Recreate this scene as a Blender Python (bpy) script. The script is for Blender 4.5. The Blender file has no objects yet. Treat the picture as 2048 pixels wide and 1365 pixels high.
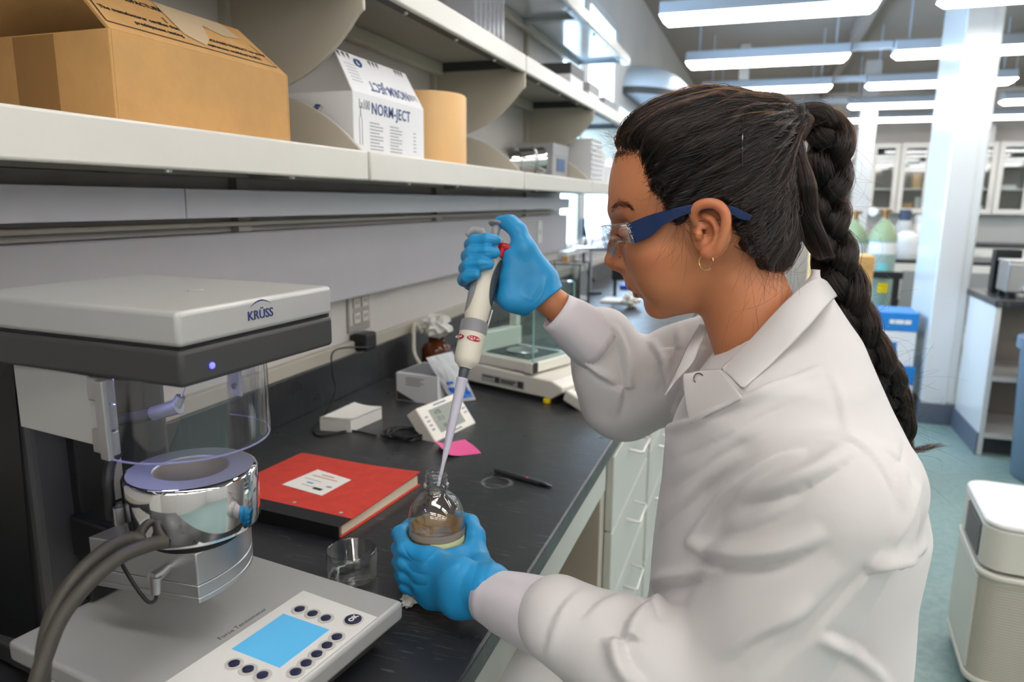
import bpy, bmesh, math, random
import numpy as np
from mathutils import Vector, Matrix, Quaternion
from mathutils.bvhtree import BVHTree

random.seed(7)
rng = np.random.default_rng(7)
scn = bpy.context.scene
COL = scn.collection
PI = math.pi

# ---------------------------------------------------------------- camera
FPX = 1442.0
YAW, PITCH, ROLL = math.radians(18.89), math.radians(-11.0), math.radians(.55)
CAMLOC = np.array([0., 0., 1.43])
_fw = np.array([-math.sin(YAW)*math.cos(PITCH), math.cos(YAW)*math.cos(PITCH), math.sin(PITCH)])
_rt = np.array([math.cos(YAW), math.sin(YAW), 0.])
_up = np.cross(_rt, _fw)
CAMM = np.stack([_rt*math.cos(ROLL)+_up*math.sin(ROLL), -_rt*math.sin(ROLL)+_up*math.cos(ROLL), -_fw], 1)
cam_data = bpy.data.cameras.new('camera')
cam_data.sensor_width = 36.0
cam_data.lens = FPX/2048*36.0
cam_data.clip_start = .02
cam_data.dof.use_dof = True
cam_data.dof.focus_distance = .86
cam_data.dof.aperture_fstop = 5.0
cam = bpy.data.objects.new('camera', cam_data)
COL.objects.link(cam)
_m = Matrix([list(CAMM[0]), list(CAMM[1]), list(CAMM[2])]).to_4x4()
_m.translation = Vector(CAMLOC)
cam.matrix_world = _m
scn.camera = cam
scn.view_settings.view_transform = 'Standard'
scn.view_settings.look = 'None'
scn.view_settings.gamma = 1.0
scn.view_settings.use_curve_mapping = False
scn.view_settings.exposure = EXPOSURE = 0.42
scn.cycles.max_bounces = 6
scn.cycles.diffuse_bounces = 3
scn.cycles.glossy_bounces = 3
scn.cycles.transparent_max_bounces = 14
scn.cycles.transmission_bounces = 5
scn.cycles.caustics_reflective = False
scn.cycles.caustics_refractive = False
scn.cycles.sample_clamp_indirect = 6.0

# ---------------------------------------------------------------- sky outside the windows
world = bpy.data.worlds.new('daylight')
scn.world = world
world.use_nodes = True
world.node_tree.nodes['Background'].inputs[0].default_value = (.52, .74, 1.0, 1)
world.node_tree.nodes['Background'].inputs[1].default_value = 11.0
LAMP = 9.8      # strength of the fluorescent diffusers

# ---------------------------------------------------------------- helpers
def ray(x, y):
    return CAMM @ np.array([(x-1024)/FPX, (682.5-y)/FPX, -1.])
def pz(x, y, z):
    d = ray(x, y); return CAMLOC + d*(z-CAMLOC[2])/d[2]
def px_(x, y, X):
    d = ray(x, y); return CAMLOC + d*(X-CAMLOC[0])/d[0]
def py_(x, y, Y):
    d = ray(x, y); return CAMLOC + d*(Y-CAMLOC[1])/d[1]
def pd(x, y, D):
    return CAMLOC + ray(x, y)*D

def lin(c):
    c = c/255.
    return c/12.92 if c <= .04045 else ((c+.055)/1.055)**2.4
def rgb(r, g, b): return (lin(r), lin(g), lin(b), 1.)

MATS = {}
def mat(name, col, rough=.5, metal=0., spec=.5, var=0., vscale=8., bump=0., bscale=60., coat=0., trans=0., ior=1.45, emit=None, estr=0., sheen=0., sss=0., alpha=1., aniso=0., col2=None, stretch=None):
    if name in MATS: return MATS[name]
    m = bpy.data.materials.new(name); MATS[name] = m
    m.use_nodes = True
    nt = m.node_tree; N = nt.nodes; L = nt.links
    b = N['Principled BSDF']
    b.inputs['Base Color'].default_value = col
    b.inputs['Roughness'].default_value = rough
    b.inputs['Metallic'].default_value = metal
    b.inputs['Specular IOR Level'].default_value = spec
    b.inputs['Coat Weight'].default_value = coat
    b.inputs['Transmission Weight'].default_value = trans
    b.inputs['IOR'].default_value = ior
    b.inputs['Sheen Weight'].default_value = sheen
    b.inputs['Alpha'].default_value = alpha
    b.inputs['Anisotropic'].default_value = aniso
    if sss:
        b.inputs['Subsurface Weight'].default_value = sss
        b.inputs['Subsurface Radius'].default_value = (.012, .005, .003)
        b.inputs['Subsurface Scale'].default_value = 1.0
    if emit:
        b.inputs['Emission Color'].default_value = emit
        b.inputs['Emission Strength'].default_value = estr
    tc = None
    if var or bump or col2:
        tc = N.new('ShaderNodeTexCoord')
        src = tc.outputs['Object']
        if stretch:
            mp = N.new('ShaderNodeMapping'); mp.inputs['Scale'].default_value = stretch
            L.new(src, mp.inputs[0]); src = mp.outputs[0]
    if var or col2:
        nz = N.new('ShaderNodeTexNoise'); nz.inputs['Scale'].default_value = vscale; nz.inputs['Detail'].default_value = 6; nz.inputs['Roughness'].default_value = .65
        L.new(src, nz.inputs['Vector'])
        mx = N.new('ShaderNodeMix'); mx.data_type = 'RGBA'
        c2 = col2 or tuple(max(0, c*(1-var)) for c in col[:3])+(1.,)
        c1 = col if col2 else tuple(min(1, c*(1+var)) for c in col[:3])+(1.,)
        mx.inputs[6].default_value = c2; mx.inputs[7].default_value = c1
        rp = N.new('ShaderNodeMapRange'); rp.inputs[1].default_value = .35; rp.inputs[2].default_value = .65
        L.new(nz.outputs['Fac'], rp.inputs[0]); L.new(rp.outputs[0], mx.inputs[0]); L.new(mx.outputs[2], b.inputs['Base Color'])
    if bump:
        nb = N.new('ShaderNodeTexNoise'); nb.inputs['Scale'].default_value = bscale; nb.inputs['Detail'].default_value = 4
        L.new(src, nb.inputs['Vector'])
        bp = N.new('ShaderNodeBump'); bp.inputs['Strength'].default_value = bump; bp.inputs['Distance'].default_value = .002
        L.new(nb.outputs['Fac'], bp.inputs['Height']); L.new(bp.outputs[0], b.inputs['Normal'])
    return m

def glass(name, col=(1, 1, 1, 1), rough=.0, ior=1.45):
    return mat(name, col, rough=rough, trans=1.0, ior=ior)

def thin_glass(name, tint=(.95, .98, 1, 1), gloss=.12, rough=.02):
    """a thin pane: mostly straight-through, with a fresnel reflection"""
    if name in MATS: return MATS[name]
    m = bpy.data.materials.new(name); MATS[name] = m
    m.use_nodes = True
    nt = m.node_tree; N = nt.nodes; L = nt.links
    N.remove(N['Principled BSDF'])
    out = N['Material Output']
    t = N.new('ShaderNodeBsdfTransparent'); t.inputs[0].default_value = tint
    g = N.new('ShaderNodeBsdfGlossy'); g.inputs['Roughness'].default_value = rough
    fr = N.new('ShaderNodeLayerWeight'); fr.inputs[0].default_value = .5
    pw = N.new('ShaderNodeMath'); pw.operation = 'POWER'; pw.inputs[1].default_value = 4.0; L.new(fr.outputs['Facing'], pw.inputs[0])
    mul = N.new('ShaderNodeMath'); mul.operation = 'MULTIPLY_ADD'; mul.inputs[1].default_value = .75; mul.inputs[2].default_value = gloss*.3
    L.new(pw.outputs[0], mul.inputs[0])
    mx = N.new('ShaderNodeMixShader')
    L.new(mul.outputs[0], mx.inputs[0]); L.new(t.outputs[0], mx.inputs[1]); L.new(g.outputs[0], mx.inputs[2]); L.new(mx.outputs[0], out.inputs[0])
    return m

def thing(name, label, cat, loc=(0, 0, 0), rotz=0., group=None, kind=None):
    o = bpy.data.objects.new(name, None); COL.objects.link(o)
    o.location = loc; o.rotation_euler = (0, 0, rotz); o.empty_display_size = .05
    tag(o, label, cat, group, kind)
    return o

def tag(o, label=None, cat=None, group=None, kind=None):
    if label: o['label'] = label
    if cat: o['category'] = cat
    if group: o['group'] = group
    if kind: o['kind'] = kind
    return o

class MB:
    """collects verts/faces of one mesh"""
    def __init__(s): s.v = []; s.f = []
    def add(s, v, f):
        k = len(s.v); s.v += [tuple(map(float, p)) for p in v]; s.f += [tuple(int(i)+k for i in q) for q in f]; return s
    def box(s, x0, x1, y0, y1, z0, z1, M=None):
        v = [(x, y, z) for z in (z0, z1) for y in (y0, y1) for x in (x0, x1)]
        if M is not None: v = [tuple(M @ Vector(p)) for p in v]
        return s.add(v, [(0, 2, 3, 1), (4, 5, 7, 6), (0, 1, 5, 4), (2, 6, 7, 3), (0, 4, 6, 2), (1, 3, 7, 5)])
    def prism(s, poly, a, b, axis=2):
        """polygon (2D) extruded from a to b along axis"""
        n = len(poly); v = []
        for t in (a, b):
            for (p, q) in poly:
                v.append({2: (p, q, t), 1: (p, t, q), 0: (t, p, q)}[axis])
        f = [tuple(range(n))[::-1], tuple(range(n, 2*n))]+[(i, (i+1) % n, n+(i+1) % n, n+i) for i in range(n)]
        return s.add(v, f)
    def lathe(s, prof, n=32, c=(0, 0, 0), M=None, a0=0., a1=2*PI):
        """prof: list of (r, z)"""
        full = abs(a1-a0-2*PI) < 1e-6
        m = n if full else n+1
        v = []; f = []; k = len(prof)
        for i in range(m):
            a = a0+(a1-a0)*i/n
            for r, z in prof:
                p = Vector((r*math.cos(a), r*math.sin(a), z))
                if M is not None: p = M @ p
                v.append((p[0]+c[0], p[1]+c[1], p[2]+c[2]))
        for i in range(n):
            j = (i+1) % m
            for q in range(k-1):
                f.append((i*k+q, j*k+q, j*k+q+1, i*k+q+1))
        return s.add(v, f)
    def tube(s, path, r, n=10, cap=True, flat=None):
        """swept tube; r scalar or list"""
        P = np.array(path, float); m = len(P)
        R = np.full(m, r) if np.isscalar(r) else np.array(r, float)
        T = np.gradient(P, axis=0); T /= np.linalg.norm(T, axis=1)[:, None]+1e-12
        u = np.array([0, 0, 1.]) if abs(T[0][2]) < .9 else np.array([1., 0, 0])
        u = u-T[0]*(u@T[0]); u /= np.linalg.norm(u)
        v = []
        for i in range(m):
            u = u-T[i]*(u@T[i]); u /= np.linalg.norm(u)+1e-12
            w = np.cross(T[i], u)
            for k in range(n):
                a = 2*PI*k/n
                e = u*math.cos(a)+w*math.sin(a)*(flat or 1.)
                v.append(P[i]+R[i]*e)
        f = []
        for i in range(m-1):
            for k in range(n):
                f.append((i*n+k, i*n+(k+1) % n, (i+1)*n+(k+1) % n, (i+1)*n+k))
        if cap: f += [tuple(range(n))[::-1], tuple(range((m-1)*n, m*n))]
        return s.add(v, f)
    def build(s, name, m, parent=None, smooth=35, bevel=0., seg=2, label=None, kind=None, mods=None):
        me = bpy.data.meshes.new(name)
        me.from_pydata(s.v, [], s.f)
        return finish(name, me, m, parent, smooth, bevel, seg, label, kind)

def finish(name, me, m, parent=None, smooth=35, bevel=0., seg=2, label=None, kind=None):
    me.validate(); me.update()
    bm = bmesh.new(); bm.from_mesh(me); bmesh.ops.recalc_face_normals(bm, faces=bm.faces); bm.to_mesh(me); bm.free()
    o = bpy.data.objects.new(name, me); COL.objects.link(o)
    for q in (m if isinstance(m, (list, tuple)) else [m]):
        if q is not None: me.materials.append(q)
    if smooth:
        me.shade_smooth(); me.set_sharp_from_angle(angle=math.radians(smooth))
    if bevel:
        b = o.modifiers.new('bevel', 'BEVEL'); b.width = bevel; b.segments = seg; b.limit_method = 'ANGLE'; b.angle_limit = math.radians(30); b.harden_normals = False
    if parent is not None: o.parent = parent
    if label: o['label'] = label
    if kind: o['kind'] = kind
    return o

def dup(root, loc=None, rotz=None, label=None, group=None):
    r = root.copy(); COL.objects.link(r)
    if loc is not None: r.location = loc
    if rotz is not None: r.rotation_euler = (0, 0, rotz)
    if label: r['label'] = label
    if group: r['group'] = group
    for ch in list(root.children):
        c = ch.copy(); COL.objects.link(c); c.parent = r
        for g in list(ch.children):
            d = g.copy(); COL.objects.link(d); d.parent = c
    return r

def frame(o, x, y):
    """matrix with origin o, local X along x, local Y along y (orthogonalised), Z = X x Y"""
    x = Vector(x).normalized(); y = Vector(y); y = (y-x*y.dot(x)).normalized(); z = x.cross(y)
    M = Matrix((x, y, z)).transposed().to_4x4(); M.translation = Vector(o); return M

def axis(o, z, x=(1, 0, 0)):
    """matrix with local Z along z"""
    z = Vector(z).normalized(); x = Vector(x)
    if abs(x.normalized().dot(z)) > .98: x = Vector((0, 1, 0))
    x = (x-z*x.dot(z)).normalized(); y = z.cross(x)
    M = Matrix((x, y, z)).transposed().to_4x4(); M.translation = Vector(o); return M

FONTS = []
def lettering(body, size, M, m, parent=None, ext=.0003, align='CENTER', name='lettering', xs=1., space=1., bold=0.):
    cu = bpy.data.curves.new(name, 'FONT'); cu.body = body; cu.size = size; cu.extrude = ext; cu.align_x = align; cu.align_y = 'CENTER'; cu.resolution_u = 3
    cu.space_character = space; cu.offset = bold
    o = bpy.data.objects.new(name, cu); COL.objects.link(o); cu.materials.append(m)
    o.matrix_local = M @ Matrix.Diagonal((xs, 1, 1, 1))
    if parent is not None: o.parent = parent
    FONTS.append(o)
    return o

def fonts_to_mesh():
    """turn the letterings into plain meshes in one go"""
    bpy.context.view_layer.update(); dg = bpy.context.evaluated_depsgraph_get()
    new = [(o, bpy.data.meshes.new_from_object(o.evaluated_get(dg))) for o in FONTS]
    for o, me in new:
        n = bpy.data.objects.new('lettering', me); COL.objects.link(n)
        n.parent = o.parent; n.matrix_local = o.matrix_local.copy()
        cu = o.data; bpy.data.objects.remove(o); bpy.data.curves.remove(cu)

def spline(pts, n=8):
    """Catmull-Rom through pts"""
    P = np.array(pts, float); P = np.vstack([2*P[0]-P[1], P, 2*P[-1]-P[-2]]); o = []
    for i in range(1, len(P)-2):
        for t in np.linspace(0, 1, n, endpoint=False):
            a, b, c, d = P[i-1], P[i], P[i+1], P[i+2]
            o.append(.5*((2*b)+(c-a)*t+(2*a-5*b+4*c-d)*t*t+(3*b-a-3*c+d)*t**3))
    o.append(P[-2]); return np.array(o)
# ================================================================ room
M_wall = mat('wall paint', rgb(205, 200, 196), .6, var=.03, vscale=3)
M_ceil = mat('ceiling paint', rgb(156, 145, 138), .8, var=.03)
M_floor = mat('vinyl floor', rgb(138, 160, 156), .35, var=.14, vscale=30, bump=.05, col2=rgb(114, 142, 140))
M_base = mat('rubber skirting', rgb(92, 100, 116), .5)
M_white = mat('white paint', rgb(226, 226, 224), .4)
M_shelf = mat('shelf enamel', rgb(214, 211, 203), .33, var=.02, vscale=5)
M_putty = mat('putty enamel', rgb(186, 180, 166), .42)
M_dark = mat('dark steel', rgb(60, 62, 64), .5)
M_colm = mat('glossy wall paint', rgb(214, 216, 218), .22, coat=.3)
M_pane = thin_glass('window pane', (.97, .99, 1, 1), .1)

WX = -1.05
def structure(name, mb, m, smooth=0, **k):
    o = mb.build(name, m, None, smooth=smooth, **k); o['kind'] = 'structure'; return o

structure('floor', MB().box(-1.25, 7.0, -3.2, 12.3, -.1, 0), M_floor)
ceil_ = structure('ceiling', MB().box(-1.25, 7.0, -3.2, 12.3, 3.05, 3.15), M_ceil)
for k, (a, b) in enumerate(((.66, .74), (2.2, 2.28), (3.7, 3.78))):
    structure('trim_%d' % (k+1), MB().box(a, b, -3.0, 12.1, 2.93, 3.05), M_ceil)
# left wall with a run of tall windows beyond the shelving
wins = [(3.86, 4.36), (4.44, 5.30), (5.45, 7.25)]
wl = MB()
WZ0 = 1.16
WTOP = [2.62, 2.62, 2.15]
edges = [-3.2]+[e for w in wins for e in w]+[12.3]
for i in range(0, len(edges), 2):
    wl.box(WX-.06, WX, edges[i], edges[i+1], 0, 3.05)
for (a, b), z1 in zip(wins, WTOP):
    wl.box(WX-.06, WX, a, b, 0, WZ0); wl.box(WX-.06, WX, a, b, z1, 3.05)
structure('wall_left', wl, M_wall)
for k, (a, b) in enumerate(wins):
    w = thing('window_%d' % (k+1), ['narrow bright window right behind the shelf ends', 'bright window beyond the narrow one on the shelf wall', 'long low window at the end of the bench wall'][k], 'window', (WX, (a+b)/2, WZ0), kind='structure')
    WZ1 = WTOP[k]; whalf = (b-a)/2; H = WZ1-WZ0
    fr = MB()
    t = .03
    fr.box(-.05, -.012, -whalf, -whalf+t, 0, H); fr.box(-.05, -.012, whalf-t, whalf, 0, H); fr.box(-.05, -.012, -whalf+t, whalf-t, 0, t); fr.box(-.05, -.012, -whalf+t, whalf-t, H-t, H)
    fr.box(-.045, -.02, -whalf+t, whalf-t, .70, .73)
    fr.build('window_frame', M_white, w, smooth=0, bevel=.003)
    MB().box(-.036, -.032, -whalf+t, whalf-t, t, .70).build('pane', M_pane, w, smooth=0)
    MB().box(-.036, -.032, -whalf+t, whalf-t, .73, H-t).build('pane', M_pane, w, smooth=0)
    MB().box(-.012, .05, -whalf-.02, whalf+.02, -.03, 0).build('window_sill', M_white, w, smooth=0, bevel=.004)
    la = bpy.data.lights.new('window_portal', 'AREA'); la.shape = 'RECTANGLE'; la.size = H; la.size_y = b-a; la.cycles.is_portal = True
    lo = bpy.data.objects.new('window_portal', la); COL.objects.link(lo); lo.location = (WX-.055, (a+b)/2, (WZ0+WZ1)/2); lo.rotation_euler = (0, -PI/2, 0)
structure('wall_back', MB().box(-1.2, 7.0, 12.15, 12.3, 0, 3.05), M_wall)
structure('wall_front', MB().box(-1.2, 7.0, -3.2, -3.05, 0, 3.05), M_wall)
# right wall of the hall, plain, outside the frame
structure('wall_right', MB().box(6.85, 7.0, -3.05, 12.15, 0, 3.05), M_wall)

# ---- columns
def column(x0, x1, y0, y1, label):
    c = thing('column', label, 'column', ((x0+x1)/2, (y0+y1)/2, 0), kind='structure')
    w, d = (x1-x0)/2, (y1-y0)/2
    MB().box(-w, w, -d, d, .14, 3.05).build('shaft', M_colm, c, smooth=0, bevel=.012)
    MB().box(-w+.005, w-.055, -d-.004, -d+.002, .14, 3.05).build('corner_board', M_colm, c, smooth=0, bevel=.002)
    MB().box(-w-.008, w+.008, -d-.008, d+.008, 0, .14).build('skirting', M_base, c, smooth=0, bevel=.004)
    return c
column(1.075, 1.275, 5.27, 5.95, 'wide glossy column between the gas cylinders and the island bench')
column(.98, 1.16, 9.55, 9.8, 'slim pale column standing before the far glazed cabinets')

# ---- pendant fluorescent fixtures in rows
M_fix = mat('fixture enamel', rgb(190, 200, 212), .35, metal=.1)
M_diff = mat('lit diffuser', (1, 1, 1, 1), .5, emit=(1.0, .965, .93, 1), estr=LAMP)
def fixture_meshes():
    body = MB()
    L = .595
    body.prism([(-.105, .035), (-.085, .11), (-.03, .125), (.03, .125), (.085, .11), (.105, .035)], -L, L, axis=0)
    diff = MB(); n = []
    prof = [(-.105, .033), (-.075, 0), (.075, 0), (.105, .033)]
    v = [(-L+e, y, z) for e, (y, z) in zip((0, .035, .035, 0), prof)]+[(L-e, y, z) for e, (y, z) in zip((0, .035, .035, 0), prof)]
    diff.add(v, [(0, 1, 5, 4), (1, 2, 6, 5), (2, 3, 7, 6), (0, 3, 2, 1), (4, 5, 6, 7), (0, 4, 7, 3)])
    rods = []
    for sx in (-.5, .5):
        rods.append(MB().tube([(sx, 0, .12), (sx, 0, .66)], .006, 8))
    return body, diff, rods
_b, _d, _r = fixture_meshes()
fx0 = None
rows = [-2.95, -1.42, .11, 1.64, 3.17, 4.70, 6.23, 7.76, 9.29, 10.82]
cols = [-.075, 1.415, 2.905, 4.395, 5.885]
rowname = {4.70: 'first', 6.23: 'second', 7.76: 'third', 9.29: 'fourth', 10.82: 'fifth'}
colname = ['nearest the window wall', 'second from the window wall', 'third from the window wall', 'fourth from the window wall', 'farthest from the window wall']
for ry in rows:
    for ci, cx in enumerate(cols):
        lab = ('lit pendant ceiling light, %s in the %s row ahead' % (colname[ci], rowname[ry])) if ry in rowname else 'lit pendant ceiling light in the rows overhead and behind the viewer'
        if fx0 is None:
            f = thing('pendant_light', lab, 'ceiling light', (cx, ry, 2.49), group='pendant fluorescent lights')
            _b.build('housing', M_fix, f, smooth=0, bevel=.004)
            _d.build('diffuser', M_diff, f, smooth=0)
            for r in _r: r.build('hanging_rod', M_fix, f)
            fx0 = f
        else:
            dup(fx0, (cx, ry, 2.49), label=lab)
for k, ry in enumerate(rows[5:]):
    tag(MB().box(.53, .81, ry-.035, ry+.035, 2.56, 2.61).build('light_connector', M_fix, smooth=0, bevel=.004),
        'short grey bar joining two pendant lights of the %s row' % list(rowname.values())[k], 'light connector', 'bars between pendant lights')
tag(MB().tube([(-.3, 8.3, 2.42), (-.3, 8.3, 0)], .02, 12).build('service_pole', M_white), 'thin white pole reaching down beside the second row of lights', 'pole')
b0 = bpy.data.objects.get('service_pole')
MB().box(-.35, -.25, 8.25, 8.35, 2.42, 3.05).build('pole_sleeve', M_white, b0, smooth=0, bevel=.004)

# ---- pale blue canopy hood on the window wall
M_hood = mat('pale blue plastic', rgb(196, 214, 230), .3)
def hood():
    h = thing('canopy_hood', 'pale blue rounded canopy hood on the window wall', 'hood', (WX, 6.3, 2.27))
    mb = MB(); n = 16; v = []; f = []
    for i in range(n+1):
        a = (PI/2)*i/n
        for j in range(13):
            b = -PI/2+PI*j/12
            v.append((.42*math.cos(a)*math.cos(b), .75*math.cos(a)*math.sin(b), .24*math.sin(a)))
    for i in range(n):
        for j in range(12):
            f.append((i*13+j, i*13+j+1, (i+1)*13+j+1, (i+1)*13+j))
    mb.add(v, f); mb.build('dome', M_hood, h, smooth=60)
    mb = MB(); pts = [(.43*math.cos(-PI/2+PI*j/24), .76*math.sin(-PI/2+PI*j/24)) for j in range(25)]
    mb.prism(pts, -.05, 0); mb.build('rim', M_dark, h, smooth=30)
hood()
# ================================================================ shelving on the left wall
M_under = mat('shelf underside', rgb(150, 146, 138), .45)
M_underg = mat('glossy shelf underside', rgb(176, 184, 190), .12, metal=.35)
M_screw = mat('bright zinc', rgb(205, 205, 200), .3, metal=1.)
SX = -.73           # lip plane of all shelves
def shelf_unit(name, label, y0, y1, zt, lip, group, bracket, depth=.30, under=None):
    """one shelf bay: board, folded lip, back rail, end flange, screws"""
    t = thing(name, label, 'shelf', (SX, y0, zt-lip), group=group)
    L = y1-y0; g = .004; D = depth+.005
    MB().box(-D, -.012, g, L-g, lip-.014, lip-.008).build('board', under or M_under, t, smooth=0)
    lp = MB(); lp.box(-.014, 0, g, L-g, 0, lip); lp.build('lip', M_shelf, t, smooth=35, bevel=.004, seg=3)
    MB().box(-D-.01, -.012, g, L-g, lip-.0075, lip-.0045).build('top_sheet', M_shelf, t, smooth=0)
    MB().box(-.04, -.0145, g, L-g, .002, .006).build('lip_return', M_dark if under is None else under, t, smooth=0)
    MB().box(-D, -D+.03, g, L-g, .004, lip-.0145).build('back_rail', M_putty, t, smooth=0, bevel=.002)
    for e in (g+.002, L-g-.016):
        MB().box(-D+.031, -.045, e, e+.014, .012, lip-.0145).build('end_flange', M_dark if under is None else under, t, smooth=0)
    for q in (.22, .5, .78):
        MB().lathe([(0, -.004), (.004, -.004), (.0055, -.001), (.0055, .0015)], 12, (-.026, L*q, .0005)).build('screw', M_screw, t)
    return t

def bracket_panel(label, y, pts, group):
    mb = MB(); mb.prism(pts, y-.005, y+.005, axis=1)
    return tag(mb.build('shelf_bracket', M_putty, smooth=30, bevel=.002), label, 'bracket', group)

YJ = [-.67, .30, 1.27, 2.245, 3.215, 4.185]
ordn = ['nearest', 'second', 'third', 'fourth', 'fifth']
for k in range(5):
    if k >= 1 or True:
        shelf_unit('wall_shelf', 'putty steel shelf bay of the lower run, %s' % ['out beside the viewer', 'under the big cardboard box', 'under the white syringe box', 'under the metal cup', 'under the stacked white trays'][k], YJ[k], YJ[k+1], 1.522, .056, 'lower wall shelves', False)
    shelf_unit('wall_shelf', 'putty steel shelf bay of the upper run, %s' % ['above the viewer', 'above the big cardboard box', 'above the syringe box', 'above the metal cup', 'above the stacked white trays'][k], YJ[k], YJ[k+1], 1.875, .052, 'upper wall shelves', False)
for k, (a, b) in enumerate(((1.12, 2.09), (2.09, 3.06), (3.06, 4.03))):
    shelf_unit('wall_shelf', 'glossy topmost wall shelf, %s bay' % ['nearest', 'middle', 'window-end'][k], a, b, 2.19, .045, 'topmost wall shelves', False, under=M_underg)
def arc(p, q, sag, n=10):
    p = np.array(p); q = np.array(q); d = q-p; nn = np.array([-d[1], d[0]])
    return [tuple(p+d*t+nn*sag*4*t*(1-t)) for t in np.linspace(0, 1, n)]
for k in range(1, 6):
    y = YJ[k]
    low = [(-1.045, 1.53)]+[(-1.045, 1.635)]+arc((-1.0, 1.64), (-.745, 1.526), .06)+[(-.735, 1.5235), (-.735, 1.47), (-1.045, 1.47)]
    low = [(-1.045, 1.47), (-1.045, 1.635)]+arc((-1.0, 1.64), (-.748, 1.528), .11)+[(-.741, 1.520), (-.741, 1.47)]
    bracket_panel('low curved bracket on the lower shelf beside %s' % ['the near end of the big cardboard box', 'both boxes', 'the tan cardboard tube', 'the white trays', 'the window end'][k-1], y-.004 if k < 5 else y-.006, low, 'lower shelf brackets')
    hang = [(-1.045, 1.86), (-1.045, 1.60)]+arc((-1.0, 1.63), (-.742, 1.772), -.11)+[(-.732, 1.778), (-.732, 1.86)]
    bracket_panel('deep curved bracket under the upper shelf above %s' % ['the near end of the cardboard box', 'the gap between the two boxes', 'the metal cup', 'the white trays', 'the window end'][k-1], y, hang, 'upper shelf brackets')
# shelf standards on the wall
for k in range(1, 6):
    tag(MB().box(-1.05, -1.03, YJ[k]-.02, YJ[k]+.02, 1.20, 2.25).build('shelf_upright', M_putty, smooth=0, bevel=.002), 'slotted wall upright behind %s' % ['the big cardboard box', 'the white syringe box', 'the tan cardboard tube', 'the white trays', 'the last shelf bay'][k-1], 'shelf upright', 'wall uprights')

# raceway below the lower shelf
M_race = mat('raceway enamel', rgb(226, 226, 234), .4)
for k, (a, b) in enumerate(((-.6, 1.02), (1.022, 2.62), (2.622, 3.68))):
    r = thing('service_raceway', 'flat grey raceway under the lower shelf, %s length' % ['near', 'middle', 'far'][k], 'raceway', (-1.0, a, 1.394), group='raceway lengths')
    MB().box(.0, .05, 0, b-a, 0, .052).build('cover', M_race, r, smooth=0, bevel=.002)
    MB().box(-.05, -.001, .02, b-a-.02, .01, .045).build('mounting_strip', M_dark, r, smooth=0)
tag(MB().box(-1.03, -1.015, -.6, 3.62, 1.374, 1.384).build('wire_duct', M_putty, smooth=0, bevel=.003), 'thin putty duct just below the raceway', 'duct')

# painted wall panel between raceway and the lower strip
M_panel = mat('lavender grey panel', rgb(190, 187, 192), .45, var=.02, vscale=4)
wp = MB().box(-1.05, -1.0, -.8, 3.83, 1.176, 1.362).build('wall_panel', M_panel, smooth=0, bevel=.004)
tag(wp, 'lavender grey wall panel above the outlet', 'panel')

# ================================================================ bench
def bench_mat():
    m = mat('black epoxy resin', rgb(46, 47, 50), .27, spec=.55, var=.10, vscale=6, bump=.02, bscale=200)
    nt = m.node_tree; N = nt.nodes; L = nt.links; b = N['Principled BSDF']
    tc = N.new('ShaderNodeTexCoord')
    # fine pale scratches: stretched noise thresholded, in three directions
    src = b.inputs['Base Color'].links[0].from_socket
    for k, (rz, sc, th) in enumerate(((.5, (3, 60, 1), .67), (1.9, (4, 75, 1), .675), (2.7, (9, 40, 1), .68))):
        mp = N.new('ShaderNodeMapping'); mp.inputs['Rotation'].default_value = (0, 0, rz); mp.inputs['Scale'].default_value = sc
        L.new(tc.outputs['Object'], mp.inputs[0])
        nz = N.new('ShaderNodeTexNoise'); nz.inputs['Scale'].default_value = 4.0; nz.inputs['Detail'].default_value = 2; L.new(mp.outputs[0], nz.inputs['Vector'])
        mr = N.new('ShaderNodeMapRange'); mr.inputs[1].default_value = th; mr.inputs[2].default_value = th+.03; L.new(nz.outputs['Fac'], mr.inputs[0])
        mx = N.new('ShaderNodeMix'); mx.data_type = 'RGBA'; mx.inputs[7].default_value = rgb(118, 116, 112)
        ml = N.new('ShaderNodeMath'); ml.operation = 'MULTIPLY'; ml.inputs[1].default_value = .35; L.new(mr.outputs[0], ml.inputs[0])
        L.new(ml.outputs[0], mx.inputs[0]); L.new(src, mx.inputs[6]); src = mx.outputs[2]
    # smudges vary the gloss
    nz = N.new('ShaderNodeTexNoise'); nz.inputs['Scale'].default_value = 14; nz.inputs['Detail'].default_value = 8; L.new(tc.outputs['Object'], nz.inputs['Vector'])
    mr = N.new('ShaderNodeMapRange'); mr.inputs[3].default_value = .2; mr.inputs[4].default_value = .42; L.new(nz.outputs['Fac'], mr.inputs[0]); L.new(mr.outputs[0], b.inputs['Roughness'])
    L.new(src, b.inputs['Base Color'])
    return m
M_bench = bench_mat()
BZ = .91
tag(MB().box(-1.03, -.28, -.4, 7.2, BZ-.034, BZ).build('worktop', M_bench, smooth=0, bevel=.004, seg=3), 'long black resin bench top along the shelf wall', 'worktop')
tag(MB().box(-1.049, -1.031, -.4, 7.2, BZ-.034, BZ+.105).build('backsplash', M_bench, smooth=0, bevel=.003), 'low black resin backsplash along the wall', 'backsplash')
tag(MB().box(-1.049, -1.03, -.5, 7.2, 1.016, 1.05).build('splash_trim', M_putty, smooth=0, bevel=.003), 'taupe trim strip on top of the black backsplash', 'trim strip')
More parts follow.
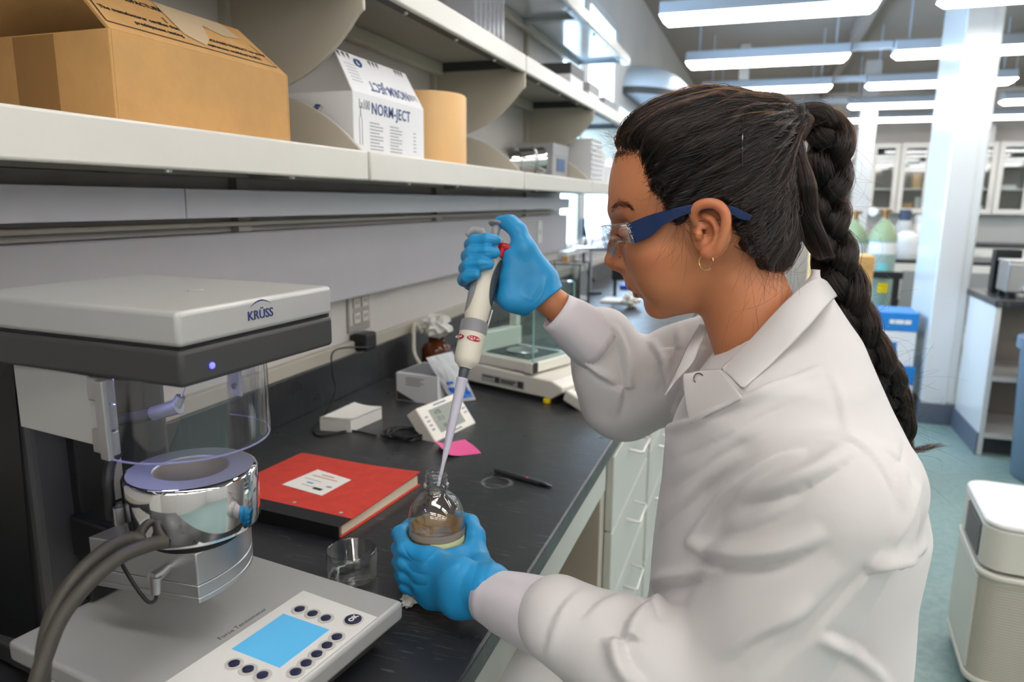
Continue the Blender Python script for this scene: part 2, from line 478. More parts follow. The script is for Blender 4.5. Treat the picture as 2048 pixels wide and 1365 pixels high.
# ring marks left on the resin
M_stain = mat('dried ring stain', rgb(96, 96, 94), .6, var=.3, vscale=60)
for (x, y, r, w, lab) in ((845, 925, .022, .003, 'faint dried ring mark on the bench near the pink note'), (993, 966, .027, .007, 'smudged pale ring mark on the bench below the pen')):
    c = pz(x, y, BZ)
    mb = MB(); n = 40; v = []; f = []
    for i in range(n):
        a = 2*PI*i/n; j = 1+.05*math.sin(3*a+x)
        ww = w*(.7+.4*math.sin(2*a+1))
        for rr, h in ((r*j-ww/2, .00015), (r*j, .0003), (r*j+ww/2, .00015)): v.append((c[0]+rr*math.cos(a), c[1]+rr*math.sin(a), BZ+h))
    for i in range(n):
        j = (i+1) % n
        f += [(3*i, 3*j, 3*j+1, 3*i+1), (3*i+1, 3*j+1, 3*j+2, 3*i+2)]
    tag(mb.add(v, f).build('ring_mark', M_stain), lab, 'ring mark', 'ring marks')

M_cab = mat('pale green grey enamel', rgb(196, 199, 192), .4)
tag(MB().box(-.32, -.29, -.5, 1.50, .80, .874).build('bench_apron', M_cab, smooth=0, bevel=.002), 'pale apron rail under the near bench edge', 'apron')
M_pull = mat('wire pull', rgb(216, 216, 212), .3, metal=.6)
def drawer_cabinet(y0, y1, label, n=4):
    t = thing('drawer_cabinet', label, 'cabinet', (-.30, y0, 0), group='under-bench drawer cabinets')
    W = y1-y0
    MB().box(-.60, -.0, 0, W, .10, .874).build('body', M_putty, t, smooth=0, bevel=.002)
    MB().box(-.56, -.04, .01, W-.01, 0, .10).build('plinth', M_dark, t, smooth=0)
    h = (.874-.12)/n
    for k in range(n):
        z0 = .115+k*h
        d = MB().box(.001, .02, .045, W-.006, z0, z0+h-.006).build('drawer', M_cab, t, smooth=0, bevel=.003)
        yc = W*.5; zc = z0+h*.72
        p = [(.02, yc-.06, zc), (.05, yc-.06, zc-.004), (.054, yc-.055, zc-.006), (.054, yc+.055, zc-.006), (.05, yc+.06, zc-.004), (.02, yc+.06, zc)]
        MB().tube(p, .004, 8).build('pull', M_pull, d)
    return t
drawer_cabinet(1.50, 2.10, 'pale drawer cabinet under the bench beside the knee space')
drawer_cabinet(2.105, 2.705, 'second pale drawer cabinet along under the bench')
drawer_cabinet(2.71, 3.62, 'wide pale drawer cabinet farther under the bench')
drawer_cabinet(3.63, 5.4, 'longest pale drawer cabinet at the window end of the bench')
tag(MB().box(-.97, -.93, -.5, 1.49, .0, .80).build('knee_panel', M_putty, smooth=0), 'taupe back panel of the knee space under the bench', 'panel')
tag(MB().box(-.9, -.3, -.5, -.02, .05, .8).build('bench_support', M_putty, smooth=0, bevel=.003), 'putty bench support at the near end below the bench', 'bench support')

# cardboard box under the bench
M_card = mat('corrugated card', rgb(198, 152, 94), .8, var=.08, vscale=12, bump=.05, bscale=120)
M_card2 = mat('light card', rgb(214, 172, 112), .8, var=.06, vscale=12)
def under_box():
    t = thing('storage_box', 'brown cardboard box with a handle hole in the knee space', 'box', (-.40, .95, 0))
    mb = MB()
    mb.box(-.17, .17, -.16, -.154, 0, .70); mb.box(-.17, .17, .154, .16, 0, .70); mb.box(-.17, -.164, -.154, .154, 0, .70); mb.box(-.17, .17, -.154, .154, 0, .006)
    # front wall with a slot
    mb.box(.164, .17, -.154, .154, 0, .60); mb.box(.164, .17, -.154, -.05, .60, .66); mb.box(.164, .17, .05, .154, .60, .66); mb.box(.164, .17, -.154, .154, .66, .70)
    mb.build('carton', M_card, t, smooth=0)
    MB().box(-.15, .15, -.14, .14, .55, .66).build('contents', M_white, t, smooth=0, bevel=.004)
under_box()

# ================================================================ goods on the shelves
M_ink = mat('black ink', rgb(44, 38, 34), .7)
M_blue_ink = mat('blue ink', rgb(46, 74, 128), .6)
M_grey_ink = mat('grey ink', rgb(150, 152, 158), .7)
M_boxin = mat('card inside', rgb(150, 108, 62), .9)
M_tape = mat('packing tape', rgb(178, 132, 74), .15, alpha=.45)
M_tear = mat('torn paper', rgb(196, 172, 140), .8)
def big_box():
    """cardboard carton, its long flap leaning inwards, the short end open"""
    x1, x0 = -.768, -1.018; y0, y1 = .72, 1.075; zb, zt = 1.5175, 1.632
    t = thing('cardboard_carton', 'large brown cardboard carton with printed slanting flap on the lower shelf', 'box', ((x0+x1)/2, (y0+y1)/2, zb))
    cx, cy = (x0+x1)/2, (y0+y1)/2; a, b = (x1-x0)/2, (y1-y0)/2; H = zt-zb; w = .004
    mb = MB(); mb.box(-a, a, -b, -b+w, 0, H); mb.box(-a, a, b-w, b, 0, H); mb.box(a-w, a, -b+w, b-w, 0, H); mb.box(-a, -a+w, -b+w, b-w, 0, H); mb.box(-a+w, a-w, -b+w, b-w, 0, w)
    mb.build('carton_body', M_card, t, smooth=0, bevel=.0012)
    # flaps lean inwards to a ridge
    rise, run = .075, .085
    def flap(s):
        v = [(s*a, -b+.002, H), (s*a, b-.002, H), (s*(a-run), b-.012, H+rise), (s*(a-run), -b+.02, H+rise)]
        n = Vector((s*rise, 0, run)).normalized()*.004
        v2 = [tuple(Vector(p)-n) for p in v]
        return MB().add(v+v2, [(0, 1, 2, 3), (4, 7, 6, 5), (0, 4, 5, 1), (1, 5, 6, 2), (2, 6, 7, 3), (3, 7, 4, 0)])
    fl = flap(1).build('flap', M_card, t, smooth=0)
    flap(-1).build('flap', M_card, t, smooth=0)
    # short-end flap pushed in, and far end flap closed
    MB().add([(-a+.01, -b+.004, H-.002), (a-.01, -b+.004, H-.002), (a-.06, -b+.09, H-.085), (-a+.06, -b+.09, H-.085)], [(0, 1, 2, 3)]).build('inner_flap', M_boxin, t, smooth=0)
    MB().add([(-a+.004, b-.004, H), (a-.004, b-.004, H), (a-run, b-.014, H+rise), (-a+run, b-.014, H+rise)], [(0, 1, 2, 3)]).build('end_flap', M_card, t, smooth=0)
    MB().box(-.035, .035, -b-.0009, -b-.0001, .0, H-.002).build('tape', M_tape, t, smooth=0)
    # print on the flap: flap frame X runs along +Y, Y runs up the flap
    e = .0006
    up = Vector((-run, 0, rise)); n = Vector((rise, 0, run)).normalized()
    def F(u, v):   # u along +Y metres from flap centre, v 0..1 up the flap
        return Vector((a, 0, H))+Vector((0, u, 0))+up*v+n*e
    def M(u, v): return frame(F(u, v), (0, 1, 0), up)
    lettering('MANUFACTURER', .0125, M(-.06, .80), M_ink, fl)
    lettering('1', .017, M(-.035, .56), M_ink, fl)
    lettering('The manufacturer certifies that', .0105, M(-.088, .44), M_ink, fl, xs=1.0)
    lettering('preshipment testing', .0105, M(-.07, .29), M_ink, fl)
    lettering('PACKAGED PRODUCT has passed', .0092, M(.095, .40), M_ink, fl)
    lettering('requirements established by ISTA', .0092, M(.075, .26), M_ink, fl)
    def line(p, q, w=.0011):
        p = Vector(p); q = Vector(q); d = (q-p).normalized(); s = n.cross(d)*w
        return MB().add([p-s, q-s, q+s, p+s], [(0, 1, 2, 3)])
    for p, q in ((F(-.168, .14), F(.165, .14)), (F(-.168, .14), F(-.15, .93)), (F(.165, .14), F(.15, .6))):
        line(p, q).build('border_line', M_ink, fl, smooth=0)
    v = [F(-.02, .98), F(.12, .98), F(.135, .70), F(.09, .62), F(.055, .74), F(.035, .40), F(.01, .20), F(-.02, .35)]
    MB().add([p+n*.0004 for p in v], [tuple(range(len(v)))]).build('torn_patch', M_tear, fl, smooth=0)
big_box()

M_syr = mat('white carton', rgb(224, 224, 226), .6, var=.02)
def syringe_box():
    y0, y1 = 1.285, 1.60; x1, x0 = -.772, -.93; zb, zt = 1.5175, 1.638
    t = thing('syringe_carton', 'white printed syringe carton with raised flap on the lower shelf', 'box', ((x0+x1)/2, (y0+y1)/2, zb))
    a, b, H = (x1-x0)/2, (y1-y0)/2, zt-zb; w = .002
    mb = MB(); mb.box(-a, a, -b, -b+w, 0, H); mb.box(-a, a, b-w, b, 0, H); mb.box(a-w, a, -b+w, b-w, 0, H); mb.box(-a, -a+w, -b+w, b-w, 0, H); mb.box(-a+w, a-w, -b+w, b-w, 0, w); mb.box(-a+w, a-w, -b+w, b-w, H-.02, H-.018)
    mb.build('carton_body', M_syr, t, smooth=0, bevel=.0008)
    run, rise = .045, .082
    v = [Vector((a, -b, H)), Vector((a, b, H)), Vector((a-run, b-.004, H+rise)), Vector((a-run, -b+.012, H+rise))]
    n = Vector((rise, 0, run)).normalized(); v2 = [p-n*.002 for p in v]
    fl = MB().add(v+v2, [(0, 1, 2, 3), (4, 7, 6, 5), (0, 4, 5, 1), (1, 5, 6, 2), (2, 6, 7, 3), (3, 7, 4, 0)]).build('flap', M_syr, t, smooth=0)
    up = Vector((-run, 0, rise))
    def MF(u, vv, flip=False):
        o = Vector((a, u, H))+up*vv+n*.0005
        return frame(o, (0, -1, 0), -up) if flip else frame(o, (0, 1, 0), up)
    # printing upside down on the flap
    lettering('NORM-JECT', .032, MF(.015, .27, True), M_blue_ink, fl, space=1.08, bold=.0004, xs=.95)
    lettering('1x100', .024, MF(.125, .27, True), M_grey_ink, fl, xs=.7)
    for u in (-.14, -.122, -.104, -.02, -.004, .012, .095, .11, .125):
        o = [MF(u, .90) @ Vector(p) for p in ((-.006, .007, 0), (.006, .007, 0), (.003, -.007, 0))]
        MB().add(o, [(0, 1, 2)]).build('print_mark', M_ink, fl, smooth=0)
    for r in range(6):
        o = [MF(-.105, .70-.08*r) @ Vector(p) for p in ((-.03, -.0008, 0), (.012, -.0008, 0), (.012, .0008, 0), (-.03, .0008, 0))]
        MB().add(o, [(0, 1, 2, 3)]).build('print_mark', M_grey_ink, fl, smooth=0)
    M = MF(-.075, .80)
    mb = MB()
    for k in range(3): mb.tube([M @ Vector((.009*math.cos(q+k*2.1)+.004*k-.004, .008*math.sin(q+k*2.1), .0004)) for q in np.linspace(0, 4.4, 10)], .0016, 5)
    mb.build('emblem', M_blue_ink, fl)
    # front face
    def FF(u, z): return frame((a+.0005, u, z), (0, 1, 0), (0, 0, 1))
    lettering('NORM-JECT', .032, FF(.0, H-.026), M_blue_ink, t, space=1.08, bold=.0004, xs=.95)
    lettering('1x100', .026, FF(-.115, H-.022), M_grey_ink, t, xs=.7)
    for cx_, k0 in ((-.075, 9), (.01, 9)):
        for r in range(k0):
            L = .055 if r % 3 else .04
            z = H-.055-.0065*r
            if z < .01: break
            MB().add([(a+.0004, cx_-.02, z), (a+.0004, cx_-.02+L, z), (a+.0004, cx_-.02+L, z+.0022), (a+.0004, cx_-.02, z+.0022)], [(0, 1, 2, 3)]).build('print_line', M_grey_ink, t, smooth=0)
    for r in range(6):
        z = H-.06-.008*r
        MB().add([(a+.0004, .10, z), (a+.0004, .115, z), (a+.0004, .115, z+.0022), (a+.0004, .10, z+.0022)], [(0, 1, 2, 3)]).build('print_line', M_grey_ink, t, smooth=0)
    # printed syringe outline
    mb = MB(); q = [(-.135, .02), (-.135, .07), (-.131, .078), (-.130, .095), (-.129, .078), (-.125, .07), (-.125, .02)]
    mb.tube([(a+.0004, u, z) for u, z in q], .0006, 4); mb.build('print_outline', M_grey_ink, t)
    # pictogram on the short end
    yf = -b-.0005
    for pts in ([(-.03, .04), (-.03, .078), (.01, .078), (.01, .04), (-.03, .04)], [(-.03, .078), (-.018, .092), (.022, .092), (.01, .078)], [(-.022, .03), (-.012, .018), (0, .018), (.008, .03)]):
        MB().tube([(x-.01, yf, z) for x, z in pts], .0007, 4).build('pictogram', M_grey_ink, t)
    MB().add([(-.02, yf, .08), (-.005, yf, .098), (.008, yf, .096), (-.008, yf, .079)], [(0, 1, 2, 3)]).build('pictogram', M_blue_ink, t, smooth=0)
syringe_box()

M_tan = mat('tan paperboard', rgb(222, 178, 122), .55, var=.03)
t = thing('paper_tube', 'tan cardboard tube standing beside the syringe carton', 'tube', (-.866, 1.79, 1.5175))
MB().lathe([(.0, .004), (.106, .004), (.106, .0), (.114, .0), (.114, .176), (.111, .180), (.108, .180), (.108, .01), (0, .01)], 56).build('tube_wall', M_tan, t, smooth=50)
MB().lathe([(0, .165), (.1075, .165), (.1075, .170), (0, .170)], 48).build('end_disc', M_tan, t, smooth=50)

M_chrome = mat('polished steel', rgb(225, 225, 226), .05, metal=1.)
M_steel = mat('brushed steel', rgb(190, 190, 192), .28, metal=1.)
t = thing('metal_cup', 'shiny metal cup lying on its side on the lower shelf', 'cup', (-.80, 2.46, 1.522+.045))
Mx = axis((0, 0, 0), (.75, .65, .08))
MB().lathe([(0, -.07), (.03, -.07), (.038, -.05), (.038, -.03), (.044, -.03), (.044, .06), (.046, .065), (.043, .065), (.041, .055), (.041, -.02), (0, -.02)], 40, M=Mx).build('shell', M_chrome, t, smooth=40)
MB().lathe([(.0445, .02), (.0455, .022), (.0455, .03), (.0445, .032)], 40, M=Mx).build('band', M_steel, t, smooth=40)

M_pp = mat('white polypropylene', rgb(228, 228, 230), .4, sss=0)
t0 = None
for k in range(9):
    if t0 is None:
        t0 = thing('white_tray', 'white plastic tray at the bottom of the stack on the lower shelf', 'tray', (-.85, 3.42, 1.5175), group='stacked white trays')
        mb = MB(); w, d, h = .09, .11, .0213
        mb.box(-w, w, -d, d, 0, .002); mb.box(-w, -w+.002, -d, d, .002, h); mb.box(w-.002, w, -d, d, .002, h); mb.box(-w, w, -d, -d+.002, .002, h); mb.box(-w, w, d-.002, d, .002, h)
        mb.build('tray_wall', M_pp, t0, smooth=0)
        mb = MB(); mb.box(-w-.008, w+.008, d, d+.008, h-.004, h); mb.box(-w-.008, w+.008, -d-.008, -d, h-.004, h); mb.box(w, w+.008, -d, d, h-.004, h); mb.box(-w-.008, -w, -d, d, h-.004, h)
        mb.build('tray_rim', M_pp, t0, smooth=0)
    else:
        dup(t0, (-.85, 3.42, 1.5175+.0215*k), label='white plastic tray, %s from the bottom of the stack on the lower shelf' % ['second', 'third', 'fourth', 'fifth', 'sixth', 'seventh', 'eighth', 'top one, ninth'][k-1])
M_grey = mat('grey card', rgb(160, 160, 162), .6)
def small_box(name, label, x0, x1, y0, y1, z0, h, m, ml, band=None):
    t = thing(name, label, 'box', ((x0+x1)/2, (y0+y1)/2, z0))
    a, b = (x1-x0)/2, (y1-y0)/2
    MB().box(-a, a, -b, b, 0, h*.8).build('tray', m, t, smooth=0, bevel=.002)
    MB().box(-a-.002, a+.002, -b-.002, b+.002, h*.8-.02, h).build('lid', ml, t, smooth=0, bevel=.002)
    if band: MB().box(a+.0005, a+.003, -b*.5, b*.5, h*.25, h*.6).build('sticker', band, t, smooth=0)
    return t
M_sticker = mat('blue sticker', rgb(72, 98, 138), .5)
small_box('carton_box', 'grey lidded box with a blue sticker behind the metal cup', -1.0, -.84, 2.95, 3.20, 1.5175, .15, M_grey, M_grey, M_sticker)
small_box('carton_box', 'white lidded box past the stacked trays', -.98, -.80, 3.62, 3.82, 1.5175, .16, M_syr, M_white)
small_box('carton_box', 'small white box at the window end of the lower shelf', -.98, -.80, 3.86, 4.10, 1.5175, .10, M_syr, M_white)
small_box('carton_box', 'pale box with a dark lid on the upper shelf', -.98, -.79, 3.02, 3.24, 1.8705, .12, M_syr, M_dark)
small_box('carton_box', 'grey box with a white end on the upper shelf', -.98, -.80, 3.40, 3.62, 1.8705, .10, M_white, M_grey)
small_box('carton_box', 'brownish low box at the end of the upper shelf', -.98, -.80, 3.75, 4.05, 1.8705, .08, mat('taupe card', rgb(140, 128, 122), .6), M_grey)
M_clearp = mat('frosted clear plastic', rgb(230, 232, 240), .15, trans=.75, ior=1.1)
t = thing('clear_bin', 'clear plastic bin on the upper shelf above the syringe carton', 'bin', (-.88, 2.06, 1.8705))
mb = MB(); a, b, h = .10, .12, .24
mb.box(-a, a, -b, b, 0, .003); mb.box(-a, -a+.003, -b, b, .003, h); mb.box(a-.003, a, -b, b, .003, h); mb.box(-a+.003, a-.003, -b, -b+.003, .003, h); mb.box(-a+.003, a-.003, b-.003, b, .003, h)
mb.build('bin_wall', M_clearp, t, smooth=0)
mb = MB(); 
for q in np.linspace(-.09, .09, 6): mb.box(a, a+.004, q-.003, q+.003, .0, h-.01)
mb.build('stiffening_ribs', M_clearp, t, smooth=0)
MB().box(-a-.006, a+.006, -b-.006, b+.006, h, h+.006).build('bin_lid', M_clearp, t, smooth=0, bevel=.002)
# ================================================================ force tensiometer
M_silver = mat('silver paint', rgb(186, 186, 184), .38, metal=.25, var=.02, bump=.02, bscale=400)
M_anth = mat('anthracite paint', rgb(62, 62, 62), .45, bump=.03, bscale=500)
M_black = mat('black plastic', rgb(26, 27, 28), .4)
M_rubber = mat('dark rubber hose', rgb(66, 62, 56), .5)
M_alu = mat('satin aluminium', rgb(190, 190, 190), .34, metal=.85)
M_pwhite = mat('panel white', rgb(226, 225, 222), .35)
M_lcd = mat('lit blue display', rgb(90, 170, 214), .25, emit=rgb(86, 172, 220), estr=.25)
M_btn = mat('navy button', rgb(38, 42, 72), .3)
M_ring = mat('button ring', rgb(196, 193, 190), .4)
M_acr = thin_glass('clear acrylic', (.93, .94, .97, 1), .25, .01)
M_led = mat('blue lamp', (.1, .1, 1, 1), .3, emit=(.06, .06, 1, 1), estr=3.5)
M_ledw = mat('violet work light', (.8, .8, 1, 1), .3, emit=(.45, .45, 1, 1), estr=26)
M_logo = mat('logo navy', rgb(34, 48, 110), .5)

def ellipse_plate(a, b, n): return [(a*math.cos(2*PI*i/n), b*math.sin(2*PI*i/n)) for i in range(n)]

def tensiometer():
    t = thing('force_tensiometer', 'grey bench force tensiometer with chrome vessel and blue display', 'instrument', (-.55, .588, BZ), math.radians(-8))
    Z = .055      # top of the base plate above the bench
    # ---- base plate with chamfered lower edge
    a, b = .163, .131
    mb = MB()
    mb.prism([(-a, -b), (a, -b), (a, b), (-a, b)], Z-.024, Z)
    base = mb.build('base_plate', M_silver, t, smooth=35, bevel=.005, seg=3)
    MB().box(-.30, a-.02, -b+.015, b-.015, .006, Z-.0245).build('pedestal', M_anth, t, smooth=0, bevel=.003)
    for x, y in ((-.27, -.1), (-.27, .1), (.12, -.1), (.12, .1)):
        MB().lathe([(0, 0), (.016, 0), (.016, .0055), (0, .0055)], 16, (x, y, 0)).build('rubber_foot', M_black, t)
    # ---- operating panel
    pn = MB(); pn.prism([(.044, -.125), (.158, -.125), (.158, .088), (.044, .092)], Z+.0001, Z+.0009)
    panel = pn.build('control_panel', M_pwhite, t, smooth=0, bevel=.0004)
    sc = MB().prism([(.060, -.031), (.127, -.031), (.127, .043), (.060, .043)], Z+.001, Z+.0014).build('display', M_lcd, panel, smooth=0)
    def button(u, v, r=.0055, ok=False):
        rg = MB().lathe([(r*1.7, 0), (r*1.7, .0008), (r*1.15, .001), (r*1.15, 0)], 24, (u, v, Z+.001))
        if not ok: rg.build('button_ring', M_ring, panel)
        else: MB().lathe([(.0115, 0), (.0115, .0007), (0, .0007)], 28, (u, v, Z+.001)).build('button_ring', M_ring, panel)
        k = MB().lathe([(r if not ok else .0095, 0), (r if not ok else .0095, .0016), ((r if not ok else .0095)*.8, .002), (0, .002)], 24, (u, v, Z+.001)).build('button', M_btn, panel)
        if ok: lettering('OK', .0085, frame((u, v, Z+.0034), (0, 1, 0), (-1, 0, 0)), M_pwhite, panel, bold=.0003)
    for u in (.070, .0895, .109): button(u, .058)
    button(.138, .07, ok=True)
    for v in (.036, .0195, .003, -.0135, -.029): button(.1435+.003*(.036-v)/.065, v)
    for u in (.082, .1015, .121): button(u, -.048)
    for u in (.070, .0895, .109): button(u, -.1)
    lettering('Force Tensiometer', .0086, frame((.033, .009, Z+.0001), (0, 1, 0), (-1, 0, 0)), mat('grey lettering', rgb(96, 96, 100), .5), base, ext=.0001)
    # ---- dark column behind the base plate
    cm = MB()
    cm.prism([(-.29, -.115), (-.165, -.085), (-.165, .085), (-.29, .115)], .03, .36)
    cm.build('column', M_anth, t, smooth=0, bevel=.008, seg=3)
    MB().box(-.168, -.150, -.045, .045, Z+.002, .352).build('guide_rail', M_black, t, smooth=0, bevel=.003)
    MB().box(-.1505, -.1475, -.006, .006, .17, .33).build('scale_strip', M_alu, t, smooth=0)
    MB().add([(-.30, -.118, .01), (-.168, -.10, .01), (-.168, -.088, .355), (-.20, -.090, .355), (-.30, -.1175, .2)], [(0, 1, 2, 3, 4)]).build('side_skin', M_black, t, smooth=0)
    # ---- head: dark lower shell, silver lid with soft edges
    R = Matrix.Translation((-.06, .01, 0)) @ Matrix.Rotation(math.radians(5), 4, 'Z') @ Matrix.Translation((.06, -.01, 0))
    u0, u1, v0, v1 = -.215, .081, -.101, .121
    def rbox(u0, u1, v0, v1, z0, z1):
        m = MB(); m.box(u0, u1, v0, v1, z0, z1, M=R); return m
    hd = rbox(u0, u1, v0, v1, .354, .3885).build('head_shell', M_anth, t, smooth=35, bevel=.005, seg=3)
    rbox(u0+.003, u1-.003, v0+.003, v1-.003, .3886, .3904).build('shadow_gap', M_black, t, smooth=0)
    lid = rbox(u0, u1, v0, v1, .3906, .423).build('head_lid', M_silver, t, smooth=35, bevel=.005, seg=4)
    p = R @ Vector((-.02, .02, .4232))
    MB().lathe([(0, 0), (.0085, 0), (.0085, .0006), (.0075, .0012), (0, .0012)], 24, p).build('cover_plug', M_silver, lid)
    p = R @ Vector((u1+.0004, -.066, .3685))
    MB().lathe([(0, 0), (.0032, 0), (.0028, .0012), (0, .002)], 16, M=R.to_3x3().to_4x4() @ axis((0, 0, 0), (1, 0, 0)), c=p).build('status_lamp', M_led, hd)
    Ml = R @ frame((u1+.0004, .002, .4065), (0, 1, 0), (0, 0, 1))
    lettering('KRÜSS', .0128, Ml, M_logo, lid, bold=.0001)
    arcp = [Ml @ Vector((-.0155+.031*q, .0062+.0092*math.sin(PI*(.12+.72*q))-.0012, .0003)) for q in np.linspace(0, 1, 14)]
    mb = MB(); v = []; f = []
    for i, q in enumerate(arcp):
        w = .0008*math.sin(PI*(.06+.88*i/13))
        v += [q+Vector((0, 0, w)), q-Vector((0, 0, w))]
    for i in range(13): f.append((2*i, 2*i+2, 2*i+3, 2*i+1))
    mb.add(v, f).build('logo_arc', M_logo, lid, smooth=0)
    # ---- hinged side plate (device's left), cover glass
    zb = .278
    MB().box(-.155, -.020, -.095, -.092, zb+.006, .353).build('side_plate', M_silver, t, smooth=0, bevel=.001)
    for z0, z1 in ((zb, zb+.024), (zb+.026, zb+.05), (zb+.052, .353)):
        MB().box(-.032 if z0 != zb+.026 else -.02, -.004, -.098, -.088, z0, z1).build('hinge_leaf', M_alu, t, smooth=0, bevel=.0015)
    gc = (.002, -.018); gr = .082
    th0, th1 = math.radians(-118), math.radians(108)
    MB().box(-.012, .0, -.104, -.098, zb-.002, .353).build('glass_frame', M_alu, t, smooth=0, bevel=.001)
    g = MB(); n = 60; v = []; f = []
    zg0, zg1 = .276, .356
    for i in range(n+1):
        th = th0+(th1-th0)*i/n
        for r in (gr, gr-.003):
            for z in (zg0, zg1): v.append((gc[0]+r*math.cos(th), gc[1]+r*math.sin(th), z))
    for i in range(n):
        a_, b_ = 4*i, 4*i+4
        f += [(a_, b_, b_+1, a_+1), (a_+3, b_+3, b_+2, a_+2), (a_+2, b_+2, b_, a_), (a_+1, b_+1, b_+3, a_+3)]
    f += [(0, 1, 3, 2), (4*n, 4*n+2, 4*n+3, 4*n+1)]
    g.add(v, f).build('cover_glass', M_acr, t, smooth=40)
    pe = [(gc[0]+(gr-.0015)*math.cos(th0+(th1-th0)*i/60), gc[1]+(gr-.0015)*math.sin(th0+(th1-th0)*i/60), zg0) for i in range(61)]
    MB().tube(pe, .0011, 6).build('glass_edge', mat('acrylic edge painted glow', rgb(176, 176, 226), .15, trans=.3, ior=1.3), t)  # violet glow along the glass rim is put into this tube's colour
    # bracket of the glass inside, with a screw
    MB().box(-.02, .0, .056, .060, .30, .354).build('glass_bracket', M_pwhite, t, smooth=0, bevel=.002)
    MB().lathe([(0, 0), (.004, 0), (.0035, .002), (0, .0025)], 16, M=axis((0, 0, 0), (0, -1, 0)), c=(-.008, .0558, .312)).build('bracket_screw', M_steel, t)
    # violet work lamp under the head
    MB().box(-.026, .0, -.075, -.05, .3515, .3538).build('work_lamp', M_ledw, t, smooth=0)
    # sensor arm under the head
    p = [(-.09, -.045, .285), (-.055, -.04, .293), (-.02, -.03, .303)]
    MB().tube(p, [.006, .0065, .006], 14).build('sensor_arm', M_anth, t)
    p = [(-.03, -.0325, .3), (.0, -.024, .3095)]
    MB().tube(p, .0075, 16).build('sensor_head', M_alu, t)
    MB().tube([(-.006, -.026, .306), (.001, -.022, .320)], [.006, .005], 12).build('sensor_collar', M_alu, t)
    MB().tube([(.0, -.022, .316), (.005, -.015, .340)], .0012, 8).build('needle', M_steel, t)
    # ---- thermostat vessel
    c = (.008, -.022, 0); z0, z1 = .182, .2445; r = .0655
    MB().lathe([(.030, z0), (r-.006, z0), (r-.002, z0+.002), (r, z0+.006), (r, z1-.004), (r-.0015, z1-.001), (r-.004, z1)], 96, c).build('vessel_jacket', M_chrome, t, smooth=45)
    MB().lathe([(r-.004, z1), (.0375, z1), (.0365, z1-.0015)], 96, c).build('vessel_rim', mat('satin steel rim', rgb(186, 190, 204), .42, metal=.6), t, smooth=30)
    MB().lathe([(.0365, z1-.0015), (.0365, z0+.012), (0, z0+.012)], 64, c).build('vessel_well', mat('satin well steel', rgb(206, 200, 190), .45, metal=.7), t, smooth=40)
    # ---- lift block: flat flank and bowed front
    fr_ = arc((.044, -.053), (-.012, .066), -.17, 14)
    pl = [(-.085, -.080), (.044, -.053)]+fr_[1:]+[(-.085, .066)]
    MB().prism(pl, .115, .121).build('lift_foot', M_alu, t, smooth=40, bevel=.001)
    MB().prism(pl, .1213, .1345).build('lift_skirt', M_alu, t, smooth=40, bevel=.001)
    MB().prism(pl, .135, .170).build('lift_block', M_alu, t, smooth=40, bevel=.0012)
    MB().lathe([(0, .170), (.045, .170), (.045, .1815), (0, .1815)], 40, c).build('lift_stem', M_black, t)
    MB().box(-.16, -.082, -.055, .055, .118, .168).build('lift_carriage', M_black, t, smooth=0, bevel=.004)
    # lemo style angle plug with thin cable
    def W(x, y, D):  # pixel + distance -> local frame of the instrument
        q = pd(x, y, D)-np.array([-.55, .588, BZ]); th = math.radians(-8)
        return (q[0]*math.cos(th)+q[1]*math.sin(th), -q[0]*math.sin(th)+q[1]*math.cos(th), q[2])
    MB().tube([W(337, 1135, .735), W(318, 1150, .722), W(303, 1158, .713)], [.005, .0062, .0062], 14).build('angle_plug', M_alu, t)
    MB().tube([W(312, 1155, .713), W(312, 1188, .715)], [.0052, .0045], 12).build('plug_neck', M_alu, t)
    MB().tube(spline([W(312, 1186, .715), W(311, 1200, .715), W(297, 1205, .71), W(275, 1180, .705), W(250, 1140, .70), W(236, 1110, .695), W(228, 1080, .70)]), .0018, 8).build('thin_cable', M_black, t)
    # clamp and stubs on the vessel
    MB().box(-.062, -.040, -.062, -.048, .172, .2).build('hose_clamp', M_steel, t, smooth=0, bevel=.001)
    for q in ((240, 1048, .715), (337, 1090, .705), (354, 1087, .71)):
        p = W(*q); MB().tube([p, (p[0], p[1], p[2]+.018)], .0055, 12).build('hose_nipple', M_steel, t)
    # thick hoses sweeping down to the lower left
    h1 = [W(292, 1080, .705), W(262, 1078, .70), W(215, 1098, .68), W(160, 1146, .655), W(115, 1210, .635), W(92, 1280, .62), W(84, 1365, .61), W(84, 1460, .61)]
    h2 = [W(335, 1083, .70), W(300, 1090, .69), W(240, 1115, .67), W(180, 1165, .645), W(125, 1232, .625), W(95, 1300, .612), W(72, 1375, .60), W(66, 1470, .60)]
    MB().tube(spline(h1), .0068, 16).build('hose', M_rubber, t)
    MB().tube(spline(h2), .0068, 16).build('hose', M_rubber, t)
    # ribbed conduit between head and clamp
    pth = spline([W(236, 905, .735), W(222, 925, .725), W(216, 965, .72), W(219, 1000, .722), W(222, 1040, .725)], 14)
    rr = [.0048+.0007*(i % 2) for i in range(len(pth))]
    MB().tube(pth, rr, 12).build('ribbed_conduit', M_black, t, smooth=60)
    # type plate low on the left flank
    MB().box(-.14, -.09, -b+.0140, -b+.0148, .008, .029).build('type_plate', M_pwhite, t, smooth=0)
    for k, w in enumerate((.03, .022, .034, .026)):
        MB().box(-.137, -.137+w, -b+.0132, -b+.0139, .0105+.0045*k, .0125+.0045*k).build('plate_print', M_ink, t, smooth=0)
tensiometer()

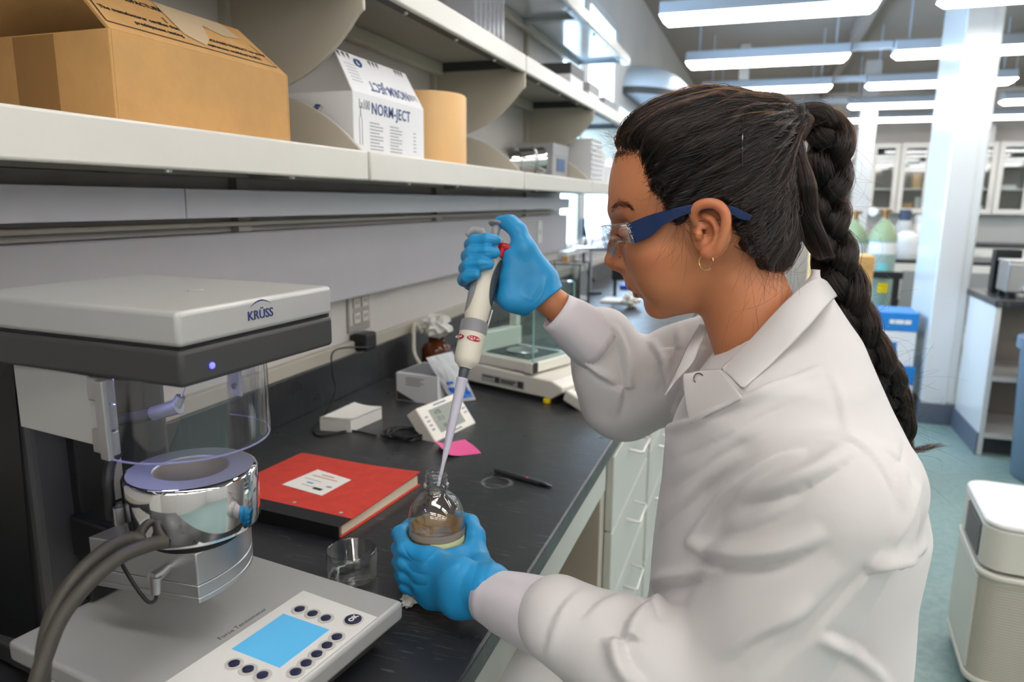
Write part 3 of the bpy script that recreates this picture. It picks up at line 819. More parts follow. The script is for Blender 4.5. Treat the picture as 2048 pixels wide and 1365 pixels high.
t = thing('instrument_cover', 'pale grey casing edge beside the dark column at the near end of the bench', 'casing', (-.80, .375, BZ))
MB().box(-.10, .088, -.16, .03, 0, .12).build('casing', M_silver, t, smooth=0, bevel=.006)
MB().box(-.06, .05, -.12, -.0, .12, .123).build('top_plate', M_putty, t, smooth=0, bevel=.001)

# ================================================================ things on the bench
M_red = mat('red pressboard', rgb(206, 62, 50), .5, var=.10, vscale=40, bump=.05, bscale=90)
M_spine = mat('black book cloth', rgb(28, 28, 30), .6, bump=.05, bscale=300)
M_pages = mat('page block', rgb(222, 212, 186), .8, var=.05, vscale=90, stretch=(1, 1, 14))
M_paper = mat('white paper', rgb(232, 230, 224), .7)
def notebook():
    o = Vector((-.588, .898, BZ)); th = math.radians(-5.0)      # near right corner; X to the left along the spine
    t = thing('lab_notebook', 'red lab notebook with black spine lying on the bench', 'notebook', o, th)
    W, D, H = .275, .243, .022
    MB().box(-W+.004, -.004, .012, D-.004, .0025, H-.0025).build('page_block', M_pages, t, smooth=0)
    MB().box(-W, 0, .006, D, 0, .0022).build('back_cover', M_red, t, smooth=0)
    # front cover slightly lifted at the far right corner
    n = 12; v = []; f = []
    for zoff in (.0, .0016):
        for i in range(n+1):
            for j in range(n+1):
                x, y = -W+W*i/n, .006+(D-.006)*j/n
                lift = .006*(max(0, i/n-.35))**2*(j/n)**2*2.2
                v.append((x, y, H-.0022+zoff+lift))
    m_ = (n+1)**2
    for i in range(n):
        for j in range(n):
            q = (i*(n+1)+j, (i+1)*(n+1)+j, (i+1)*(n+1)+j+1, i*(n+1)+j+1)
            f += [q[::-1], tuple(k+m_ for k in q)]
    for i in range(n):
        for e in ((i, i+1, 0), (i, i+1, n)):
            a, b = e[0]*(n+1)+e[2], e[1]*(n+1)+e[2]; f.append((a, b, b+m_, a+m_))
            a, b = e[2]*(n+1)+e[0], e[2]*(n+1)+e[1]; f.append((a, b, b+m_, a+m_))
    cov = MB().add(v, f).build('front_cover', M_red, t, smooth=30)
    sp = MB()
    sp.box(-W-.0008, .0008, -.002, .0005, 0, H); sp.box(-W-.0008, .0008, -.002, .032, H-.0008, H+.0006); sp.box(-W-.0008, .0008, -.002, .032, -.0001, .0008)
    sp.build('spine', M_spine, t, smooth=0, bevel=.0006)
    for x in (-.03, -.125, -.22): MB().lathe([(0, 0), (.0032, 0), (.0025, .0008), (0, .001)], 14, (x, .045, H-.0004)).build('rivet', M_alu, t)
    # title label
    def P(a, b): return Vector((a, b, H+.0002))
    quad = [(-.195, .095), (-.100, .085), (-.098, .165), (-.185, .180)]
    lb = MB().add([P(*q)-Vector((0, 0, .0003)) for q in quad]+[P(*q)+Vector((0, 0, .0003)) for q in quad], [(4, 5, 6, 7), (3, 2, 1, 0), (0, 1, 5, 4), (1, 2, 6, 5), (2, 3, 7, 6), (3, 0, 4, 7)]).build('title_label', M_paper, t, smooth=0)
    M_lr = mat('red print', rgb(190, 110, 90), .7); M_lb = mat('blue print', rgb(110, 160, 200), .7)
    def bar(cx, cy, w, h, m, nm='print_line'):
        R = Matrix.Rotation(math.radians(-6), 4, 'Z')
        vv = [Vector((cx, cy, H+.0007))+R @ Vector(q) for q in ((-w/2, -h/2, 0), (w/2, -h/2, 0), (w/2, h/2, 0), (-w/2, h/2, 0))]
        MB().add(vv, [(0, 1, 2, 3)]).build(nm, m, lb, smooth=0)
    bar(-.145, .16, .03, .003, M_lr); bar(-.145, .15, .06, .0025, M_lr); bar(-.16, .135, .04, .002, M_grey_ink); bar(-.155, .122, .016, .005, M_lb); bar(-.125, .105, .02, .008, M_ink, 'barcode'); bar(-.112, .12, .012, .006, M_grey_ink)
    bar(-.15, .11, .03, .002, M_grey_ink)
notebook()

# shallow glass dish
M_glass = thin_glass('clear glass', (.975, .985, .98, 1), .34, .0)
c = pz(709, 1150, BZ)
t = thing('crystallizing_dish', 'empty round glass dish between the notebook and the tensiometer', 'dish', (c[0], c[1]-.005, BZ))
R_, H_ = .0345, .042
MB().lathe([(0, .0008), (R_-.004, .0008), (R_-.001, .002), (R_, .005), (R_, H_-.001), (R_-.0009, H_), (R_-.0019, H_-.001), (R_-.0021, .006), (R_-.005, .0035), (0, .003)], 64).build('dish_wall', M_glass, t, smooth=60)

# crumpled tissue by the corner of the tensiometer
def crumple(name, label, cat, c, rx, ry, rz, seed, m, hi=2, parent=None):
    bm = bmesh.new(); bmesh.ops.create_icosphere(bm, subdivisions=hi+1, radius=1)
    r = np.random.default_rng(seed)
    for v in bm.verts:
        k = .6+.55*r.random(); v.co = Vector((v.co.x*rx*k, v.co.y*ry*k, max(-.95, v.co.z)*rz*k))
    me = bpy.data.meshes.new(name); bm.to_mesh(me); bm.free()
    z = min(v.co.z for v in me.vertices)
    for v in me.vertices: v.co.z -= z
    me.transform(Matrix.Translation(c))
    o = finish(name, me, m, parent, smooth=20)
    if label: tag(o, label, cat)
    return o
c = pz(812, 1228, BZ)
crumple('crumpled_tissue', 'scrap of crumpled white tissue by the corner of the tensiometer', 'tissue', (c[0]-.004, c[1]+.02, BZ), .012, .018, .008, 3, M_paper)

# pink sticky note, curling up
M_pink = mat('pink paper', rgb(238, 96, 158), .6)
def sticky():
    A, B, C, D = [np.array(pz(x, y, BZ)) for x, y in ((866, 893), (897, 916), (963, 908), (930, 880))]
    n = 14; v = []; f = []
    for k in (0, 1):
        for i in range(n+1):
            for j in range(n+1):
                s, u = i/n, j/n
                p = A*(1-s)*(1-u)+B*(1-s)*u+C*s*u+D*s*(1-u)
                p[2] += .012*max(0, .45-s)**2*6*(.4+.6*(1-u))+.010*max(0, u-.2)*max(0, s-.5)**2*6*(1-u)+.0006+.0004*k
                v.append(p)
    m_ = (n+1)**2
    for i in range(n):
        for j in range(n):
            q = (i*(n+1)+j, (i+1)*(n+1)+j, (i+1)*(n+1)+j+1, i*(n+1)+j+1); f += [q[::-1], tuple(k+m_ for k in q)]
    tag(MB().add(v, f).build('sticky_note', M_pink, smooth=60), 'bright pink sticky note curling on the bench', 'sticky note')
sticky()

# dark ballpoint pen
def pen():
    a = Vector(pz(989, 941, BZ+.006)); b = Vector(pz(1104, 974, BZ+.003)); d = b-a; L = d.length
    t = thing('ballpoint_pen', 'dark grey ballpoint pen lying on the bench', 'pen', (0, 0, 0))
    M = axis(a, d)
    M_p = mat('pen grey', rgb(58, 60, 64), .35); 
    MB().lathe([(0, 0), (.0042, .001), (.0052, .012), (.0052, L*.78), (.0046, L*.80)], 20, M=M).build('barrel', M_p, t)
    MB().lathe([(.0046, L*.80), (.0042, L*.88), (.0018, L*.985), (.0008, L), (0, L)], 20, M=M).build('tip_cone', mat('gunmetal', rgb(92, 96, 104), .25, metal=.9), t)
    MB().box(-.0016, .0016, .0052, .0072, .004, .045, M=M @ Matrix.Rotation(math.radians(150), 4, 'Z')).build('clip', M_p, t, smooth=0)
    MB().lathe([(.0053, L*.56), (.00545, L*.565), (.00545, L*.60), (.0053, L*.605)], 20, M=M, a0=.4, a1=2.0).build('emblem', mat('red print mark', rgb(214, 70, 48), .5), t)
    MB().lathe([(.0053, L*.42), (.00538, L*.425), (.00538, L*.535), (.0053, L*.54)], 20, M=M, a0=.9, a1=1.3).build('maker_print', mat('silver print', rgb(150, 154, 160), .5), t)
pen()

# clear laboratory bottle with tea-coloured liquid
BOT = Vector((-.378, .806, BZ)); BR = .0375
def bottle():
    t = thing('reagent_bottle', 'clear round glass bottle half filled with amber liquid', 'bottle', BOT)
    r = BR
    out = [(0, .0015), (r-.006, 0), (r-.002, .0015), (r, .005), (r, .108), (r-.0006, .116), (r-.003, .125), (r-.0075, .134), (r-.014, .1415), (r-.020, .146), (.0145, .149), (.0135, .153)]
    # neck with two thread turns and a bead
    nk = [(.0165, .155), (.0165, .158), (.0135, .160), (.0135, .162), (.0148, .1638), (.0135, .1656), (.0135, .1675), (.0148, .1693), (.0135, .1711), (.0137, .1735), (.0130, .1748)]
    inn = [(.0118, .1745), (.0115, .150), (.0135, .1465), (r-.022, .1435), (r-.0165, .139), (r-.010, .132), (r-.0055, .1235), (r-.0028, .115), (r-.0022, .108), (r-.0022, .006), (r-.006, .004), (0, .0045)]
    MB().lathe(out+nk+inn, 72).build('glass_body', M_glass, t, smooth=50)
    M_liq = thin_glass('amber liquid', (.86, .66, .38, 1), .1, .0)
    nt = M_liq.node_tree; df = nt.nodes.new('ShaderNodeBsdfDiffuse'); df.inputs[0].default_value = rgb(206, 158, 92); ms = nt.nodes.new('ShaderNodeMixShader'); ms.inputs[0].default_value = .3
    src = nt.nodes['Material Output'].inputs[0].links[0].from_socket
    nt.links.new(src, ms.inputs[1]); nt.links.new(df.outputs[0], ms.inputs[2]); nt.links.new(ms.outputs[0], nt.nodes['Material Output'].inputs[0])
    ri = r-.00215; h = .101
    MB().lathe([(0, .0047), (r-.0061, .0042), (ri, .0062), (ri, h), (ri-.0008, h-.0006), (0, h-.0006)], 64).build('liquid', M_liq, t, smooth=40)
    # pale yellow label facing the viewer
    M_lab = mat('yellow label', rgb(232, 230, 172), .6)
    ang = math.atan2(-BOT.y, -BOT.x)
    lb = MB().lathe([(r+.0002, .030), (r+.0005, .030), (r+.0005, .091), (r+.0002, .091)], 30, a0=ang-.22, a1=ang+1.25).build('label', M_lab, t, smooth=60)
    for k, (q, ch) in enumerate(((.62, 'F'), (.95, '0'), (.35, 'T'))):
        a_ = ang+q
        lettering(ch, .016, frame((math.cos(a_)*(r+.0008), math.sin(a_)*(r+.0008), .072), (-math.sin(a_), math.cos(a_), 0), (0, 0, 1)), M_ink, lb)
    # frosted scale strip above the label
    M_fr = mat('frosted print', rgb(214, 200, 186), .5, alpha=.35)
    MB().lathe([(r+.0002, .0915), (r+.0003, .0915), (r+.0003, .101), (r+.0002, .101)], 60, a0=ang-1.3, a1=ang+1.4).build('graduation_band', M_fr, t, smooth=60)
bottle()

# leaning digital thermometer
M_dev = mat('warm white plastic', rgb(228, 224, 214), .4)
M_lcdg = mat('grey green display', rgb(150, 156, 148), .2)
def thermo():
    A = Vector(pz(872, 886, BZ)); B = Vector(pz(953, 847, BZ))
    t = thing('digital_thermometer', 'white square digital thermometer leaning back beside the pink note', 'thermometer', A)
    x = (B-A); w = x.length; x.normalize(); back = Vector((0, 0, 1)).cross(x).normalized()
    tilt = math.radians(38); up = Vector((0, 0, 1))*math.cos(tilt)+back*math.sin(tilt)
    M = frame((0, 0, 0), x, up); Hh = .088; dpt = .034
    nrm = M.to_3x3() @ Vector((0, 0, 1))
    if nrm.dot(back) > 0: sgn = 1
    else: sgn = -1
    MB().box(0, w, 0, Hh, 0, sgn*dpt, M=M).build('case', M_dev, t, smooth=0, bevel=.004, seg=3)
    e = -sgn*.0006
    def panel(u0, u1, v0, v1, m, nm, k=1.): 
        return MB().add([tuple(M @ Vector((a*w, b*Hh, e*k))) for a, b in ((u0, v0), (u1, v0), (u1, v1), (u0, v1))], [(0, 1, 2, 3)]).build(nm, m, t, smooth=0)
    panel(.2, .8, .17, .83, M_lcdg, 'display')
    MI = mat('segment grey', rgb(104, 110, 104), .4)
    for a, b, s in ((.36, .70, '47%'), (.36, .52, '22.1'), (.40, .30, '88.8')):
        lettering(s, .014, frame(M @ Vector((a*w, b*Hh, e*1.6)), x, up), MI, t)
    for b in (.3, .42, .54, .66): panel(.06, .13, b, b+.05, M_grey_ink, 'side_print')
    for b in (.38, .5): panel(.87, .95, b, b+.05, M_grey_ink, 'side_print')
    panel(.35, .65, .89, .925, M_sticker, 'maker_print'); panel(.38, .66, .07, .10, M_sticker, 'maker_print')
    # wire easel foot behind
    p0 = M @ Vector((w*.5, Hh*.62, sgn*dpt)); hit = p0+back*.03; hit.z = .002
    MB().tube([p0, hit], .003, 8).build('easel_foot', M_dev, t)
thermo()

# pad of white note paper
def note_pad():
    A, B, C = [np.array(pz(x, y, BZ)) for x, y in ((640, 862), (702, 866), (764, 838))]
    t = thing('note_block', 'thick block of white note paper with lifted sheets', 'note pad', A)
    B -= A; C -= A; D = C-B; A = np.zeros(3)
    P = [A, B, C, D]; H = .028
    MB().add(P+[p+np.array([0, 0, H]) for p in P], [(3, 2, 1, 0), (4, 5, 6, 7), (0, 1, 5, 4), (1, 2, 6, 5), (2, 3, 7, 6), (3, 0, 4, 7)]).build('sheet_block', M_paper, t, smooth=0, bevel=.0008)
    for k in range(3):
        n = 10; v = []; f = []
        for i in range(n+1):
            for s in (0, 1):
                q = P[0]*(1-i/n)*(1-s)+P[1]*(i/n)*(1-s)+P[2]*(i/n)*s+P[3]*(1-i/n)*s
                q = q*(1-.03*k)+np.array([.004*k, .003*k, H+.001+.0012*k+.012*max(0, 1-i/n-.35)**2*(.4+.6*s)*(1+.25*k)]); v.append(q)
        for i in range(n): f.append((2*i, 2*i+2, 2*i+3, 2*i+1))
        MB().add(v, f).build('loose_sheet', mat('cream sheet', rgb(232, 222, 200), .7) if k < 1 else M_paper, t, smooth=60)
note_pad()

# outlet, plug adapter, cords
M_outlet = mat('steel outlet plate', rgb(170, 164, 156), .35, metal=.4)
t = thing('wall_outlet', 'steel four-socket outlet plate on the wall', 'outlet', (-1.05, 1.735, 1.07))
MB().box(0, .006, -.055, .06, .0, .115).build('plate', M_outlet, t, smooth=0, bevel=.002)
for y in (-.012, .032):
    for z in (.038, .080):
        s = MB().box(.0061, .009, y-.016, y+.016, z-.014, z+.014).build('socket', mat('ivory socket', rgb(206, 200, 190), .4), t, smooth=0, bevel=.002)
        for dy in (-.006, .006): MB().box(.0091, .0094, y+dy-.0015, y+dy+.0015, z-.003, z+.007).build('slot', M_black, s, smooth=0)
MB().box(.0061, .0066, -.049, -.034, .02, .10).build('circuit_label', M_ring, t, smooth=0)
t = thing('power_adapter', 'black plug-in power adapter hanging below the outlet', 'power adapter', (-1.05, 1.715, 1.045))
MB().box(.01, .055, -.03, .032, -.022, .026).build('adapter_case', M_black, t, smooth=0, bevel=.007, seg=3)
MB().box(.0, .0105, -.022, .022, -.015, .02).build('adapter_back', M_black, t, smooth=0, bevel=.003)
cord = spline([(-.998, 1.72, 1.03), tuple(px_(672, 700, -.985)), tuple(px_(664, 740, -.98)), tuple(px_(670, 785, -.975)), tuple(pz(645, 838, BZ+.004)), tuple(pz(626, 856, BZ+.003)), tuple(pz(640, 872, BZ+.003)), tuple(pz(700, 862, BZ+.003)), tuple(pz(752, 872, BZ+.003))])
tag(MB().tube(cord, .0022, 8).build('power_cable', M_black), 'thin black cord falling from the adapter to the bench', 'cord')
mb = MB()
r_ = np.random.default_rng(5)
for k in range(5):
    pts = []
    for i in range(9):
        a = 2*PI*i/8+.2*k
        p = pz(808+42*math.cos(a)*(1-.08*k)+r_.normal()*3, 868+13*math.sin(a)*(1-.1*k)+r_.normal()*2, BZ+.003+.0025*k+.004*r_.random()); pts.append(p)
    mb.tube(spline(pts, 6), .0022, 6)
tag(mb.build('cord_bundle', M_black), 'tangled bundle of black cord behind the notebook', 'cord')

# white carton with grey top in front of the balance
def tip_carton():
    A, B = [np.array(pz(x, y, BZ)) for x, y in ((793, 800), (876, 812))]
    x = Vector(B-A); w = x.length; x.normalize(); y = Vector((0, 0, 1)).cross(x)
    t = thing('tip_carton', 'small white carton with a dark grey top before the balance', 'box', A)
    M = frame((0, 0, 0), x, y); D = .14; H = .075
    MB().box(0, w, 0, D, 0, H, M=M).build('carton_body', M_syr, t, smooth=0, bevel=.001)
    MB().box(.006, w-.006, .012, D-.012, H+.0002, H+.0012, M=M).build('top_print', mat('slate print', rgb(104, 108, 116), .35), t, smooth=0)
    MB().add([tuple(M @ Vector(p)) for p in ((.002, -.0005, .002), (.06, -.0005, .002), (.002, -.0005, .026))], [(0, 1, 2)]).build('corner_print', M_anth, t, smooth=0)
    for k in range(4): MB().add([tuple(M @ Vector(p)) for p in ((.03, -.0005, .062-.006*k), (.085-.01*(k % 2), -.0005, .062-.006*k), (.085-.01*(k % 2), -.0005, .065-.006*k), (.03, -.0005, .065-.006*k))], [(0, 1, 2, 3)]).build('print_line', M_grey_ink, t, smooth=0)
tip_carton()

# plastic bag with blue print draped against the carton
def bag():
    M_bag = mat('milky plastic film', rgb(226, 228, 232), .3, trans=.35, ior=1.1, var=.05, vscale=60)
    TL, TR, BR, BL = [np.array(q) for q in (px_(852, 716, -.785), px_(905, 703, -.755), pz(952, 800, BZ+.004), pz(905, 806, BZ+.004))]
    n = 16; v = []; f = []; r = np.random.default_rng(9)
    B = np.array([[r.normal() for _ in range(n+1)] for _ in range(n+1)])
    for k in (0, 1):
        for i in range(n+1):
            for j in range(n+1):
                s, u = i/n, j/n
                p = TL*(1-s)*(1-u)+TR*(1-s)*u+BR*s*u+BL*s*(1-u)
                bl = .012*math.sin(PI*u)*math.sin(PI*min(1, s*1.1+.05))*(1 if k else -1)
                p = p+np.array([.5, -.8, .3])*(bl+.0018*B[i][j]*(1 if 0 < i < n and 0 < j < n else 0))
                p[2] = max(p[2], BZ+.001)
                v.append(p)
    m_ = (n+1)**2
    for k in (0, 1):
        for i in range(n):
            for j in range(n):
                q = (i*(n+1)+j, (i+1)*(n+1)+j, (i+1)*(n+1)+j+1, i*(n+1)+j+1); f.append(tuple(a+m_*k for a in (q if k else q[::-1])))
    o = tag(MB().add(v, f).build('plastic_bag', M_bag, smooth=70), 'milky plastic bag with blue print against the white carton', 'bag')
    V = np.array(v[m_:]).reshape(n+1, n+1, 3)
    mb = MB()
    for (i0, i1, j0, j1) in ((11, 13, 2, 6), (13, 15, 7, 15), (11, 13, 10, 14), (9, 10, 3, 7)):
        for i in range(i0, i1):
            for j in range(j0, j1):
                q = [V[i, j], V[i+1, j], V[i+1, j+1], V[i, j+1]]; nn = np.array([.0006, -.001, .0005])
                mb.add([a+nn for a in q], [(0, 1, 2, 3)])
    mb.build('bag_print', mat('bright blue print', rgb(40, 110, 200), .5), o, smooth=70)
bag()

# analytical balance with glass draft shield
def balance():
    O = Vector(pz(935, 770, BZ)); th = math.atan2(-.118, .307)
    t = thing('analytical_balance', 'white analytical balance with glass draft shield on the bench', 'balance', O, th)
    MW = M_dev
    # base body: long along x, 0.2 deep
    pr_ = [(-.02, .012), (.30, .012), (.335, .035), (.335, .05), (.30, .062), (.0, .068), (-.02, .06)]
    MB().prism(pr_, 0, .20, axis=1).build('base', MW, t, smooth=0, bevel=.005, seg=3)
    MB().box(.0, .31, .006, .194, .0, .0125).build('underside', M_black, t, smooth=0)
    f = MB().lathe([(0, 0), (.011, 0), (.011, .009), (.006, .011), (0, .011)], 20, (.285, .003, .001)).build('levelling_foot', mat('yellow rubber', rgb(232, 200, 30), .5), t)
    # weighing chamber floor
    MB().box(.01, .235, .004, .196, .0685, .098).build('chamber_floor', MW, t, smooth=0, bevel=.004)
    MB().box(.045, .2, .03, .17, .0982, .1005).build('pan_recess', M_dark, t, smooth=0, bevel=.001)
    MB().lathe([(0, .1006), (.045, .1006), (.045, .104), (.043, .106), (0, .106)], 40, (.12, .10, 0)).build('weighing_pan', M_steel, t)
    # tower at the back with two posts
    MB().box(.008, .042, .006, .194, .0985, .155).build('tower_foot', MW, t, smooth=0, bevel=.004)
    for y in (.012, .168): MB().box(.012, .040, y, y+.022, .155, .31).build('tower_post', MW, t, smooth=0, bevel=.004)
    MB().box(.012, .040, .0345, .1675, .29, .31).build('tower_bridge', MW, t, smooth=0, bevel=.003)
    G = thin_glass('draft shield glass', (.9, .97, .96, 1), .2)
    for nm, bx in (('glass_side', (.042, .225, .008, .011, .0985, .30)), ('glass_side', (.042, .225, .189, .192, .0985, .30)), ('glass_front', (.226, .229, .008, .192, .0985, .30)), ('glass_top', (.042, .229, .008, .192, .3005, .3035))):
        MB().box(*bx).build(nm, G, t, smooth=0)
    ed = mat('green glass edge', rgb(150, 206, 196), .2, trans=.3)
    for y in (.0075, .189): MB().box(.2292, .2322, y, y+.003, .0985, .30).build('glass_edge', ed, t, smooth=0)
    MB().box(.21, .24, -.006, .003, .07, .10).build('latch', MW, t, smooth=0, bevel=.003)
    MB().box(.232, .24, -.004, .02, .072, .098).build('latch_gap', M_black, t, smooth=0)
    # display console at the front
    M = Matrix.Translation((.337, 0, .018)) @ Matrix.Rotation(math.radians(20), 4, 'Y')
    MB().box(0, .075, -.004, .204, 0, .032, M=M).build('console', MW, t, smooth=0, bevel=.006, seg=3)
    MB().box(.010, .066, .02, .184, .0322, .0335, M=M).build('console_display', mat('console glass', rgb(92, 112, 128), .12), t, smooth=0)
    # rating stickers on the side
    S = mat('label silver', rgb(176, 178, 176), .4)
    MB().box(.055, .21, -.0008, -.0002, .022, .044).build('rating_label', S, t, smooth=0)
    MB().box(.105, .122, -.0014, -.0009, .025, .041).build('label_block', M_dark, t, smooth=0)
    MB().box(.187, .206, -.0014, -.0009, .024, .042).build('label_block', M_dark, t, smooth=0)
    for k, (a, b, z) in enumerate(((.126, .18, .034), (.126, .172, .028), (.06, .10, .036))): MB().box(a, b, -.0014, -.0009, z, z+.004).build('label_print', M_ink, t, smooth=0)
balance()

# amber bottle with blue cap and a bunch of white tubing caps
M_amber = mat('amber glass', rgb(96, 48, 20), .08, spec=.6)
c = pz(884, 716, BZ)
t = thing('amber_bottle', 'squat amber bottle under white crumpled film by the backsplash', 'bottle', (-.955, 2.05, BZ))
MB().lathe([(0, 0), (.045, 0), (.048, .004), (.048, .055), (.04, .07), (.025, .078), (.025, .09)], 32).build('glass_body', M_amber, t, smooth=50)
crumple('film_cover', None, None, (0, 0, .088), .055, .05, .04, 11, M_paper, parent=t)
t = thing('media_bottle', 'clear bottle with a blue screw cap behind the pipette', 'bottle', (-.87, 2.10, BZ))
MB().lathe([(0, 0), (.036, 0), (.038, .004), (.038, .075), (.03, .09), (.019, .097), (.019, .108)], 32).build('glass_body', M_glass, t, smooth=50)
MB().lathe([(.0195, .099), (.0225, .099), (.0235, .102), (.0235, .124), (.0215, .127), (0, .127)], 32).build('screw_cap', mat('blue cap', rgb(40, 88, 190), .4), t, smooth=50)
mb = MB().tube(spline([(-.99, 2.02, BZ+.11), (-1.005, 2.0, BZ+.14), (-1.0, 1.98, BZ+.10), (-.98, 1.95, BZ+.05), (-.93, 1.93, BZ+.012), (-.87, 1.93, BZ+.007), (-.83, 1.95, BZ+.007)]), .006, 10)
tag(mb.build('white_tubing', mat('ivory tubing', rgb(214, 208, 194), .4)), 'bent white tubing beside the amber bottle', 'tubing')
# ================================================================ signed-distance modelling tools
F32 = np.float32
class Grid:
    def __init__(s, lo, hi, h):
        s.lo = np.array(lo, float); s.h = h
        s.n = np.ceil((np.array(hi, float)-s.lo)/h).astype(int)+1
        s.f = np.full(s.n, .05, F32)
        s.ax = [(s.lo[i]+h*np.arange(s.n[i])).astype(F32) for i in range(3)]
    def block(s, lo, hi, m):
        a = np.clip(np.floor((np.array(lo)-m-s.lo)/s.h).astype(int), 0, s.n); b = np.clip(np.ceil((np.array(hi)+m-s.lo)/s.h).astype(int)+1, 0, s.n)
        if np.any(b <= a): return None, None
        sl = tuple(slice(a[i], b[i]) for i in range(3))
        X = s.ax[0][sl[0]][:, None, None]; Y = s.ax[1][sl[1]][None, :, None]; Z = s.ax[2][sl[2]][None, None, :]
        return sl, (X, Y, Z)
    def op(s, lo, hi, fn, k=.01, sub=False, m=None):
        sl, P = s.block(lo, hi, (m if m is not None else .02+k))
        if sl is None: return
        d = fn(*P).astype(F32); a = s.f[sl]
        if sub:
            d = -d; h = np.clip(.5-.5*(a-d)/k, 0, 1)   # smooth max
            s.f[sl] = a*(1-h)+d*h+k*h*(1-h)
        else:
            h = np.clip(.5+.5*(d-a)/k, 0, 1)
            s.f[sl] = d*(1-h)+a*h-k*h*(1-h)
    def ell(s, c, r, k=.01, sub=False, R=None):
        """ellipsoid, R rows = local axes"""
        c = np.array(c, float); r = np.array(r, float)
        def fn(X, Y, Z):
            x, y, z = X-F32(c[0]), Y-F32(c[1]), Z-F32(c[2])
            if R is not None: x, y, z = [F32(R[i][0])*x+F32(R[i][1])*y+F32(R[i][2])*z for i in range(3)]
            k0 = np.sqrt((x/r[0])**2+(y/r[1])**2+(z/r[2])**2); k1 = np.sqrt((x/r[0]**2)**2+(y/r[1]**2)**2+(z/r[2]**2)**2)+1e-6
            return k0*(k0-1)/k1
        R_ = max(r); s.op(c-R_, c+R_, fn, k, sub)
    def cone(s, a, b, r1, r2, k=.01, sub=False, flat=None):
        """tapered capsule; flat=(axis vector, scale) thins it along that axis"""
        a = np.array(a, float); b = np.array(b, float); ba = b-a; L2 = max(float(ba@ba), 1e-12)
        def fn(X, Y, Z):
            x, y, z = X-F32(a[0]), Y-F32(a[1]), Z-F32(a[2])
            t = np.clip((x*ba[0]+y*ba[1]+z*ba[2])/L2, 0, 1)
            x, y, z = x-t*ba[0], y-t*ba[1], z-t*ba[2]
            d2 = x*x+y*y+z*z
            if flat is not None:
                q = x*flat[0][0]+y*flat[0][1]+z*flat[0][2]
                d2 = d2+q*q*(1/flat[1]**2-1)
            return np.sqrt(d2)-(r1+(r2-r1)*t)
        R_ = max(r1, r2); s.op(np.minimum(a, b)-R_, np.maximum(a, b)+R_, fn, k, sub)
    def chain(s, pts, rad, k=.004, sub=False, flat=None):
        for i in range(len(pts)-1): s.cone(pts[i], pts[i+1], rad[i], rad[i+1], k, sub, flat)
    def mesh(s):
        """naive surface nets"""
        f = s.f; n = s.n; ins = f < 0
        c = ins[:-1, :-1, :-1].astype(np.int8)
        tot = np.zeros(n-1, np.int8)
        for dx in (0, 1):
            for dy in (0, 1):
                for dz in (0, 1): tot += ins[dx:n[0]-1+dx, dy:n[1]-1+dy, dz:n[2]-1+dz]
        act = np.argwhere((tot > 0) & (tot < 8))
        idx = np.full(n-1, -1, np.int32); idx[tuple(act.T)] = np.arange(len(act))
        cor = [(dx, dy, dz) for dx in (0, 1) for dy in (0, 1) for dz in (0, 1)]
        val = {q: f[act[:, 0]+q[0], act[:, 1]+q[1], act[:, 2]+q[2]] for q in cor}
        acc = np.zeros((len(act), 3)); cnt = np.zeros(len(act))
        for q in cor:
            for ax in range(3):
                if q[ax]: continue
                q2 = list(q); q2[ax] = 1; q2 = tuple(q2)
                a, b = val[q], val[q2]; mk = (a < 0) != (b < 0)
                t = np.where(mk, a/np.where(mk, a-b, 1), 0)
                p = np.tile(np.array(q, float), (len(act), 1)); p[:, ax] += t
                acc += p*mk[:, None]; cnt += mk
        V = s.lo+s.h*(act+acc/cnt[:, None])
        quads = []
        for ax in range(3):
            sl0 = [slice(1, -1)]*3; sl1 = [slice(1, -1)]*3
            sl0[ax] = slice(0, -1); sl1[ax] = slice(1, None)
            A = ins[tuple(sl0)]; B = ins[tuple(sl1)]
            e = np.argwhere(A != B); off = np.array([1, 1, 1]); off[ax] = 0; e = e+off
            u, w = [i for i in range(3) if i != ax]
            du = np.zeros(3, int); du[u] = 1; dw = np.zeros(3, int); dw[w] = 1
            q = [idx[tuple((e-d).T)] for d in (du*0, du, du+dw, dw)]
            Q = np.stack(q, 1)
            flip = ins[tuple(e.T)]          # inside at the lower end
            if ax == 1: flip = ~flip
            Q[flip] = Q[flip][:, ::-1]
            quads.append(Q)
        Q = np.concatenate(quads); Q = Q[(Q >= 0).all(1)]
        vol = (V[Q[:, 0]]*np.cross(V[Q[:, 1]], V[Q[:, 2]])).sum()+(V[Q[:, 0]]*np.cross(V[Q[:, 2]], V[Q[:, 3]])).sum()
        if vol < 0: Q = Q[:, ::-1].copy()
        return V, Q

def relax(V, Q, it=2, lam=.5):
    n = len(V)
    e = np.concatenate([Q[:, [0, 1]], Q[:, [1, 2]], Q[:, [2, 3]], Q[:, [3, 0]]])
    for _ in range(it):
        acc = np.zeros_like(V); cnt = np.zeros(n)
        for i in range(3):
            acc[:, i] = np.bincount(e[:, 0], V[e[:, 1], i], n)+np.bincount(e[:, 1], V[e[:, 0], i], n)
        cnt = np.bincount(e[:, 0], minlength=n)+np.bincount(e[:, 1], minlength=n)
        V = V+lam*(acc/np.maximum(cnt, 1)[:, None]-V)
    return V

def normals(V, Q):
    a = V[Q[:, 2]]-V[Q[:, 0]]; b = V[Q[:, 3]]-V[Q[:, 1]]; fn = np.cross(a, b)
    N = np.zeros_like(V)
    for k in range(4):
        for i in range(3): N[:, i] += np.bincount(Q[:, k], fn[:, i], len(V))
    return N/(np.linalg.norm(N, axis=1)[:, None]+1e-12)

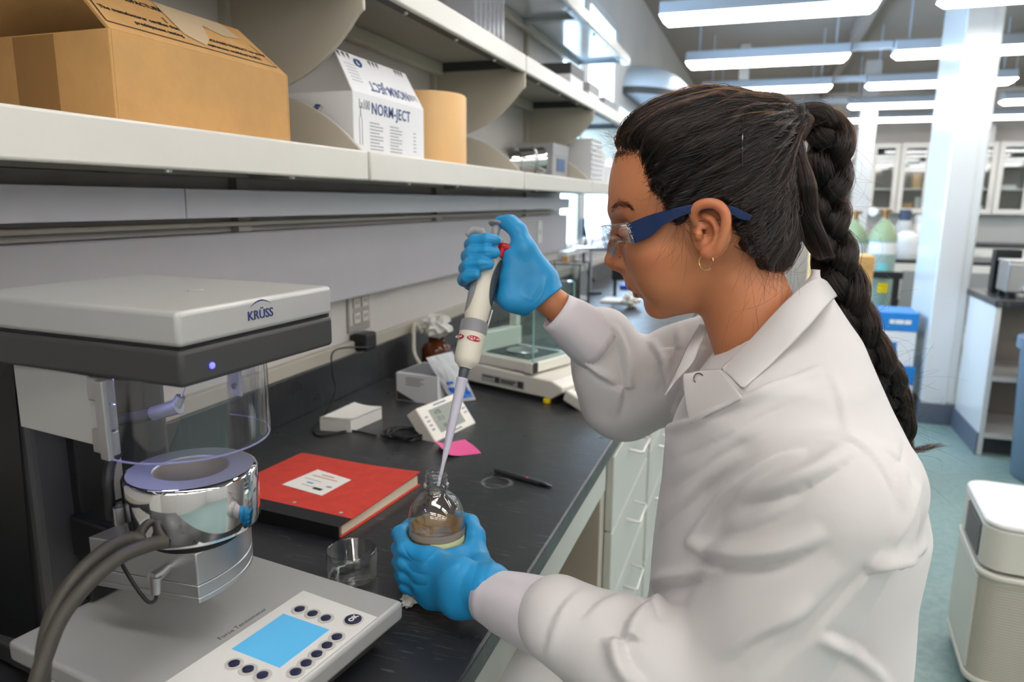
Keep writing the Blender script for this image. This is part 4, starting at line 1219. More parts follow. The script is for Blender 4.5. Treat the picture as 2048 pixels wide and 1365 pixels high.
def quad_obj(name, V, Q, m, parent=None, smooth=180, label=None):
    me = bpy.data.meshes.new(name)
    me.vertices.add(len(V)); me.vertices.foreach_set('co', np.ascontiguousarray(V, F32).ravel())
    me.loops.add(Q.size); me.loops.foreach_set('vertex_index', np.ascontiguousarray(Q, np.int32).ravel())
    me.polygons.add(len(Q)); me.polygons.foreach_set('loop_start', np.arange(0, Q.size, Q.shape[1], dtype=np.int32))
    me.update(calc_edges=True); me.validate()
    o = bpy.data.objects.new(name, me); COL.objects.link(o)
    for q in (m if isinstance(m, (list, tuple)) else [m]): me.materials.append(q)
    me.shade_smooth()
    if parent is not None: o.parent = parent
    if label: o['label'] = label
    return o

def bvh(V, Q): return BVHTree.FromPolygons([tuple(p) for p in V], [tuple(int(i) for i in q) for q in Q])

def poly_sdf(P, X, Y):
    """signed distance of points (X,Y) to a closed 2D polygon; negative inside"""
    P = np.array(P, float); d = np.full(X.shape, 1e9); s = np.ones(X.shape)
    n = len(P)
    for i in range(n):
        a = P[i]; b = P[i-1]
        e = b-a; wx = X-a[0]; wy = Y-a[1]
        t = np.clip((wx*e[0]+wy*e[1])/(e@e+1e-18), 0, 1)
        d = np.minimum(d, (wx-e[0]*t)**2+(wy-e[1]*t)**2)
        c1 = Y >= a[1]; c2 = Y < b[1]; c3 = e[0]*wy > e[1]*wx
        flip = (c1 & c2 & c3) | (~c1 & ~c2 & ~c3)
        s = np.where(flip, -s, s)
    return s*np.sqrt(d)

def largest(V, Q):
    """keep the largest connected piece"""
    lab = np.arange(len(V))
    while True:
        m = lab[Q].min(1); new = lab.copy()
        for k in range(4): np.minimum.at(new, Q[:, k], m)
        new = new[new]
        if (new == lab).all(): break
        lab = new
    c = np.bincount(lab[Q[:, 0]]).argmax(); keep = lab == c
    mp = np.cumsum(keep)-1
    return V[keep], mp[Q[keep[Q[:, 0]]]]
# ================================================================ the person
person = thing('person', 'person in a white lab coat, blue gloves and safety glasses pipetting at the bench', 'person', (.05, .86, 0))
def world_child(o): o.parent = person; o.matrix_parent_inverse = Matrix.Translation((-.05, -.86, 0)); return o

def skin_mat():
    m = mat('skin', rgb(198, 130, 90), .44, sss=.25, var=.04, vscale=30, bump=.04, bscale=500)
    nt = m.node_tree; N = nt.nodes; L = nt.links; b = N['Principled BSDF']
    at = N.new('ShaderNodeAttribute'); at.attribute_name = 'lips'
    mx = N.new('ShaderNodeMix'); mx.data_type = 'RGBA'; mx.inputs[7].default_value = rgb(142, 72, 66)
    src = b.inputs['Base Color'].links[0].from_socket
    L.new(at.outputs['Fac'], mx.inputs[0]); L.new(src, mx.inputs[6])
    at2 = N.new('ShaderNodeAttribute'); at2.attribute_name = 'blush'
    mx2 = N.new('ShaderNodeMix'); mx2.data_type = 'RGBA'; mx2.inputs[7].default_value = rgb(190, 104, 76)
    L.new(at2.outputs['Fac'], mx2.inputs[0]); L.new(mx.outputs[2], mx2.inputs[6]); L.new(mx2.outputs[2], b.inputs['Base Color'])
    return m
M_skin = skin_mat()

# head frame: X = image right (towards the back of the head), Y = up, Z = towards her left side (the viewer)
HD = .84
H0 = pd(1400, 430, HD)
_v = (H0-CAMLOC)/np.linalg.norm(H0-CAMLOC)
HZ = -_v
HX = np.cross(np.array([0, 0, 1.]), HZ); HX /= np.linalg.norm(HX)
HY = np.cross(HZ, HX)
HM = np.stack([HX, HY, HZ], 1)
def hw(P): return np.asarray(P) @ HM.T+H0           # head-local -> world
def hp(x, y, z=0.):                                  # pixel on the plane at lateral offset z -> head-local
    d = ray(x, y) @ HM; o = (CAMLOC-H0) @ HM
    t = (z-o[2])/d[2]; return o+d*t
def hp2(x, y): return hp(x, y)[:2]

def blur2(a, r, it=2):
    for _ in range(it):
        for ax in (0, 1):
            p = np.concatenate([np.repeat(np.take(a, [0], ax), r, ax), a, np.repeat(np.take(a, [-1], ax), r+1, ax)], ax)
            c = np.cumsum(p, ax); n = a.shape[ax]
            a = (np.take(c, range(2*r+1-1, 2*r+n), ax)-np.concatenate([np.zeros_like(np.take(c, [0], ax)), np.take(c, range(0, n-1), ax)], ax))/(2*r+1)
    return a

def build_head():
    g = Grid((-.125, -.215, -.10), (.15, .165, .10), .00135)
    X2, Y2 = np.meshgrid(g.ax[0], g.ax[1], indexing='ij')
    # skull and jaw outline without nose and lips (pixels)
    out = [(1236, 300), (1224, 335), (1218, 372), (1217, 400), (1221, 424), (1231, 445), (1238, 470), (1243, 500), (1248, 530), (1255, 556), (1268, 574), (1281, 588), (1290, 603), (1299, 615), (1310, 626), (1326, 632), (1346, 632), (1370, 629),
           (1396, 618), (1424, 590), (1450, 565), (1490, 560), (1530, 545), (1565, 500), (1580, 440), (1580, 380), (1560, 310), (1520, 250), (1460, 212), (1390, 200), (1320, 214), (1270, 245)]
    P = np.array([hp2(*q) for q in spline(out+out[:1], 5)[:-1]])
    e = blur2(-poly_sdf(P, X2, Y2), 6)
    # vertical coordinate along the tilted face: 0 at the chin, grows to the crown
    ca, sa = math.cos(math.radians(20)), math.sin(math.radians(20))
    ch = hp2(1326, 632)
    v = (Y2-ch[1])*ca-(X2-ch[0])*sa*-1*-1
    v = (Y2-ch[1])*ca+(X2-ch[0])*-sa
    u = (X2-ch[0])*ca+(Y2-ch[1])*sa
    W = np.interp(v, [-.03, 0, .02, .05, .08, .11, .15, .2], [.034, .038, .047, .058, .065, .069, .073, .074])
    W = W*np.interp(u, [-.06, .0, .05, .1], [.96, .98, 1.0, 1.02])
    E = np.interp(v, [-.02, .02, .06, .12, .2], [.05, .058, .070, .080, .085])
    def fn(X, Y, Z):
        a = (np.maximum(E-e, 0)/E)[:, :, None]
        b = np.abs(Z)/W[:, :, None]
        return ((a**2.15+b**2.15)**(1/2.15)-1)*.062
    g.f = np.minimum(g.f, fn(None, None, g.ax[2][None, None, :])).astype(F32)
    H = lambda x, y, z=0.: hp(x, y, z)
    # neck
    g.cone(H(1472, 560), H(1548, 745), .0505, .056, .02)
    g.cone(H(1450, 600, .022), H(1470, 735, .008), .012, .011, .02)            # tendon in front
    # brow ridge, cheek bones, jaw corner
    for s in (-1, 1):
        g.cone(H(1236, 424, s*.012), H(1262, 418, s*.040), .008, .007, .014)
        g.ell(H(1306, 505, s*.042), (.026, .020, .020), .022)
        g.ell(H(1318, 556, s*.034), (.020, .024, .018), .02)                    # cheek
        # orbit then lid over the eye
        g.ell(H(1236, 462, s*.034), (.017, .0125, .018), .010, sub=True)
        g.ell(H(1259, 466, s*.0325), (.0128, .0122, .0135), .003)
        g.cone(H(1246, 474, s*.022), H(1262, 478, s*.043), .0035, .003, .006)   # lower lid pouch
    # nose: bridge, tip, wings
    g.chain([H(1240, 440), H(1239, 464), H(1231, 494), H(1226, 518)], [.007, .0070, .0074, .0082], .010)
    g.ell(H(1226, 523), (.0098, .0092, .0098), .007)
    g.cone(H(1234, 537), H(1250, 543), .0035, .0045, .006)                         # columella
    for s in (-1, 1):
        g.ell(H(1245, 529, s*.0125), (.0105, .0082, .0062), .005)
        g.ell(H(1237, 541, s*.0125), (.0066, .0034, .0058), .0015, sub=True)      # nostril
        g.cone(H(1256, 520, s*.019), H(1266, 548, s*.025), .003, .003, .006, sub=True)   # crease beside the wing
    # muzzle, lips
    g.ell(H(1272, 558), (.012, .012, .024), .012)
    up = [H(1262, 570), H(1266, 572, .010), H(1277, 577, .020), H(1288, 582, .0245)]
    g.chain(up, [.0056, .0054, .0042, .002], .004); g.chain([p*np.array([1, 1, -1]) for p in up], [.0056, .0054, .0042, .002], .004)
    lo = [H(1278, 588), H(1280, 588, .009), H(1286, 586, .018), H(1292, 584, .0235)]
    g.chain(lo, [.0066, .0062, .0046, .002], .004); g.chain([p*np.array([1, 1, -1]) for p in lo], [.0066, .0062, .0046, .002], .004)
    mo = [H(1266, 578), H(1271, 578.5, .010), H(1281, 581, .019), H(1291, 584.5, .026)]
    g.chain(mo, [.0017, .0017, .0015, .0012], .0015, sub=True); g.chain([p*np.array([1, 1, -1]) for p in mo], [.0017, .0017, .0015, .0012], .0015, sub=True)
    g.cone(H(1279, 603, -.012), H(1279, 603, .012), .003, .003, .008, sub=True)   # fold under the lip
    g.ell(H(1316, 616), (.014, .012, .017), .014)                                 # chin
    # ----- ear (both sides)
    for s in (-1, 1):
        def Q(x, y, z):
            p = H(x, y, .078) if s > 0 else H(x, y, .078)*np.array([1, 1, -1])
            return np.array([p[0], p[1], s*z])
        g.ell(Q(1424, 462, .0700), (.021, .031, .0075), .006)   # back plate
        hel = [Q(1393, 446, .0735), Q(1386, 430, .0775), Q(1394, 414, .081), Q(1415, 407, .084), Q(1437, 412, .0865), Q(1450, 430, .0875), Q(1450, 455, .087), Q(1443, 480, .0845), Q(1434, 500, .081)]
        hel = spline(hel, 5); g.chain(hel, np.interp(np.linspace(0, 1, len(hel)), np.linspace(0, 1, 9), [.0034, .0040, .0044, .0047, .0048, .0048, .0046, .0044, .0048]), .0025)
        g.ell(Q(1418, 506, .0785), (.0095, .0085, .0062), .006)                  # lobe
        g.ell(Q(1421, 440, .0835), (.0130, .0105, .0062), .003, sub=True)        # scapha hollow
        anti = [Q(1406, 432, .0775), Q(1422, 440, .0795), Q(1431, 458, .0805), Q(1427, 480, .0800), Q(1416, 493, .0790)]
        anti = spline(anti, 4); g.chain(anti, np.interp(np.linspace(0, 1, len(anti)), np.linspace(0, 1, 5), [.0024, .0034, .0040, .0042, .0042]), .003)
        g.ell(Q(1410, 468, .0815), (.0088, .0110, .0082), .004, sub=True)        # concha
        g.ell(Q(1402, 463, .0755), (.0046, .0060, .0085), .002, sub=True)        # canal
        g.ell(Q(1397, 470, .0775), (.0046, .0068, .0052), .004)                  # tragus
        g.cone(Q(1392, 448, .0735), Q(1410, 456, .0755), .0026, .002, .003)      # crus of helix
    V, Qd = g.mesh()
    V = relax(V, Qd, 3, .5)
    return V, Qd
Vh, Qh = build_head()
def head_object():
    o = quad_obj('body', hw(Vh), Qh, M_skin)
    me = o.data
    lips = np.zeros(len(Vh))
    def blob(c, r): 
        d = (Vh-np.array(c))/np.array(r); return np.exp(-(d**2).sum(1)**2)
    for s in (-1, 1):
        for (x, y, z, r) in ((1262, 571, .0, (.008, .0052, .011)), (1270, 574, .011, (.008, .0048, .009)), (1281, 579, .019, (.007, .003, .006)), (1277, 588, 0, (.008, .0062, .011)), (1281, 588, .010, (.008, .0056, .009)), (1288, 585, .018, (.006, .003, .006))):
            p = hp(x, y, z); p[2] *= s; lips = np.maximum(lips, blob(p, r))
    a = me.attributes.new('lips', 'FLOAT', 'POINT'); a.data.foreach_set('value', np.clip(lips*1.6, 0, 1).astype(F32))
    bl = np.zeros(len(Vh))
    for s in (-1, 1):
        for (x, y, z, r, k) in ((1300, 520, .05, (.022, .018, .03), .28), (1222, 524, 0, (.014, .012, .016), .4), (1420, 430, .085, (.022, .02, .02), .45), (1415, 506, .08, (.014, .012, .014), .45)):
            p = hp(x, y, z); p[2] *= s; bl = np.maximum(bl, k*blob(p, r))
    a = me.attributes.new('blush', 'FLOAT', 'POINT'); a.data.foreach_set('value', bl.astype(F32))
    return o
body = world_child(head_object())
# ================================================================ hair
M_hair = bpy.data.materials.new('dark brown hair'); MATS['hair'] = M_hair
M_hair.use_nodes = True
_N = M_hair.node_tree.nodes; _N.remove(_N['Principled BSDF'])
_hb = _N.new('ShaderNodeBsdfHairPrincipled'); _hb.parametrization = 'MELANIN'
_hb.inputs['Melanin'].default_value = .93; _hb.inputs['Melanin Redness'].default_value = .25; _hb.inputs['Roughness'].default_value = .2; _hb.inputs['Radial Roughness'].default_value = .45
_hb.inputs['Random Color'].default_value = .25; _hb.inputs['Random Roughness'].default_value = .2
M_hair.node_tree.links.new(_hb.outputs[0], _N['Material Output'].inputs[0])
M_cap = mat('hair under layer', rgb(24, 19, 17), .42, spec=.6, var=.3, vscale=120)

def strands(name, curves, r0, r1, parent, label=None):
    """one hair Curves object from arrays of world points"""
    hc = bpy.data.hair_curves.new(name)
    hc.add_curves([len(c) for c in curves])
    P = np.concatenate(curves).astype(F32)
    hc.attributes['position'].data.foreach_set('vector', P.ravel()) if 'position' in hc.attributes else hc.position_data.foreach_set('vector', P.ravel())
    rad = np.concatenate([np.interp(np.linspace(0, 1, len(c)), [0, .85, 1], [r0, r0, r1]) for c in curves]).astype(F32)
    a = hc.attributes.get('radius') or hc.attributes.new('radius', 'FLOAT', 'POINT')
    a.data.foreach_set('value', rad)
    hc.materials.append(M_hair)
    o = bpy.data.objects.new(name, hc); COL.objects.link(o)
    if label: o['label'] = label
    return world_child(o)

TIE = hp(1578, 250)
def build_cap():
    g = Grid((-.125, -.12, -.10), (.16, .165, .10), .0022)
    X2, Y2 = np.meshgrid(g.ax[0], g.ax[1], indexing='ij')
    out = [(1240, 316), (1240, 288), (1260, 249), (1300, 219), (1350, 200), (1400, 189), (1450, 188), (1500, 198), (1545, 217), (1572, 233), (1588, 255), (1590, 285), (1582, 320), (1584, 380), (1590, 450), (1588, 495), (1565, 535), (1540, 575), (1500, 640), (1400, 680), (1300, 640), (1246, 520), (1240, 400)]
    P = np.array([hp2(*q) for q in spline(out+out[:1], 5)[:-1]])
    e = blur2(-poly_sdf(P, X2, Y2), 3)
    W = np.interp(Y2, [-.08, 0, .08, .14], [.072, .078, .080, .074])*np.interp(X2, [-.11, .0, .06, .11], [.97, 1.0, .95, .66])
    cov = [(1226, 318), (1246, 300), (1276, 296), (1296, 318), (1296, 345), (1306, 375), (1327, 398), (1342, 425), (1350, 448), (1358, 462), (1368, 448), (1382, 422), (1395, 408), (1425, 402), (1452, 414), (1464, 440), (1480, 480), (1500, 512), (1540, 540), (1578, 538), (1610, 505), (1650, 460), (1670, 300), (1600, 140), (1300, 140), (1190, 220)]
    C = np.array([hp(q[0], q[1], (.0, .015, .03, .042, .05, .056)[i] if i < 6 else (.066 if i < 18 else .03))[:2] for i, q in enumerate(cov)])
    cd = blur2(poly_sdf(C, X2, Y2), 3)
    def fn(Z):
        a = (np.maximum(.075-e, 0)/.075)[:, :, None]; b = np.abs(Z)/W[:, :, None]
        d = ((a**2.2+b**2.2)**(1/2.2)-1)*.065
        c = cd[:, :, None]*1.0; k = .005
        h = np.clip(.5-.5*(d-c)/k, 0, 1)
        return d*(1-h)+c*h+k*h*(1-h)
    g.f = np.minimum(g.f, fn(g.ax[2][None, None, :])).astype(F32)
    # soft knot of hair gathered at the tie
    g.cone(hp(1545, 245), hp(1590, 250), .022, .012, .02)
    V, Q = g.mesh(); V = relax(V, Q, 3)
    # locks: shallow furrows running to the tie
    N = normals(V, Q); a = np.array(TIE)-np.array(hp(1410, 400)); a /= np.linalg.norm(a)
    e1 = np.cross(a, np.array([0, 0, 1.])); e1 /= np.linalg.norm(e1); e2 = np.cross(a, e1)
    w = V-np.array(TIE); phi = np.arctan2(w @ e2, w @ e1); r = np.linalg.norm(w, axis=1)
    wob = .10*np.sin(r*40)+.05*np.sin(r*95+1)
    dsp = .0018*np.sin(23*(phi+wob))+.0014*np.sin(41*(phi+.7*wob)+1.3)+.0010*np.sin(67*phi+2)
    V = V+N*(dsp*np.clip(r/.04, 0, 1))[:, None]
    return V, Q
Vc, Qc = build_cap()
cap = world_child(quad_obj('hair', hw(Vc), Qc, M_cap, label='dark brown hair pulled back tight'))
cap_bvh = bvh(Vc, Qc)
CC = hp(1410, 400)

def on_cap(p, off):
    d = Vector(p)-Vector(CC); L = d.length; d.normalize()
    h = cap_bvh.ray_cast(Vector(CC)+d*.2, -d, .2)
    if h[0] is None: return None
    return np.array(h[0]+d*off)

def scalp_strands(n):
    r = np.random.default_rng(3); curves = []
    N = normals(Vc, Qc)
    idx = r.permutation(len(Vc))
    tie = np.array(TIE)
    for i in idx:
        if len(curves) >= n: break
        p0 = Vc[i]
        if p0[2] < -.035 and r.random() < .6: continue
        dist = np.linalg.norm(p0-tie)
        if dist < .018: continue
        tgt = tie+r.normal(size=3)*np.array([.004, .007, .006])
        m = int(np.clip(dist/.009, 6, 18)); ok = []
        lift = abs(r.normal())*.0020+.0004
        sway = r.normal()*.003; ph = r.random()*6
        frac = 1.0 if r.random() < .8 else r.uniform(.4, .9)
        # gathered locks: neighbours share a clump offset
        cl = math.sin(p0[1]*160+p0[0]*45)*.0012+math.sin(p0[1]*420+3*p0[0]*100)*.0006
        for t in np.linspace(0, frac, m):
            q = p0*(1-t)+tgt*t
            # arc the flow: strands leave along the head before turning up to the tie
            q = q+np.array([0, -.020*math.sin(PI*t)*(1 if p0[1] < .03 else .15), 0])+np.array([0, sway*math.sin(3*t+ph), 0])
            w = on_cap(q, lift+cl*math.sin(PI*min(1, t*1.2))+.0006*math.sin(9*t+ph))
            if w is None: break
            # ease to the tie at the end
            if t > .9: w = w*(1-(t-.9)/.1*.9)+tgt*((t-.9)/.1*.9)
            ok.append(w)
        if len(ok) > 3: curves.append(hw(np.array(ok)))
    return curves
strands('hair_strands', scalp_strands(9000), .00030, .00010, person)

# ---- ponytail loop and braid
def Dp(x, y, D): return np.array(pd(x, y, D))
CL = spline([Dp(1572, 250, .842), Dp(1612, 240, .845), Dp(1648, 252, .85), Dp(1664, 300, .855), Dp(1652, 362, .86), Dp(1648, 425, .86), Dp(1660, 490, .855), Dp(1680, 550, .85), Dp(1697, 610, .85), Dp(1718, 665, .86), Dp(1752, 725, .87), Dp(1782, 782, .90), Dp(1800, 840, .93), Dp(1800, 900, .95), Dp(1795, 960, .955)], 24)
seg = np.concatenate([[0], np.cumsum(np.linalg.norm(np.diff(CL, axis=0), axis=1))]); LEN = seg[-1]
def cl_at(s): return np.array([np.interp(s, seg, CL[:, i]) for i in range(3)])
def braid_frame(s):
    T = cl_at(min(LEN, s+.004))-cl_at(max(0, s-.004)); T /= np.linalg.norm(T)
    side = np.cross(T, _v); side /= np.linalg.norm(side)+1e-9     # in the picture plane
    dep = np.cross(side, T)
    return cl_at(s), T, side, dep
LAM = .135
def braid_center(k, s):
    c, T, sd, dp = braid_frame(s)
    ramp = np.clip((s-.0)/.05, 0, 1)
    th = 2*PI*s/LAM+2*PI*k/3+.6
    A = np.interp(s, [0, .05, .12, .3, LEN], [.003, .013, .0155, .014, .007])
    B = np.interp(s, [0, .05, .3, LEN], [.003, .0095, .0095, .006])
    return c+sd*A*math.sin(th)+dp*B*math.sin(2*th), T, sd, dp
def lock_r(s): return np.interp(s, [0, .02, .06, .12, .32, LEN*.92, LEN], [.007, .0095, .0125, .013, .0115, .007, .004])
S = np.linspace(0, LEN, 110)
for k in range(3):
    path = np.array([braid_center(k, s)[0] for s in S]); rad = np.array([lock_r(s) for s in S])*.86
    o = MB().tube(path, rad, 14).build('braid_lock', M_cap, None, smooth=80); world_child(o)
def braid_strands(n):
    r = np.random.default_rng(8); out = []
    cen = []
    for k in range(3):
        cen.append([braid_center(k, s) for s in S])
    for _ in range(n):
        k = r.integers(3); a0 = r.random()*2*PI; tw = r.normal()*3+14; rr = .88+.16*r.random()
        s0 = r.uniform(-.05, LEN*.9) if r.random() < .75 else 0.; ln = r.uniform(.12, .34)
        pts = []
        fl = r.normal()*.0016
        for s in np.linspace(max(0, s0), min(LEN, s0+ln), 18):
            j = min(109, int(s/LEN*109)); c, T, sd, dp = cen[k][j]
            j2 = min(109, j+1); f_ = s/LEN*109-j
            c = c*(1-f_)+cen[k][j2][0]*f_
            T2 = cen[k][j2][0]-cen[k][max(0, j-1)][0]; T2 = T2/np.linalg.norm(T2)
            u = dp-T2*(dp@T2); u /= np.linalg.norm(u); w = np.cross(T2, u)
            a = a0+tw*s; R_ = lock_r(s)*rr+fl*math.sin(30*s+a0)
            pts.append(c+u*math.cos(a)*R_+w*math.sin(a)*R_)
        out.append(np.array(pts))
    return out
strands('braid_strands', braid_strands(4200), .00022, .00007, person)

# hanging lock from the tie into the braid, and fine hairs along the hairline
def side_lock(n):
    r = np.random.default_rng(13); out = []
    C = spline([hp(1578, 262, .004), hp(1588, 300, .006), hp(1597, 350, .008), hp(1608, 410, .008), hp(1624, 460, .004), hp(1650, 515, -.002)], 6); m = len(C)
    rad = np.interp(np.linspace(0, 1, m), [0, .15, .5, 1], [.006, .012, .016, .010])
    for _ in range(n):
        a = r.random()*2*PI; q = math.sqrt(r.random()); tw = r.normal()*.5; j0 = r.integers(0, 6)
        pts = [C[j]+rad[j]*q*np.array([math.cos(a+tw*j/m), .25*math.sin(a), math.sin(a+tw*j/m)])+.0008*math.sin(j*.5+a) for j in range(j0, m)]
        out.append(hw(np.array(pts)))
    return out, C, rad
_sl, _C, _rad = side_lock(900)
strands('side_lock', _sl, .0002, .00007, person)
world_child(MB().tube(hw(_C), _rad*.7, 12).build('side_lock_core', M_cap, None, smooth=80))
def hairline():
    r = np.random.default_rng(31); out = []; hb_ = bvh(Vh, Qh)
    B = spline([(1234, 316), (1250, 304), (1278, 302), (1297, 322), (1298, 348), (1308, 376), (1328, 400), (1340, 424), (1348, 440)], 10)
    o_ = Vector((CAMLOC-H0) @ HM); tie = np.array(TIE)
    for _ in range(1200):
        b = B[r.integers(len(B))]+r.normal(size=2)*np.array([5, 5])+np.array([-3, 2])
        q = hb_.ray_cast(o_, Vector(ray(*b) @ HM).normalized())
        if q[0] is None: continue
        p0 = np.array(q[0]); L = r.uniform(.25, .6); pts = []
        dr = r.normal()*.006
        for t in np.linspace(0, L, 9):
            w = p0*(1-t)+tie*t+np.array([0, -.018*math.sin(PI*t)+dr*t, 0]); c = on_cap(w, .0008+.0006*r.random())
            if t < .06 or c is None:
                c = np.array(hb_.ray_cast(Vector(CC)+(Vector(w)-Vector(CC)).normalized()*.2, -(Vector(w)-Vector(CC)).normalized())[0] or w)+.0004
            pts.append(c)
        out.append(hw(np.array(pts)))
    return out
strands('hairline_strands', hairline(), .00016, .00006, person)

def flyaways():
    r = np.random.default_rng(21); out = []
    def wisp(p, d, L, curl, g=.5):
        p = np.array(p, float); d = np.array(d, float); d /= np.linalg.norm(d); pts = [p.copy()]
        ax = r.normal(size=3); ax /= np.linalg.norm(ax)
        for i in range(10):
            d = d+np.cross(ax, d)*curl*.12+np.array([0, 0, -.04*g]); d /= np.linalg.norm(d)
            p = p+d*L/10; pts.append(p.copy())
        out.append(np.array(pts))
    # short hairs along the whole hair mass
    N = normals(Vc, Qc); idx = r.permutation(len(Vc))[:260]
    for i in idx:
        n = N[i]; fl = TIE-Vc[i]; fl = fl/np.linalg.norm(fl)
        wisp(hw(Vc[i][None])[0], (n*.5+fl*.7+r.normal(size=3)*.35) @ HM.T, r.uniform(.015, .05), r.normal()*1.2, .2)
    # baby hairs at the forehead and temple, over the cheek and ear, at the nape
    for (x0, x1, y0, y1, z0, z1, dx, dy, n, L) in ((1240, 1300, 296, 345, .02, .06, .25, -1, 90, .022), (1295, 1345, 345, 440, .05, .07, .5, -.9, 120, .026), (1345, 1385, 430, 475, .066, .072, .12, -1, 80, .05), (1455, 1500, 425, 520, .062, .07, -.15, -1, 40, .05), (1500, 1590, 520, 552, .02, .06, -.1, -1, 110, .03), (1228, 1262, 255, 310, .0, .03, -.8, .35, 60, .022)):
        for _ in range(n):
            z = r.uniform(z0, z1); p = hp(r.uniform(x0, x1), r.uniform(y0, y1), z)
            w = on_cap(p, .001); w = p if w is None else w
            wisp(hw(w[None])[0], (np.array([dx, dy, .25])+r.normal(size=3)*.35) @ HM.T, L*r.uniform(.5, 1.5), r.normal()*1.6, .3)
    # stray hairs round the braid
    for _ in range(230):
        s = r.uniform(.02, LEN); c, T, sd, dp = braid_frame(s); a = r.random()*6.3
        wisp(c+(sd*math.cos(a)+dp*math.sin(a))*.022, T*.4+sd*math.cos(a)*.9+dp*math.sin(a)*.6+r.normal(size=3)*.3, r.uniform(.02, .07), r.normal()*2.2, .2)
    # brown tuft showing past the back
    for _ in range(120):
        p = pd(1822+r.normal()*2, 902+r.normal()*4, .94); q = pd(1888+r.normal()*10-abs(r.normal())*14, 890+r.normal()*2.5, .935); m_ = (p+q)/2+np.array([0, 0, r.normal()*.002-.002]); out.append(np.array([p, p*.5+m_*.5, m_, m_*.5+q*.5, q]))
    # long loose hairs on the collar
    for _ in range(18):
        p = hp(r.uniform(1480, 1600), r.uniform(515, 545), r.uniform(.02, .055)); wisp(hw(p[None])[0], (np.array([r.uniform(-.5, .4), -1, .5])) @ HM.T, r.uniform(.06, .12), r.normal()*1.2, .6)
    return out
strands('flyaway_hairs', flyaways(), .00007, .00003, person)

# elastic hair tie, bobby pin
M_tie = mat('black elastic', rgb(30, 26, 24), .7, bump=.3, bscale=900)
mb = MB()
for k, (dx, tl) in enumerate(((-.006, .08), (0, -.06), (.006, .03))):
    c = hp(1583, 250)+np.array([dx, 0, 0])
    pts = []
    for i in range(33):
        a = 2*PI*i/32; pts.append(hw((c+np.array([tl*.012*math.sin(a)+.003*math.cos(a), .0195*math.cos(a), .0165*math.sin(a)]))[None])[0])
    mb.tube(pts, .0034, 10, cap=False)
world_child(mb.build('hair_tie', M_tie, None, smooth=60))
pin = []
for x, y in ((1486, 237), (1485, 260), (1484, 285), (1484, 310), (1485, 332)):
    h = on_cap(hp(x, y, .055), .0022)
    d = ray(x, y) @ HM; o_ = (CAMLOC-H0) @ HM
    q = cap_bvh.ray_cast(Vector(o_), Vector(d).normalized()); pin.append(np.array(q[0])-d/np.linalg.norm(d)*.0062)
mb = MB().tube(hw(np.array(pin)), .0009, 8); world_child(mb.build('bobby_pin', mat('black lacquer', rgb(16, 16, 16), .2, coat=1.), None))
# eyebrow and lashes
def brow():
    r = np.random.default_rng(4); out = []; hb_ = bvh(Vh, Qh)
    def proj(x, y):
        d = ray(x, y) @ HM; o_ = (CAMLOC-H0) @ HM; q = hb_.ray_cast(Vector(o_), Vector(d).normalized())
        return None if q[0] is None else (np.array(q[0]), np.array(q[1]) if q[1].dot(Vector(d)) < 0 else -np.array(q[1]))
    for _ in range(170):
        t = r.random(); x = 1221+t*42; y = np.interp(t, [0, .35, .7, 1], [419, 407, 408, 416])+r.normal()*np.interp(t, [0, .4, 1], [4, 4.5, 1.5])
        h = proj(x, y); h2 = proj(x+7+2*r.random(), y-3+5*t+r.normal())
        if h is None or h2 is None: continue
        a, b = h[0], h2[0]
        out.append(hw(np.array([a+h[1]*.0002, (a+b)/2+h[1]*.0011, b+h2[1]*.0008])))
    for s in np.linspace(0, 1, 34):
        p = hp(1243+s*14, 468+s*6, .030+.012*s); d = np.array([-1, -.35, .35+.6*s]); L = .009
        pts = [p+d*L*t+np.array([0, .003*t*t, 0]) for t in np.linspace(0, 1, 5)]; out.append(hw(np.array(pts)))
    return out
strands('brow_and_lashes', brow(), .00011, .00004, person)
# small hoop earring
mb = MB(); c = hp(1412, 524, .080)
pts = [hw((c+np.array([.0073*math.cos(a), .0088*math.sin(a), .002*math.cos(a)]))[None])[0] for a in np.linspace(.15, 2*PI-.75, 30)]
mb.tube(pts, .0009, 8); world_child(mb.build('earring', mat('gold', rgb(226, 190, 120), .2, metal=1.), None, label='thin gold hoop earring'))
